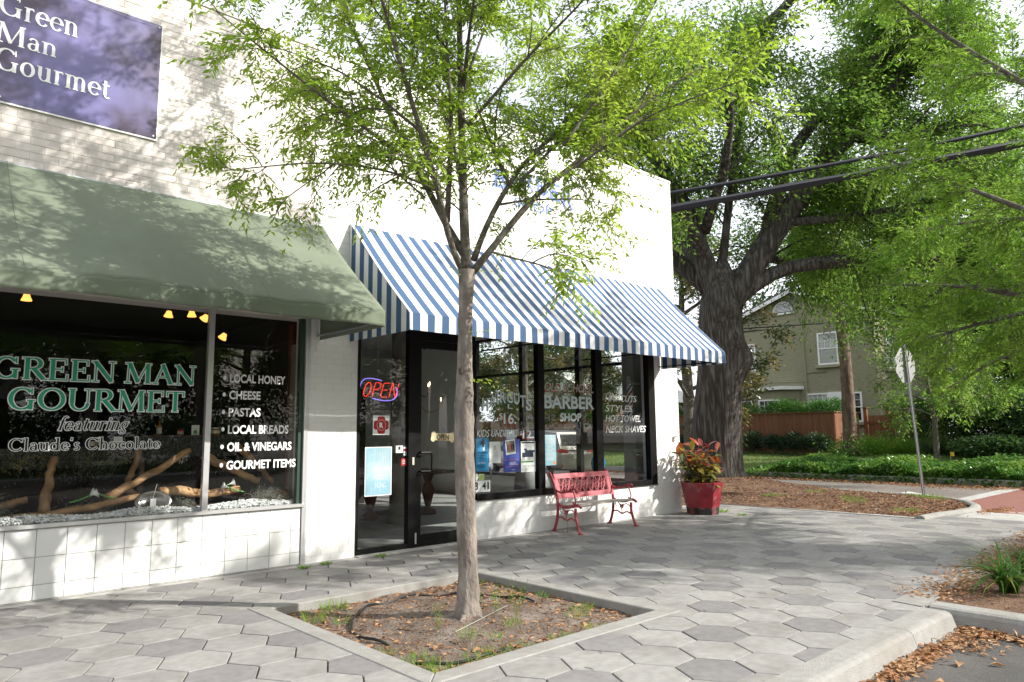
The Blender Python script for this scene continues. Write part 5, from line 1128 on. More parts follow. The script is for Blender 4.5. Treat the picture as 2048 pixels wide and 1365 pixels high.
for k in range(11):
    a = k*2.4+.5; z = 5.2+.27*k; R2 = 2.3-.13*k; LIM.append(([(3.72, 4.65, z), (3.72+.5*R2*math.cos(a), 4.65+.5*R2*math.sin(a), z+.5), (3.72+R2*math.cos(a), 4.65+R2*math.sin(a), z+.8)], .014))
LP = []
for P, r in LIM:
    q = polyres(P, 18); LP.append(q); put('limb', MB().tube(q, np.linspace(r, r*.28, 18)*(1+.05*rt.normal(size=18)), 9), 'bark_limb', tr, smooth=True)
def okp(e): return e[2] > 2.5 and e[1] < 7.6
B1, T1 = grow(rt, LP, 8.6, .78, 8, .32, start=.14, up=.18, droop=.35, r2=.0085, out=.95, keep=okp)
wood('branches', B1, 'bark_limb', tr, 4, T1, .0024)
V, Q = twigleaves(rt, T1, 12, .066, .023, droop=.4, side=.95, up=.6, spread=.004)
fast('crown', V, Q, 'leaf_young', tr)
# a few leaves on the trunk shoots
Ts = [(np.array([3.92, 4.80, z]), unit(np.array(d)), L) for z, d, L in ((2.35, (1, -.4, .4), .2), (2.85, (-1, -.3, .3), .3), (2.9, (1, -.2, .2), .3), (1.98, (.9, -.7, -.3), .35), (1.96, (.9, -.9, .1), .2), (3.05, (-.4, -.9, .4), .25), (3.2, (.6, -.8, .3), .25))]
V, Q = twigleaves(rt, Ts, 12, .04, .015, .3, .85, .5, .01); fast('shoot_leaves', V, Q, 'leaf_young', tr)
V = []; P_ = []
for c, n_, L in (((4.15, 4.45, 4.35), 500, .35), ((4.28, 4.30, 4.15), 420, .5), ((4.62, 4.25, 3.85), 420, .6), ((3.7, 4.7, 4.9), 200, .3)):
    P_.append(np.array(c)+np.stack([rt.normal(size=n_)*.07, rt.normal(size=n_)*.07, -rt.random(n_)*L], 1))
P_ = np.concatenate(P_); V, Q = leafquads(rt, P_, rt.normal(size=P_.shape)*[.35, .35, 1], .055, .0028, .1, 0)
o_ = props(fast('spanish_moss', V, Q, 'moss'), 'wispy grey moss hanging in the young street tree', 'moss', kind='stuff')
# litter, weeds and hose in the pit
def litter(name, x, y, zf, n_, m, L, w_, label=None, cat=None, parent=None, up=.75, kind='stuff', lift=.006):
    C_ = np.stack([x, y, zf(x, y)+lift*rng.random(len(x))], 1); V, Q = leafquads(rng, C_, rng.normal(size=(len(x), 3))*[1, 1, .18], L, w_, up, .12)
    return props(fast(name, V, Q, m, parent), label, cat, kind=kind)
n_ = 2600; x = rng.uniform(2.87, 5.15, n_); y = rng.uniform(3.87, 6.23, n_); e = np.minimum(np.minimum(x-2.86, 5.16-x), np.minimum(y-3.86, 6.24-y)); k_ = rng.random(n_) < np.exp(-e/.28)+.10+.30*((x > 4.3) & (y > 5))
x, y = x[k_], y[k_]; litter('leaf_litter', x, y, lambda a, b_: pitz(a, b_), 0, 'dryleaf', .06, .024, 'dry brown leaves scattered round the edge of the tree pit', 'leaf litter', lift=.012)
n_ = 6000; x = rng.uniform(2.87, 5.15, n_); y = rng.uniform(3.87, 6.23, n_); litter('bark_mulch', x, y, lambda a, b_: pitz(a, b_), 0, 'bark_chip', .028, .008, 'fine bark chips on the soil of the tree pit', 'mulch')
for k, (x, y, r, n_, h) in enumerate(((3.02, 5.78, .16, 110, .13), (3.38, 6.08, .22, 170, .13), (3.15, 5.55, .10, 50, .10), (3.05, 4.28, .25, 170, .08), (3.05, 4.0, .3, 260, .07), (3.4, 4.0, .3, 200, .07), (3.75, 3.98, .25, 120, .06), (4.15, 3.97, .22, 110, .06), (4.55, 4.0, .2, 100, .06), (2.95, 4.6, .15, 60, .08), (3.6, 4.45, .16, 80, .09), (4.05, 4.45, .12, 60, .10), (4.95, 4.5, .18, 100, .08), (4.7, 4.35, .2, 80, .07), (5.05, 5.1, .15, 60, .07), (3.75, 4.3, .14, 60, .08), (5.0, 6.0, .12, 40, .07))):
    grasstuft('grass_tuft', (x, y, float(pitz(x, y))), r, n_, h, 'grass', ['small grass tuft close to the left corner of the tree pit', 'largest grass tuft by the back left edge of the tree pit', 'small pale tuft in front of the large one at the left', 'grass strip along the near left edge of the pit', 'dense grass at the near corner of the pit', 'dense grass right of the near corner of the pit', 'low grass along the near right edge, first patch', 'low grass along the near right edge, second patch', 'low grass along the near right edge, third patch', 'thin grass beside the left kerb stone', 'thin tuft between the hose end and the trunk', 'upright tuft just in front of the trunk', 'tuft near the right corner beside dry leaves', 'tuft midway along the near right edge', 'sparse grass near the right kerb stone', 'small tuft behind the near corner grass', 'sparse tuft at the far corner behind the trunk'][k], 'grass', .004, 'grass tufts in the tree pit')
for k, (x, y) in enumerate(((4.22, 4.82), (4.3, 5.15), (4.45, 5.1), (4.55, 5.0), (4.25, 4.6), (3.55, 4.75), (4.7, 5.0))):
    mbx = MB(); z = float(pitz(x, y))
    for a in range(4): mbx.tube(polyres([(x, y, z), (x+.02*math.cos(a*1.9), y+.02*math.sin(a*1.9), z+.09), (x+.05*math.cos(a*1.9), y+.05*math.sin(a*1.9), z+.17+.02*a)], 5), .0018, 4)
    o_ = thing('seedling', (x, y, z), 'thin stalky weed standing on the bare soil beside the trunk', 'weed', 'stalky weeds in the tree pit'); put('stalk', mbx, 'grass', o_)
    V, Q = leafquads(rng, np.array([x, y, z+.10])+rng.normal(size=(40, 3))*[.02, .02, .05], rng.normal(size=(40, 3)), .018, .007, .4, 0); fast('leaves', V, Q, 'grass', o_)
hs = polyres([(4.85, 5.0, 0), (4.75, 5.35, 0), (4.5, 5.85, 0), (4.15, 6.0, 0), (3.75, 6.0, 0), (3.4, 5.75, 0), (3.12, 5.35, 0), (3.02, 4.95, 0), (3.10, 4.75, 0)], 40); hs[:, 2] = pitz(hs[:, 0], hs[:, 1])+.014+.012*np.sin(np.arange(40)*.9)
props(put('irrigation_hose', MB().tube(hs, .011, 7), 'hose', smooth=True), 'black irrigation hose curving round the back of the tree pit', 'hose')
hs = polyres([(3.02, 4.30, 0), (3.15, 4.14, 0), (3.35, 4.05, 0), (3.65, 4.08, 0)], 14); hs[:, 2] = pitz(hs[:, 0], hs[:, 1])+.010
props(put('irrigation_hose', MB().tube(hs, .011, 7), 'hose', smooth=True), 'short black hose end at the near corner of the tree pit', 'hose')
props(put('support_stake', MB().tube([(3.62, 4.62, -.03), (3.95, 4.70, -.005), (4.35, 4.82, .02)], .0035, 6), 'chain'), 'thin grey rod lying against the foot of the trunk', 'rod')
for k in range(6):
    x, y = [(3.2, 4.05), (3.32, 3.97), (3.45, 4.2), (3.7, 4.05), (3.25, 4.4), (3.5, 4.02)][k]; z = float(pitz(x, y))+.012
    V, Q = leafquads(rng, np.array([[x, y, z]]), np.array([[1, .4*k-1, .1]]), .13, .06, .9, .25); props(fast('large_leaf', V, Q, 'dryleaf'), 'large curled dry leaf at the near corner of the tree pit', 'leaf', 'large dry leaves in the tree pit')

# ------------------------------------------------------------------ kerb-side litter and strap-leaved plants
n_ = 1500; x = rng.uniform(4.6, 6.9, n_); y = 2.075-np.abs(rng.normal(size=n_))*.07-(x > 6.2)*np.abs(rng.normal(size=n_))*.12; k_ = rng.random(n_) < .35+.65*(x > 5.2); x, y = x[k_], y[k_]
litter('gutter_leaves', x, y, lambda a, b_: -.137+0*a, 0, 'dryleaf', .055, .024, 'dry leaves drifted against the near kerb', 'leaf litter', lift=.035)
n_ = 900; y = rng.uniform(.5, 2.05, n_); x = 6.88-np.abs(rng.normal(size=n_))*.06; litter('gutter_leaves', x, y, lambda a, b_: -.137+0*a, 0, 'dryleaf', .06, .026, 'dry leaves along the kerb of the planting bed', 'leaf litter', lift=.035)
for k in range(7):
    x, y = [(5.05, 1.80), (5.35, 1.72), (5.9, 1.80), (6.0, 1.65), (6.3, 1.75), (4.9, 1.95), (6.5, 1.5)][k]
    V, Q = leafquads(rng, np.array([[x, y, -.13]]), np.array([[math.cos(k*1.7), math.sin(k*1.7), .12]]), .10, .055, .9, .3); props(fast('large_leaf', V, Q, 'dryleaf'), 'single large dry leaf lying on the asphalt by the near kerb', 'leaf', 'large dry leaves on the asphalt')
n_ = 1700; x = rng.uniform(7.2, 13, n_); y = 2.5+.045*(x-7.7)+rng.normal(size=n_)*.14-.05; litter('bed_leaves', x, y, lambda a, b_: .004+0*a, 0, 'dryleaf', .055, .022, 'brown leaves spilling from the planting bed onto the paving', 'leaf litter', lift=.02)
n_ = 4000; x = rng.uniform(7.2, 13, n_); y = rng.uniform(-.5, 2.5, n_); litter('bed_mulch', x, y, lambda a, b_: .002+0*a, 0, 'bark_chip', .04, .012, 'bark mulch in the planting bed', 'mulch', lift=.015)
def blade(L, w_, arch, m):
    mb = MB(); n__ = 9
    for i in range(n__+1):
        t = i/n__; a = arch*t*t; h = w_*(1-t**3)*.5; y_ = L*math.sin(a)*t if arch > .3 else L*t*.25; z_ = L*t*math.cos(a*.62) ; mb.v += [(-h, y_, z_), (0, y_, z_-h*.4), (h, y_, z_)]
    for i in range(n__): a = 3*i; mb.f += [(a, a+1, a+4, a+3), (a+1, a+2, a+5, a+4)]; mb.m += [0, 0]
    return mb.mesh('blade', m, smooth=True)
M['strap_yellow'] = leafmat('yellowing strap leaf', (.26, .28, .05), .3, (.35, .25, .07), .35)
bls = [blade(.42, .020, 1.0, M['liriope']), blade(.50, .020, .6, M['liriope']), blade(.38, .022, 1.5, M['liriope']), blade(.55, .018, .2, M['liriope']), blade(.34, .018, 1.7, M['strap_yellow'])]
for ci, (cx_, cy_, sc, lb) in enumerate(((8.02, 1.98, 1.12, 'strap leaved clump nearest the kerb corner'), (8.75, 1.75, .95, 'strap leaved clump second from the kerb corner'), (9.3, 2.10, .85, 'strap leaved clump farther along the bed'))):
    o_ = thing('lily_turf', (cx_, cy_, 0), lb, 'plant')
    for k in range(120 if ci == 0 else 80):
        a = k*2.399; b_ = link('blade', bls[[0, 2, 0, 2, 1, 4, 0, 2][k % 8]], o_, (.07*math.cos(a)*math.sqrt((k % 30)/30), .07*math.sin(a)*math.sqrt((k % 30)/30), -.01)); b_.rotation_euler = (rng.uniform(-.55, -.02), rng.uniform(-.15, .15), a+rng.uniform(-.3, .3)); s_ = sc*rng.uniform(.7, 1.12); b_.scale = (s_, s_, s_)
# litter bits on paving and the white scraps
for k, (x, y) in enumerate(((13.9, 6.0), (14.1, 5.5), (5.9, 3.1), (7.7, 3.5), (9.2, 6.3), (10.2, 5.9), (6.3, 5.0), (12.9, 5.2), (8.4, 4.1))):
    V, Q = leafquads(rng, np.array([[x, y, .012+(.03 if x > 13.5 else 0)]]), np.array([[1, .3*k-1, .05]]), .16 if x > 13.5 else .035, .05 if x > 13.5 else .02, .95, .1)
    props(fast('paper_scrap', V, Q, 'white' if k in (0, 1, 3, 4) else 'dryleaf'), 'scrap of white paper on the bark mulch verge' if x > 13.5 else 'small light speck of litter on the grey pavers', 'litter', 'litter on the verge' if x > 13.5 else 'litter on the paving')
for k in range(10):
    x, y = rng.uniform(3.5, 8), rng.uniform(3, 3.6) if k % 2 else rng.uniform(6.5, 7.5); a = rng.uniform(0, 6)
    props(put('twig', MB().tube(polyres([(x, y, .004), (x+.05*math.cos(a), y+.05*math.sin(a), .006), (x+.09*math.cos(a+.5), y+.09*math.sin(a+.5), .004)], 6), .0018, 4), 'bark_limb'), 'tiny fallen twig lying on the grey pavers', 'twig', 'twigs on the paving')

# ------------------------------------------------------------------ verge mulch and weeds
n_ = 16000; x = rng.uniform(12, 18, n_); y = 4.45+rng.random(n_)**1.6*14; k_ = inpoly(x, y, VG); x, y = x[k_], y[k_]
litter('verge_bark', x, y, verz, 0, 'bark_chip', .07, .022, 'bark chips covering the verge', 'mulch', lift=.025)
n_ = 2500; x = rng.uniform(12, 18, n_); y = 4.45+rng.random(n_)**1.3*12; k_ = inpoly(x, y, VG); x, y = x[k_], y[k_]
litter('verge_leaves', x, y, verz, 0, 'dryleaf', .08, .03, 'dry leaves lying on the bark verge', 'leaf litter', lift=.02)
for k, (x, y) in enumerate(((16.9, 5.35), (15.5, 6.5), (15.0, 6.2), (14.2, 5.0), (16.3, 7.6), (14.9, 7.9), (17.0, 5.7), (17.1, 5.5))):
    grasstuft('grass_tuft', (x, y, float(verz(x, y))), .5, 150, .09, 'grass', ['thin grass patch right at the foot of the sign post', 'grass patch midway along the bark verge', 'grass patch left of the middle of the bark verge', 'grass patch close to the paving at the near end of the verge', 'grass patch at the back of the verge near the stop line', 'faint grass patch nearest the big oak', 'grass tuft behind the sign post', 'short grass tuft between the sign post and the kerb'][k], 'grass', .006, 'grass patches in the bark verge')
n_ = 5000; y = rng.uniform(3.5, 22, n_); x = 23.45-np.abs(rng.normal(size=n_))*.28*(1+1.2*np.exp(-((y-6.5)/1.8)**2)); litter('gutter_leaves', x, y, lambda a, b_: -.118+0*a, 0, 'dryleaf', .10, .04, 'brown leaves drifted along the far kerb of the side street', 'leaf litter', lift=.05)
n_ = 500; x = 15.5+rng.normal(size=n_)*.5; y = 4.1-np.abs(rng.normal(size=n_))*.12; litter('corner_leaves', x, y, lambda a, b_: -.03+0*a, 0, 'dryleaf', .08, .03, 'leaves drifted against the rounded kerb nose', 'leaf litter', lift=.03)

# ------------------------------------------------------------------ stop sign seen from behind
sg = thing('stop_sign', (17.0, 5.60, 0), 'octagonal road sign seen from behind on a leaning perforated post', 'sign')
lean = Vector((-.04, .035, 1)).normalized()
pp = [Vector((17.0, 5.60, .0))+lean*h for h in (0, 3.36)]
po_ = MB(); d1 = Vector((.03, 0, 0)); 
def upost(p0, p1):
    a, b_ = Vector(p0), Vector(p1); c = [(-.048, -.016), (-.018, .022), (.018, .022), (.048, -.016), (.038, -.021), (.012, .013), (-.012, .013), (-.038, -.021)]
    q = [(a.x+u, a.y+v, a.z) for u, v in c]; return MB().extr(q, tuple(b_-a))
put('post', upost(pp[0], pp[1]), 'galv', sg)
hl = MB()
for k in range(64):
    q = pp[0]+lean*(.08+k*.05); hl.box(q.x-.007, q.x+.007, q.y+.004, q.y+.0118, q.z-.008, q.z+.008)
put('post_holes', hl, 'black', sg, kind='stuff')
oc = pp[0]+lean*2.88; rotz = R_(-10); ov = []
for k in range(8): a = R_(22.5+45*k); lx = .41*math.cos(a); ov.append((oc.x+lx*math.cos(rotz), oc.y+.024+lx*math.sin(rotz)+.0, oc.z+.41*math.sin(a)))
put('sign_plate', MB().extr(ov, (-.003*math.sin(rotz), .003, 0)), 'signback', sg)
put('sign_sticker', MB().box(oc.x+.14, oc.x+.19, oc.y+.020+.035, oc.y+.022+.035, oc.z-.19, oc.z-.15), 'orange', sg)
put('bolt', MB().lathe([(.012, -.008), (.012, 0)], (oc.x, oc.y-.006, oc.z+.25), 8, axis='y'), 'steel', sg); put('bolt', MB().lathe([(.012, -.008), (.012, 0)], (oc.x, oc.y-.006, oc.z-.25), 8, axis='y'), 'steel', sg)
# ------------------------------------------------------------------ cables
def sag(a, b_, s_, n_=30):
    a, b_ = np.array(a), np.array(b_); t = np.linspace(0, 1, n_)[:, None]; P = a*(1-t)+b_*t; P[:, 2] -= (4*s_*t*(1-t))[:, 0]; return P
A1, A2 = (11.80, 8.30, 5.93), (11.80, 8.30, 6.26)
E1 = np.array([17., 3.23, 7.197])+(np.array([17., 3.23, 7.197])-np.array(A1))*.35; E2 = np.array([17., 3.194, 7.628])+(np.array([17., 3.194, 7.628])-np.array(A2))*.35
P = sag(A1, E1, .02, 60); rr_ = .098+.012*np.sin(np.arange(60)*.5)
props(put('power_cable', MB().tube(P, rr_, 7, flat=.75).box(11.736, 11.80, 8.27, 8.33, 5.85, 6.35), 'cable', smooth=False), 'thick dark bundled cable running right from the corner of the barber shop', 'cable')
props(put('power_cable', MB().tube(sag(A2, E2, .10, 40), .042, 7), 'cable', smooth=True), 'thinner twisted cable above the thick one', 'cable')
props(put('power_cable', MB().tube(sag((27, 29, 6.5), (27, 9.6, 5.38), .02), .025, 5), 'cable', smooth=True), 'black wire crossing in front of the olive house gable', 'cable')
# ================================================================== OLIVE HOUSE
HX = 34.0; hz = .5
ho = thing('olive_house', (HX, 16, hz), 'olive stucco two storey house with a white arched gable vent', 'house')
Y0, Y1, PK = 12.72, 20.1, 16.4
EA, PZ = 6.95, 8.28
mb = MB(); mb.extr([(HX, Y0, 0), (HX, Y1, 0), (HX, Y1, EA), (HX, PK, PZ), (HX, Y0, EA-.05)], (9, 0, 0)); put('wall', mb, 'stucco', ho)
rf = MB()
for s_, ye, ze in ((1, Y1+.35, EA-.12), (-1, Y0-.35, EA-.18)):
    rf.extr([(HX-.35, PK, PZ+.07), (HX-.35, ye, ze+.07), (HX-.35, ye, ze+.17), (HX-.35, PK, PZ+.19)], (9.6, 0, 0))
put('roof', rf, 'roofgrey', ho)
rk = MB()
for ye, ze in ((Y1+.36, EA-.12), (Y0-.36, EA-.18)): rk.extr([(HX-.38, PK, PZ-.08), (HX-.38, ye, ze-.08), (HX-.38, ye, ze+.09), (HX-.38, PK, PZ+.10)], (.028, 0, 0))
put('rake_trim', rk, 'white', ho)
vent = put('gable_vent', MB().extr([(HX-.04, 16.97+.50*math.cos(R_(a)), 7.32+.52*math.sin(R_(a))) for a in range(0, 181, 12)], (.035, 0, 0)), 'black', ho)
for k in range(7):
    z = 7.36+k*.065; hw = .47*math.sqrt(max(0, 1-((z-7.32)/.52)**2)); put('slat', MB().extr([(HX-.07, 16.97-hw, z), (HX-.042, 16.97-hw, z+.03), (HX-.042, 16.97+hw, z+.03), (HX-.07, 16.97+hw, z)][::-1], (0, 0, .012)), 'white', vent)
put('frame', MB().tube([(HX-.06, 16.97+.50*math.cos(R_(a)), 7.32+.52*math.sin(R_(a))) for a in range(0, 181, 9)], .035, 6).box(HX-.1, HX-.003, 16.38, 17.56, 7.22, 7.31), 'white', vent)
def window(y0, y1, z0, z1, x=HX, cols=3, sill=True, sash=True, par=ho, facing='x', blind='winblind'):
    """white sash window in the plane x (facing -X) or, for facing='y', in the plane y = x (facing -Y)"""
    def B(mb, a0, a1, b0, b1, d0, d1):
        return mb.box(x-d1, x-d0, a0, a1, b0, b1) if facing == 'x' else mb.box(a0, a1, x-d1, x-d0, b0, b1)
    f = MB(); t = .075
    B(f, y0, y0+t, z0, z1, .003, .07); B(f, y1-t, y1, z0, z1, .003, .07); B(f, y0+t, y1-t, z1-t, z1, .003, .07); B(f, y0+t, y1-t, z0, z0+t, .003, .07)
    zm = (z0+z1)/2
    if sash: B(f, y0+t, y1-t, zm-.025, zm+.025, .003, .06)
    w_ = put('window', f, 'white', par)
    put('blind', B(MB(), y0+t, y1-t, z0+t, z1-t, .004, .012), blind, w_)
    mu = MB(); zt_ = zm+.026 if sash else z0+t
    for k in range(1, cols): a = y0+t+(y1-y0-2*t)*k/cols; B(mu, a-.011, a+.011, zt_, z1-t, .018, .045)
    zc = (zt_+z1-t)/2
    B(mu, y0+t, y1-t, zc-.010, zc+.010, .0185, .044); put('muntin', mu, 'white', w_)
    pv = MB(); B(pv, y0+t, y1-t, z0+t, z1-t, .014, .016); put('pane', pv, 'glass', w_)
    if sill: put('sill', B(MB(), y0-.12, y1+.12, z0-.13, z0-.003, .003, .14), 'stucco_trim', w_)
window(14.36, 15.34, 4.56, 6.10); window(18.55, 19.45, 4.5, 5.9); window(13.45, 14.35, 1.85, 3.22, cols=3, blind='black'); window(14.95, 16.02, 1.85, 3.24, cols=4)
put('window_casing', MB().box(HX-.09, HX-.003, 14.36, 14.94, 1.85, 3.26), 'white', ho)
window(35.1, 36.0, 4.3, 5.9, x=Y0, facing='y', cols=3); window(35.0, 36.6, .9, 1.9, x=Y0, facing='y', cols=3)
put('bay', MB().extr([(HX-.003, 16.35, 0), (HX-.8, 16.9, 0), (HX-.8, 19.5, 0), (HX-.003, 20.0, 0)], (0, 0, 3.45)), 'stucco', ho)
put('bay_roof', MB().extr([(HX-.003, 16.15, 3.46), (HX-.95, 16.75, 3.46), (HX-.95, 19.7, 3.46), (HX-.003, 20.2, 3.46)], (0, 0, .16)), 'white', ho)
window(17.0, 18.1, 1.9, 3.0, x=HX-.8, cols=4, sill=False, blind='black'); window(18.4, 19.4, 1.9, 3.0, x=HX-.8, cols=4, sill=False, blind='black')
put('downpipe', MB().tube([(HX-.06, 16.30, 7.2), (HX-.08, 16.05, 6.9), (HX-.07, 15.98, 3.6), (HX-.07, 15.98, .5)], .03, 6).tube([(HX-.05, 15.98, 4.25), (HX-.05, 15.0, 4.27)], .02, 5).tube([(HX-.05, 20, 3.95), (HX-.05, 16.05, 3.85)], .02, 5).tube([(HX-.05, 18.1, 3.9), (HX-.05, 18.1, 4.3), (HX-.05, 18.5, 4.35)], .02, 5), 'stucco_trim', ho)
# second house seen through the barber shop
h2 = thing('brick_house', (33, 34, hz), 'brick house with a pale gable roof beyond the fence, seen through the barber shop windows', 'house')
put('wall', MB().box(32, 42, 27, 36, 0, 3.3), 'housebrick', h2)
put('roof', MB().extr([(31.6, 26.4, 3.31), (31.6, 36.6, 3.31), (31.6, 31.5, 5.3)], (10.8, 0, 0)), 'siding', h2)
window(29, 30.4, 1.2, 2.7, x=32, par=h2); window(33, 34.4, 1.2, 2.7, x=32, par=h2)
# ------------------------------------------------------------------ fence
fe = thing('wooden_fence', (30, 20, .4), 'reddish brown board fence in front of the olive house', 'fence')
fm = {}
def board(x, y, w_, h, z, alongx=False):
    key = (round(w_, 3), round(h, 2), alongx)
    if key not in fm:
        a = w_/2-.004; fm[key] = MB().box(-.01 if not alongx else -a, .01 if not alongx else a, -a if not alongx else -.01, a if not alongx else .01, 0, h).mesh('board', M['fence'])
    link('board', fm[key], fe, (x-30+rng.uniform(-.004, .004)*(not alongx), y-20, z-.4))
for k in range(int((38-13.05)/.14)): board(30, 13.12+k*.14, .14, 1.70+.012*(k % 3), .50)
for k in range(17): board(30.09+k*.14, 13.04, .14, 1.70, .50, True)
for k in range(12): board(32.5, 11.3+k*.14-.9, .14, 1.62, .50)
put('fence_cap', MB().box(29.93, 30.05, 13.0, 38, 2.225, 2.265).box(30.055, 32.5, 12.98, 13.09, 2.225, 2.265).box(32.44, 32.56, 10.35, 11.8, 2.13, 2.17), 'fence', fe)
for x, y in ((32.45, 12.75), (32.45, 11.85)): put('gate_post', MB().box(x-.07, x+.07, y-.07, y+.07, .4, 2.42).box(x-.11, x+.11, y-.11, y+.11, 2.421, 2.46), 'fence', fe)
gt = thing('wooden_gate', (32.45, 12.3, .5), 'reddish brown wooden gate right of the pine trunk', 'gate')
for k in range(5): box('board', (32.44, 32.46, 12.0+k*.14-.066+.02, 12.0+k*.14+.066+.02, .55, 2.1), 'fence', gt)
put('rail', MB().box(32.40, 32.437, 11.93, 12.67, .8, .9).box(32.40, 32.437, 11.93, 12.67, 1.75, 1.85), 'fence', gt)
# ------------------------------------------------------------------ vegetation builders
def blob(name, c, r, n_, ln_, wd_, m, label, cat, seed, group=None, bumps=9, stems=True, zmin=None, hollow=.55):
    g = np.random.default_rng(seed); o_ = thing(name, (c[0], c[1], c[2]-r[2] if zmin is None else zmin), label, cat, group)
    cs = unit(g.normal(size=(bumps, 3)))*.55; cs[:, 2] = np.abs(cs[:, 2])*.9-.15; k_ = g.integers(bumps, size=n_)
    P = unit(g.normal(size=(n_, 3)))*(hollow+(1-hollow)*g.random((n_, 1))**.5)*.55; P = (cs[k_]+P); P = P*np.array(r)+np.array(c)
    zf = c[2]-r[2] if zmin is None else zmin; P[:, 2] = np.maximum(P[:, 2], zf+g.random(n_)*.1)
    V, Q = leafquads(g, P, unit(P-np.array(c))+g.normal(size=(n_, 3))*.7, ln_, wd_, .55); fast('foliage', V, Q, m, o_)
    if stems:
        mb = MB()
        for k in range(5):
            e = cs[k % bumps]*np.array(r)*.8+np.array(c); mb.tube(polyres([(c[0]+.1*math.cos(k*1.3)*r[0], c[1]+.1*math.sin(k*1.3)*r[1], zf), (np.array([c[0], c[1], zf])+e)/2, e], 6), np.linspace(.03, .01, 6)*max(1, r[2]*.5), 5)
        put('stems', mb, 'bark_limb', o_)
    return o_
for k in range(9):
    y = 13.9+k*2.0+(.4 if k > 5 else 0); blob('hedge_shrub', (31.2, y, 2.1+.1*math.sin(k*2.1)), (.75, 1.15, 1.02+.12*math.sin(k*3.3)), 6500, .13, .035, 'leaf_hedge', ['rounded hedge shrub behind the fence, nearest the pine', 'second hedge shrub left of the pine, behind the fence', 'third hedge shrub left of the pine, tallest, behind the fence'][k] if k < 3 else ('hedge shrub just right of the big oak trunk, behind the fence' if k == 3 else 'hedge shrub behind the fence, hidden by the big oak or seen through the shop'), 'shrub', 100+k, 'hedge shrubs behind the fence')
for k in range(13):
    y = 13.5+k*.95; blob('low_shrub', (29.3, y, .95), (.42, .55, .55+.08*math.sin(k*2.7)), 2000, .10, .04, 'leaf_shrub', 'low grey green shrub in front of the fence, '+['nearest the fence corner', 'second from the fence corner', 'third from the fence corner', 'fourth from the fence corner', 'fifth from the fence corner', 'last one before the oak trunk', 'hidden behind the oak trunk', 'first one left of the oak trunk'][k] if k < 8 else 'low grey green shrub in front of the fence, seen only through the shop', 'shrub', 200+k, 'low shrubs along the fence' if k else None, zmin=.45)
# ------------------------------------------------------------------ ivy, grass
g = np.random.default_rng(31)
n_ = 30000; y = g.uniform(3, 13.6, n_); x = 23.55+(g.random(n_)**1.2)*2.6; h = .30+.10*np.sin(y*2.3)+.08*np.sin(y*5.1+x*3); z = lawnz(x, y)+np.maximum(0, h)*g.random(n_)*np.clip((13.6-y)/1.5, 0, 1)
xs = x-.10*(g.random(n_) < .1); V, Q = leafquads(g, np.stack([xs, y, z], 1), g.normal(size=(n_, 3))*[1, 1, .4]+[-.4, 0, 0], .105, .085, .75)
props(fast('ivy', V, Q, 'leaf_ivy'), 'bank of ivy spilling over the far kerb', 'ivy', kind='stuff')
n_ = 900; y = g.uniform(3, 13.4, n_); V, Q = leafquads(g, np.stack([23.42+g.random(n_)*.1, y, .07-g.random(n_)**2*.18], 1), g.normal(size=(n_, 3))+[-.5, 0, -.6], .10, .08, .6); props(fast('ivy', V, Q, 'leaf_ivy'), 'ivy trails hanging down the face of the far kerb', 'ivy', kind='stuff')
n_ = 90000; x = 23.7+g.random(n_)**1.3*16; y = g.uniform(-3, 30, n_); V, Q = leafquads(g, np.stack([x, y, lawnz(x, y)], 1), g.normal(size=(n_, 3))*[.5, .5, .2]+[0, 0, .9], .085, .012, 0, 0); props(fast('lawn_grass', V, Q, 'grass'), 'mown grass of the lawn before the olive house', 'grass', kind='stuff')
n_ = 1500; x = 23.7+g.random(n_)*5; y = g.uniform(12, 26, n_); litter('lawn_leaves', x, y, lawnz, 0, 'dryleaf', .09, .04, 'brown leaves scattered on the shaded lawn', 'leaf litter', lift=.04)
for k, (x, y, s_) in enumerate(((30.3, 11.2, 1.0), (30.5, 10.0, .9), (30.0, 8.9, .8), (31.5, 10.8, 1.1))):
    grasstuft('ornamental_grass', (x, y, .5), 1.3, 1300, .85*s_, 'grass' if k < 2 else 'leaf_shrub', ['fountain of long grass right of the pine trunk', 'second clump of long grass right of the pine trunk', 'darker clump of long grass near the dark shrubs', 'rear clump of long grass by the gate'][k], 'grass', .016, lean=.7)
for k, (x, y, m_, lb) in enumerate(((27.2, 8.05, 'yellow', 'small yellow marker flag on the lawn right of the sign post'), (27.8, 16.55, 'orange', 'small orange marker flag on the lawn beside the oak trunk'))):
    o_ = thing('marker_flag', (x, y, float(lawnz(x, y))), lb, 'flag'); z = float(lawnz(x, y))
    put('wire', MB().tube([(x, y, z), (x, y, z+.42)], .006, 4), 'galv', o_); put('flag', MB().box(x-.004, x+.004, y-.11, y-.008, z+.28, z+.42), m_, o_)
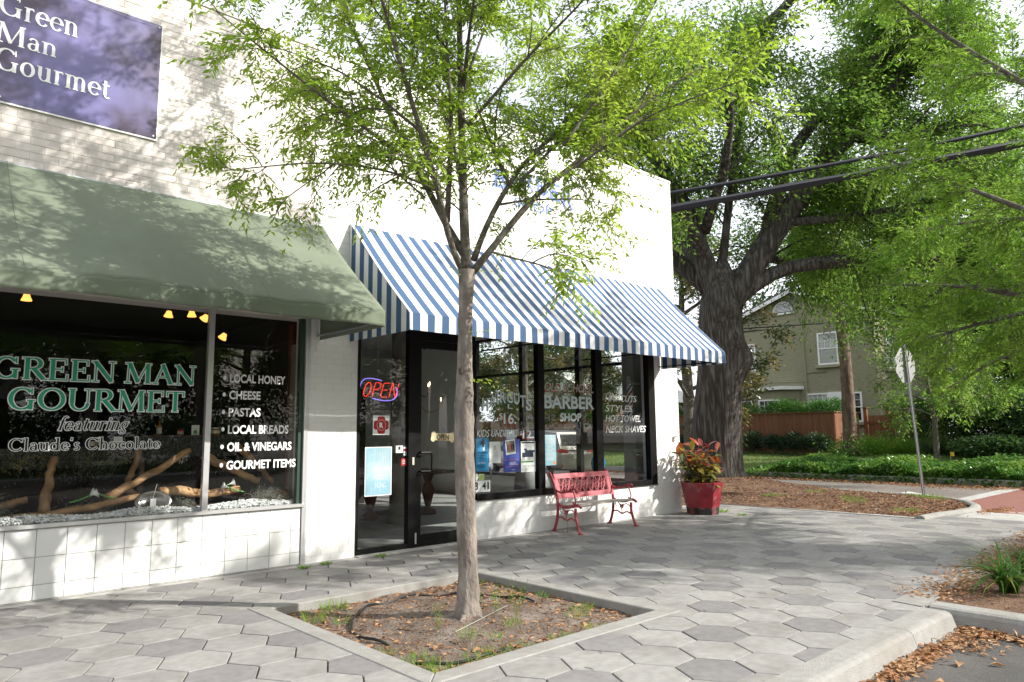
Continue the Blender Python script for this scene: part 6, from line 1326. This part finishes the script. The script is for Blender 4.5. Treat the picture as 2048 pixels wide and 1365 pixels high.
def sago(c, r, label):
    o_ = thing('sago_palm', c, label, 'palm'); put('trunk', MB().lathe([(.16, c[2]-.05), (.18, c[2]+.3), (.12, c[2]+.5)], (c[0], c[1], 0), 10), 'bark_pine', o_)
    mbf = [];
    for k in range(26):
        a = k*2.4; el = .9-.75*(k/26); P = np.array([[c[0]+r*t*math.cos(a)*(.55+.45*(1-el)), c[1]+r*t*math.sin(a)*(.55+.45*(1-el)), c[2]+.45+r*(el*t-.75*t*t)] for t in np.linspace(0, 1, 12)])
        T = unit(np.gradient(P, axis=0)); s_ = unit(np.cross(T, [0, 0, 1.])); PP = np.repeat(P[1:], 6, 0); SS = np.repeat(s_[1:], 6, 0); TT = np.repeat(T[1:], 6, 0); sg_ = np.tile([1, -1, 1, -1, 1, -1], 11)[:, None]
        PP = PP+TT*np.tile([0, 0, .33, .33, .66, .66], 11)[:, None]*r/11
        V, Q = leafquads(rng, PP, SS*sg_+TT*.6+[0, 0, .1], .19, .014, .9, 0); f_ = fast('frond', V, Q, 'leaf_dark', o_)
    return o_
sago((29.5, 5.3, .5), 1.5, 'dark sago palm nearest the right edge of the lawn'); sago((31.0, 7.0, .5), 1.3, 'dark sago palm in the shade, left of the other'); sago((30.5, 3.6, .5), 1.5, 'dark sago palm farthest right under the trees')
for k, a in enumerate((((31.2, 8.9, 1.9), (1.3, 1.9, 1.9), 9000, 'leaf_dark', 'spreading dark shrub before the bright side wall of the house'), ((31.5, 6.2, 1.6), (1.5, 2.0, 1.6), 8000, 'leaf_dark', 'dark shrub behind the sago palms'), ((34, 4.0, 2.3), (1.6, 2.6, 2.3), 8000, 'leaf_dark', 'large dark shrub mass at the right of the lawn'),
     ((36, 8.3, 2.0), (1.5, 2.0, 2.0), 5000, 'leaf_dark', 'dark shrub against the foot of the house side wall'), ((33, .8, 2.2), (1.8, 2.6, 2.3), 7000, 'leaf_dark', 'dark shrub at the far right edge'), ((29.0, 7.4, .8), (.8, 1.4, .5), 3000, 'leaf_dark', 'low dark shrub on the lawn edge'))):
    blob('dark_shrub', a[0], a[1], a[2], .16, .07, a[3], a[4], 'shrub', 300+k, zmin=.45, bumps=14)
# ------------------------------------------------------------------ the big oak
g = np.random.default_rng(41)
ok = thing('live_oak', (17.1, 10.6, .1), 'huge old oak with dark furrowed trunk leaning over the side street', 'tree')
trunk([(17.15, 10.72, -.1), (17.12, 10.66, .35), (17.10, 10.62, 1.0), (17.06, 10.50, 2.0), (17.0, 10.32, 3.2), (16.95, 10.22, 4.3), (16.95, 10.15, 5.2), (16.95, 10.1, 5.75), (16.95, 10.08, 6.2)], [.95, .70, .65, .62, .58, .56, .55, .52, .38, .06], 70, 3, par=ok, knots=(((17.35, 9.68, 3.35), .34), ((16.6, 9.85, 4.6), .25), ((16.8, 9.7, 3.9), .2), ((16.5, 9.9, 5.2), .2)))
OL = [([(16.9, 10.2, 4.9), (16.6, 10.36, 5.8), (16.45, 10.5, 6.6), (16.14, 10.57, 7.38), (15.3, 11.2, 9.2), (14.4, 12.2, 11.0)], .30),
      ([(17.0, 10.05, 4.7), (17.45, 9.6, 5.7), (17.99, 8.92, 7.0), (18.65, 8.04, 8.5), (19.37, 7.22, 9.6), (20.05, 6.36, 10.9), (21.22, 5.04, 12.3)], .36),
      ([(17.1, 9.9, 4.9), (17.6, 9.4, 5.6), (18.3, 8.8, 5.9), (19.46, 7.77, 6.0), (21.44, 5.97, 5.95), (23.4, 4.2, 5.8), (25, 2.6, 6.2)], .22),
      ([(18.65, 8.04, 8.5), (19.16, 7.39, 9.73), (19.6, 6.66, 11.58), (19.49, 6.41, 13.57)], .20), ([(19.2, 7.4, 9.3), (20.0, 6.6, 9.15), (20.95, 5.79, 9.44), (22.5, 4.6, 10.2)], .18),
      ([(17.7, 9.3, 6.4), (18.0, 8.6, 8.8), (18.7, 7.7, 10.2), (19.82, 6.51, 11.31), (21, 5.4, 12.9)], .20), ([(16.6, 10.3, 6.0), (15.6, 10.1, 6.7), (14.6, 10.5, 7.6), (13.2, 10.9, 8.6)], .16),
      ([(16.95, 10.2, 5.2), (16.9, 9.8, 7.4), (16.6, 9.2, 9.4), (16.2, 8.4, 11.4)], .13), ([(17.1, 10.4, 5.3), (18.2, 11.8, 6.8), (19.8, 13.6, 8.2), (21.5, 15, 9.2)], .30), ([(16.9, 10.5, 5.4), (16.4, 12.4, 7.2), (15.8, 14.5, 8.4)], .28),
      ([(18.3, 8.5, 7.6), (19.6, 9.0, 8.2), (21.3, 9.2, 8.6), (23, 9, 8.7)], .18), ([(18.0, 8.9, 7.0), (18.8, 7.6, 7.0), (19.8, 6.1, 7.2), (20.8, 4.4, 7.6)], .13), ([(17.2, 9.9, 5.6), (18.8, 9.9, 6.4), (20.8, 10.2, 6.6), (23.0, 10.6, 6.3), (25, 10.4, 5.7)], .16),
      ([(16.5, 10.3, 6.8), (15.5, 9.0, 8.0), (14.6, 8.2, 9.2), (13.4, 8.6, 10.3)], .15), ([(16.2, 8.4, 11.4), (16.6, 7.2, 12.4), (17.2, 6.2, 13.2)], .14), ([(21.4, 6.0, 5.95), (22.5, 6.5, 5.6), (24, 7.2, 5.1), (25.2, 7.6, 4.7)], .09)]
OP = []
for P, r in OL:
    q = polyres(P, 18); OP.append(q); put('limb', MB().tube(q, np.linspace(r, r*.35, 18)*(1+.05*g.normal(size=18)), 12), 'bark_oak', ok, smooth=True)
def oks(e):
    az_ = math.degrees(math.atan2(e[0], e[1]))
    if 58 < az_ < 65.3 and e[2] < 1.9+.205*math.hypot(e[0], e[1]): return False
    return e[2] > 3.6 and not (e[0] < 12.6 and e[1] > 7.4 and e[2] < 6.9) and not (e[0] < 15.5 and e[1] < 7.0) and e[1] > 2.5
B2, T2 = grow(g, OP, 3.9, 2.6, 13, .85, start=.22, up=.18, droop=.5, r2=.035, keep=oks)
wood('branches', B2, 'bark_oak', ok, 5, T2, .006)
V, Q = twigleaves(g, T2, 32, .135, .055, .3, .8, .5, .18); fast('crown', V, Q, 'leaf_oak', ok)
print('oak twigs', len(T2))
P_ = []
for c, n2_, L in (((24.4, 7.0, 4.7), 260, 1.6), ((23.8, 5.4, 4.9), 300, 1.4), ((25.3, 6.4, 4.3), 260, 1.8), ((21.0, 10.2, 5.9), 150, .8), ((24.2, 10.6, 5.6), 200, 1.0)): P_.append(np.array(c)+np.stack([g.normal(size=n2_)*.10, g.normal(size=n2_)*.10, -g.random(n2_)*L], 1))
P_ = np.concatenate(P_); V, Q = leafquads(g, P_, g.normal(size=P_.shape)*[.3, .3, 1], .16, .02, .1, 0); props(fast('spanish_moss', V, Q, 'moss'), 'grey moss trailing from the outer limbs over the street', 'moss', kind='stuff')
# magnolia just behind the oak, pine in front of the house
def tree(name, c, h, cr, n_limb, dens, tw_n, lf, m, bark, label, seed, tr_r=.25, z0=.45, leafm=None, start=.35, group=None, trunkpath=None, nleaf=16, l2=1.6, l3=.6, cz=.45):
    g_ = np.random.default_rng(seed); o_ = thing(name, (c[0], c[1], z0), label, 'tree', group)
    tpth = trunkpath or [(c[0], c[1], z0-.15), (c[0]+.1, c[1], z0+h*.3), (c[0]-.05, c[1]+.1, z0+h*.6), (c[0], c[1], z0+h*.92)]
    q = polyres(tpth, 30); put('trunk', MB().tube(q, np.interp(np.linspace(0, 1, 30), [0, .06, .5, 1], [tr_r*1.35, tr_r, tr_r*.75, tr_r*.2])*(1+.04*g_.normal(size=30)), 14), bark, o_, smooth=True)
    LL = []
    for k in range(n_limb):
        t = start+(1-start)*(k+.5)/n_limb; p = q[int(t*29)]; a = k*2.4+g_.uniform(-.4, .4); R = cr*(math.sin(math.pi*min(1, max(.12, (t-start)/(1-start)*.8+.2))))*g_.uniform(.8, 1.1)
        e = p+np.array([R*math.cos(a), R*math.sin(a), h*.12*g_.uniform(.2, 1.3)]); LL.append(polyres([p, p*.6+e*.4+[0, 0, cz*.4], e], 10))
    LL.append(q[18:])
    for l in LL[:-1]: put('limb', MB().tube(l, np.linspace(tr_r*.35, tr_r*.1, 10), 7), bark, o_, smooth=True)
    B_, Tq = grow(g_, LL, dens, l2, tw_n, l3, start=.2, up=.15, droop=.4, r2=.03)
    wood('branches', B_, bark, o_, 4, Tq, .006); V, Q = twigleaves(g_, Tq, nleaf, lf[0], lf[1], .25, .8, .5, lf[2]); fast('crown', V, Q, m, o_)
    return o_
tree('magnolia_tree', (24.8, 16.6, 0), 9.5, 3.6, 20, 1.7, 8, (.20, .08, .12), 'leaf_magnolia', 'bark_limb', 'glossy magnolia with bronze leaves behind the oak trunk', 61, z0=.2, start=.12)
mg = bpy.data.objects['magnolia_tree']
for x, y, s_, rz, lb in ((25.2, 22.6, .8, 1.0, 'magnolia left of the first one, seen through the barber shop'), (26.0, 27.5, .9, 2.2, 'magnolia farther up the side street, seen through the barber shop'), (25.4, 34, .9, 3.9, 'magnolia at the far end of the verge lawn')):
    c_ = copy_tree(mg); c_.location = (x, y, .2); c_.rotation_euler = (0, 0, rz); c_.scale = (s_,)*3; c_['label'] = lb
tree('pine_tree', (29.0, 12.05, 0), 11, 3.2, 9, 1.6, 9, (.16, .05, .14), 'leaf_oak', 'bark_pine', 'straight reddish brown trunk rising in front of the fence corner', 62, tr_r=.27, z0=.5, start=.60)
V, Q = leafquads(g, np.stack([29+g.normal(size=900)*.45, 12.05+g.normal(size=900)*.45, .5+np.abs(g.normal(size=900))*.32], 1), g.normal(size=(900, 3)), .11, .09, .5); props(fast('ivy', V, Q, 'leaf_ivy'), 'ivy climbing the foot of the pine trunk', 'ivy', kind='stuff')
# small tree before the house side wall and background trees
tree('small_tree', (28.6, 8.9, 0), 4.6, 2.4, 12, 2.2, 9, (.14, .055, .12), 'leaf_oak', 'bark_limb', 'small spreading tree with dark bent limbs behind the road sign', 63, tr_r=.10, z0=.45, start=.3, l2=1.1)
bgA = tree('background_tree', (44, 20, 0), 13, 6, 16, 1.0, 9, (.34, .15, .4), 'leaf_dark', 'bark_limb', 'dense tree behind the olive house on the left', 71, tr_r=.3, start=.15, nleaf=26, l2=2.6, l3=1.2)
for k, (x, y, s_, rz, lb) in enumerate(((45, 8.5, 1.0, 1.0, 'dense tree right of the olive house'), (43.5, .5, 1.0, 2.1, 'dense tree behind the sago palms'), (46, -2, 1.0, 3.3, 'dense tree far right beyond the lawn'), (44, -14, 1.0, 4.0, 'dense tree at the right edge beyond the crossing'), (52, 10, 1.1, 5.1, 'tall tree far behind the olive house'), (30, 42, .8, .5, 'dense tree seen left of the oak through the shop'), (38, 36, .9, 2.6, 'dense tree behind the brick house'), (24.8, 33, .55, 1.9, 'rounded tree seen through the shop windows'), (60, 25, 1.2, .4, 'tall tree on the skyline behind the house roof'), (47, 13, 1.35, 2.2, 'tallest tree behind the ridge of the olive house'), (52, -8, 1.4, 1.4, 'tall tree beyond the sago palms'), (50, 4, 1.4, 4.4, 'tall tree on the skyline right of the house'),
        *[(-44+9*i, -27-3*(i % 3), .95+.12*(i % 2), i*1.3, 'tree in the row beyond the main road, tree %s from the left' % ['first', 'second', 'third', 'fourth', 'fifth', 'sixth', 'seventh', 'eighth', 'ninth', 'tenth', 'eleventh', 'twelfth', 'thirteenth'][i]) for i in range(13)])):
    c_ = copy_tree(bgA); c_.location = (x, y, .4); c_.rotation_euler = (0, 0, rz); c_.scale = (s_, s_, s_); c_['label'] = lb; c_['group'] = 'background trees'
bgA['group'] = 'background trees'
# ------------------------------------------------------------------ right-hand street tree (trunk outside the picture)
g = np.random.default_rng(51)
rtn = thing('roadside_tree', (11.3, .9, 0), 'bright green feathery tree whose branches reach in from the right edge', 'tree')
q = polyres([(11.3, .9, -.1), (11.25, .95, 1.5), (11.3, 1.0, 3.0), (11.2, 1.0, 5.0), (11.3, 1.1, 7.5)], 24); put('trunk', MB().tube(q, np.linspace(.16, .05, 24), 12), 'bark_young', rtn, smooth=True)
RL = [[(11.25, 1.0, 2.6), (11.0, 1.8, 3.0), (10.6, 2.8, 3.35), (10.2, 3.7, 3.45)], [(11.3, 1.0, 2.9), (11.6, 2.0, 3.1), (11.9, 3.0, 3.0), (12.2, 3.9, 2.85)], [(11.3, 1.0, 3.4), (11.1, 2.0, 4.2), (10.9, 3.0, 4.9), (10.5, 3.8, 5.4)], [(11.25, 1.0, 3.8), (12.0, 2.2, 4.4), (12.6, 3.2, 4.7), (13.1, 4.0, 4.8)],
      [(11.2, 1.0, 4.6), (10.9, 1.9, 5.8), (10.4, 2.8, 6.8), (9.9, 3.4, 7.6)], [(11.3, 1.0, 3.2), (12.2, 1.7, 3.6), (13.3, 2.6, 3.8), (14.2, 3.3, 3.7)], [(11.2, 1.0, 5.2), (11.8, 2.3, 6.4), (12.2, 3.4, 7.2)], [(11.3, 1.0, 4.0), (12.6, .9, 4.8), (13.8, 1.0, 5.4)], [(11.2, 1.0, 4.2), (10.0, .6, 5.2), (9.0, .4, 6.0)],
      [(11.2, 1.0, 5.0), (10.4, .0, 6.2), (9.8, -1.0, 7.0)], [(11.3, 1.0, 3.6), (12.3, .2, 4.2), (13.2, -.8, 4.8), (14.0, -1.6, 5.2)], [(11.3, 1.0, 3.8), (11.8, -.1, 4.6), (12.3, -1.4, 5.2), (12.8, -2.4, 5.5)], [(11.3, 1.0, 4.2), (12.6, .5, 4.8), (14, .1, 5.3), (15.2, -.1, 5.6)], [(11.2, 1.0, 4.6), (12.0, -.6, 5.8), (13.0, -1.8, 6.6)], [(11.2, 1.0, 4.4), (11.2, -.4, 5.2), (11.1, -1.8, 5.6)], [(11.3, 1, 5.5), (11.8, 0, 6.5), (12.4, -1, 7.2)], [(11.3, 1.1, 6.5), (11.0, 1.6, 7.6), (10.5, 2.0, 8.6)], [(11.3, 1.0, 2.8), (12.4, 2.3, 2.8), (13.5, 3.4, 2.5), (14.3, 4.2, 2.2)]]
RP = []
for P in RL: q = polyres(P, 14); RP.append(q); put('limb', MB().tube(q, np.linspace(.055, .012, 14), 7), 'bark_limb', rtn, smooth=True)
def rk_(e):
    az = math.atan2(e[0], e[1])-yaw; zc = e[0]*math.sin(yaw)+e[1]*math.cos(yaw)
    return e[2] > 1.9 and (math.tan(min(1.5, az)) > .50 or e[2] > 6.5)
B3, T3 = grow(g, RP, 8.5, 1.0, 8, .42, start=.15, up=.1, droop=.35, r2=.011, keep=rk_)
wood('branches', B3, 'bark_limb', rtn, 4, T3, .003)
V, Q = twigleaves(g, T3, 22, .088, .022, .25, .95, .65, .008); fast('crown', V, Q, 'leaf_right', rtn)
print('right twigs', len(T3), 'young', len(T1))
# ------------------------------------------------------------------ trees behind the camera: they shade the wall and show in the glass
st = tree('shade_tree', (6.0, -11.5, 0), 11, 4.2, 14, 1.5, 9, (.16, .07, .22), 'leaf_right', 'bark_young', 'tall street tree across the parking lot', 81, tr_r=.2, z0=-.1, start=.35, nleaf=20, l2=1.7, l3=.8)
for k, (x, y, s_, rz, lb) in enumerate(((18.0, -9.0, 1.05, 1.2, 'street tree farther along the main road'), (2.5, -13.5, 1.0, 2.5, 'street tree behind the parking lot'), (-6, -16, 1.1, 3.4, 'tree on the far pavement, left end'), (25, -16, 1.1, 4.4, 'tree beyond the road crossing'), (-16, -17, 1.2, 5.2, 'tree on the far lawn'), (8, -24, 1.4, .8, 'tall tree beyond the far pavement'))):
    c_ = copy_tree(st); c_.location = (x, y, -.1); c_.rotation_euler = (0, 0, rz); c_.scale = (s_,)*3; c_['label'] = lb
fh = thing('far_house', (-12, -30, 0), 'low brick house across the main road', 'house')
put('wall', MB().box(-22, 6, -36, -28, -.2, 3.4), 'housebrick', fh); put('roof', MB().extr([(-22.6, -27.4, 3.41), (-22.6, -36.6, 3.41), (-22.6, -32, 6)], (29.2, 0, 0)), 'roofgrey', fh)
for x in (-19, -14, -8, -2, 3): put('window', MB().box(x-.7, x+.7, -27.99, -27.95, .9, 2.4), 'black', fh)
for k, x in enumerate((-18, -11, -3.5, 4, 11, 19)): blob('far_hedge', (x, -19, 1.3), (3.9, .9, 1.7), 6000, .2, .09, 'leaf_hedge', 'clipped hedge across the main road', 'hedge', 400+k, 'hedges across the main road', stems=False)
# ------------------------------------------------------------------ the silver SUV on the side street
def suv(loc, rz, label):
    o_ = thing('parked_car', (0, 0, 0), label, 'car')
    def sect(y, hw, zb, zt, r=.12):      # cross-section of the lower body
        return [(-hw+.03, y, zb), (-hw, y, zb+.15), (-hw, y, zt-r), (-hw+.04, y, zt-.02), (-hw+.14, y, zt), (hw-.14, y, zt), (hw-.04, y, zt-.02), (hw, y, zt-r), (hw, y, zb+.15), (hw-.03, y, zb)]
    S_ = [sect(0, .78, .35, .86), sect(.04, .85, .28, .92), sect(.16, .89, .26, 1.0), sect(.7, .90, .25, 1.02), sect(1.6, .91, .25, 1.02), sect(3.0, .91, .25, 1.0), sect(3.7, .90, .25, .96), sect(4.3, .86, .28, .88), sect(4.6, .76, .33, .76), sect(4.68, .62, .38, .66)]
    mb = MB(); n_ = 10
    for s_ in S_: mb.v += s_
    for i in range(len(S_)-1):
        for k in range(n_): mb.f.append((i*n_+k, (i+1)*n_+k, (i+1)*n_+(k+1) % n_, i*n_+(k+1) % n_)); mb.m.append(0)
    mb.f += [tuple(range(n_)), tuple(range(len(S_)*n_-1, len(S_)*n_-n_-1, -1))]; mb.m += [0, 0]
    bd = put('body', mb, 'carpaint', o_, smooth=True); sb = bd.modifiers.new('s', 'SUBSURF'); sb.levels = sb.render_levels = 2
    C = [(.10, .80, 1.0), (.42, .66, 1.60), (1.2, .67, 1.68), (2.4, .66, 1.66), (3.0, .62, 1.50), (3.75, .78, 1.0)]
    mb = MB()
    for y, hw, z in C: mb.v += [(-hw, y, z), (-hw*.8, y, z+.03 if z > 1.2 else z), (hw*.8, y, z+.03 if z > 1.2 else z), (hw, y, z)]
    for i in range(5): a = 4*i; mb.f += [(a, a+4, a+5, a+1), (a+1, a+5, a+6, a+2), (a+2, a+6, a+7, a+3)]; mb.m += [0, 0, 0]
    base = [(-.86, .14, .99), (-.86, 3.75, .99), (.86, .14, .99), (.86, 3.75, .99)]; o0 = len(mb.v)
    for y, hw, z in C: mb.v += [(-.88, y+.0, .985), (.88, y, .985)]
    for i in range(5):
        mb.f += [(o0+2*i, o0+2*i+2, 4*i+4, 4*i), (o0+2*i+1, 4*i+3, 4*i+7, o0+2*i+3)]; mb.m += [1, 1]
    put('cabin', mb, ['carpaint', 'carglass'], o_)
    for s_ in (-1, 1):
        for ya, yb in ((1.15, 1.25), (2.1, 2.2)): put('pillar', MB().extr([(s_*.885, ya, .99), (s_*.885, yb, .99), (s_*.68, yb, 1.66), (s_*.68, ya, 1.66)], (s_*.006, 0, .002)), 'carpaint', o_)
        put('roof_rail', MB().tube([(s_*.6, .6, 1.70), (s_*.6, .75, 1.75), (s_*.6, 2.2, 1.74), (s_*.6, 2.4, 1.69)], .02, 6), 'black', o_)
        tl = put('taillight', MB().extr([(s_*.52, .02, .90), (s_*.90, .13, .92), (s_*.915, .22, 1.0), (s_*.86, .05, 1.06), (s_*.56, -.005, 1.0)], (0, -.03, .0)), 'taillight', o_)
        put('reflector', MB().box(s_*.72-.1, s_*.72+.1, -.02, .02, .42, .50), 'taillight', o_)
        put('mirror', MB().box(s_*.98-.09, s_*.98+.09, 3.05, 3.2, 1.02, 1.17), 'carpaint', o_)
        for y in (.85, 3.72):
            wl = put('wheel', MB().lathe([(.22, s_*.93), (.33, s_*.92), (.35, s_*.86), (.35, s_*.74), (.3, s_*.70)], (0, y, .35), 22, axis='x'), 'tyre', o_, smooth=True)
            put('rim', MB().lathe([(.03, s_*.945), (.21, s_*.925), (.22, s_*.90)], (0, y, .35), 10, axis='x'), 'steel', wl)
        put('headlight', MB().box(s_*.66-.16, s_*.66+.16, 4.50, 4.60, .66, .78), 'carglass', o_)
    put('rear_window', MB().extr([(-.66, .145, 1.05), (.66, .145, 1.05), (.56, .365, 1.55), (-.56, .365, 1.55)], (0, -.012, .004)), 'carglass', o_)
    put('rear_bumper', MB().box(-.80, .80, -.06, .14, .36, .58), 'carpaint', o_); put('plate_recess', MB().box(-.26, .26, -.012, .01, .70, .84), 'steel', o_)
    put('wiper', MB().box(-.02, .42, .12, .13, 1.07, 1.09), 'black', o_)
    o_.location = loc; o_.rotation_euler = (0, 0, rz); return o_
c1 = suv((19.35, 17.6, -.12), 0, 'champagne silver sport utility car parked on the side street, seen through the shop')
c2 = copy_tree(c1); c2.location = (-1.5, -8.5, -.14); c2.rotation_euler = (0, 0, R_(-90)); c2['label'] = 'silver sport utility car driving past on the main road'
c3 = copy_tree(c1); c3.location = (26, -10, -.14); c3.rotation_euler = (0, 0, R_(90)); c3['label'] = 'silver sport utility car waiting beyond the road crossing'
# blue-grey electrical cabinet across the side street (seen through the shop)
uc = thing('utility_cabinet', (16.4, 17.2, 0), 'grey metal meter cabinet standing on the verge, seen through the shop', 'cabinet'); put('box', MB().box(15.9, 16.5, 17.2, 17.6, .0, 1.6), 'galv', uc); put('door_panel', MB().box(16.0, 16.4, 17.16, 17.195, .9, 1.4), 'black', uc)
up = thing('utility_pole', (17.3, 18.2, 0), 'slim grey wooden pole seen through the shop windows', 'pole'); put('pole', MB().tube([(17.3, 18.2, -.1), (17.3, 18.2, 8.5)], [.15, .11], 12), 'bark_limb', up)
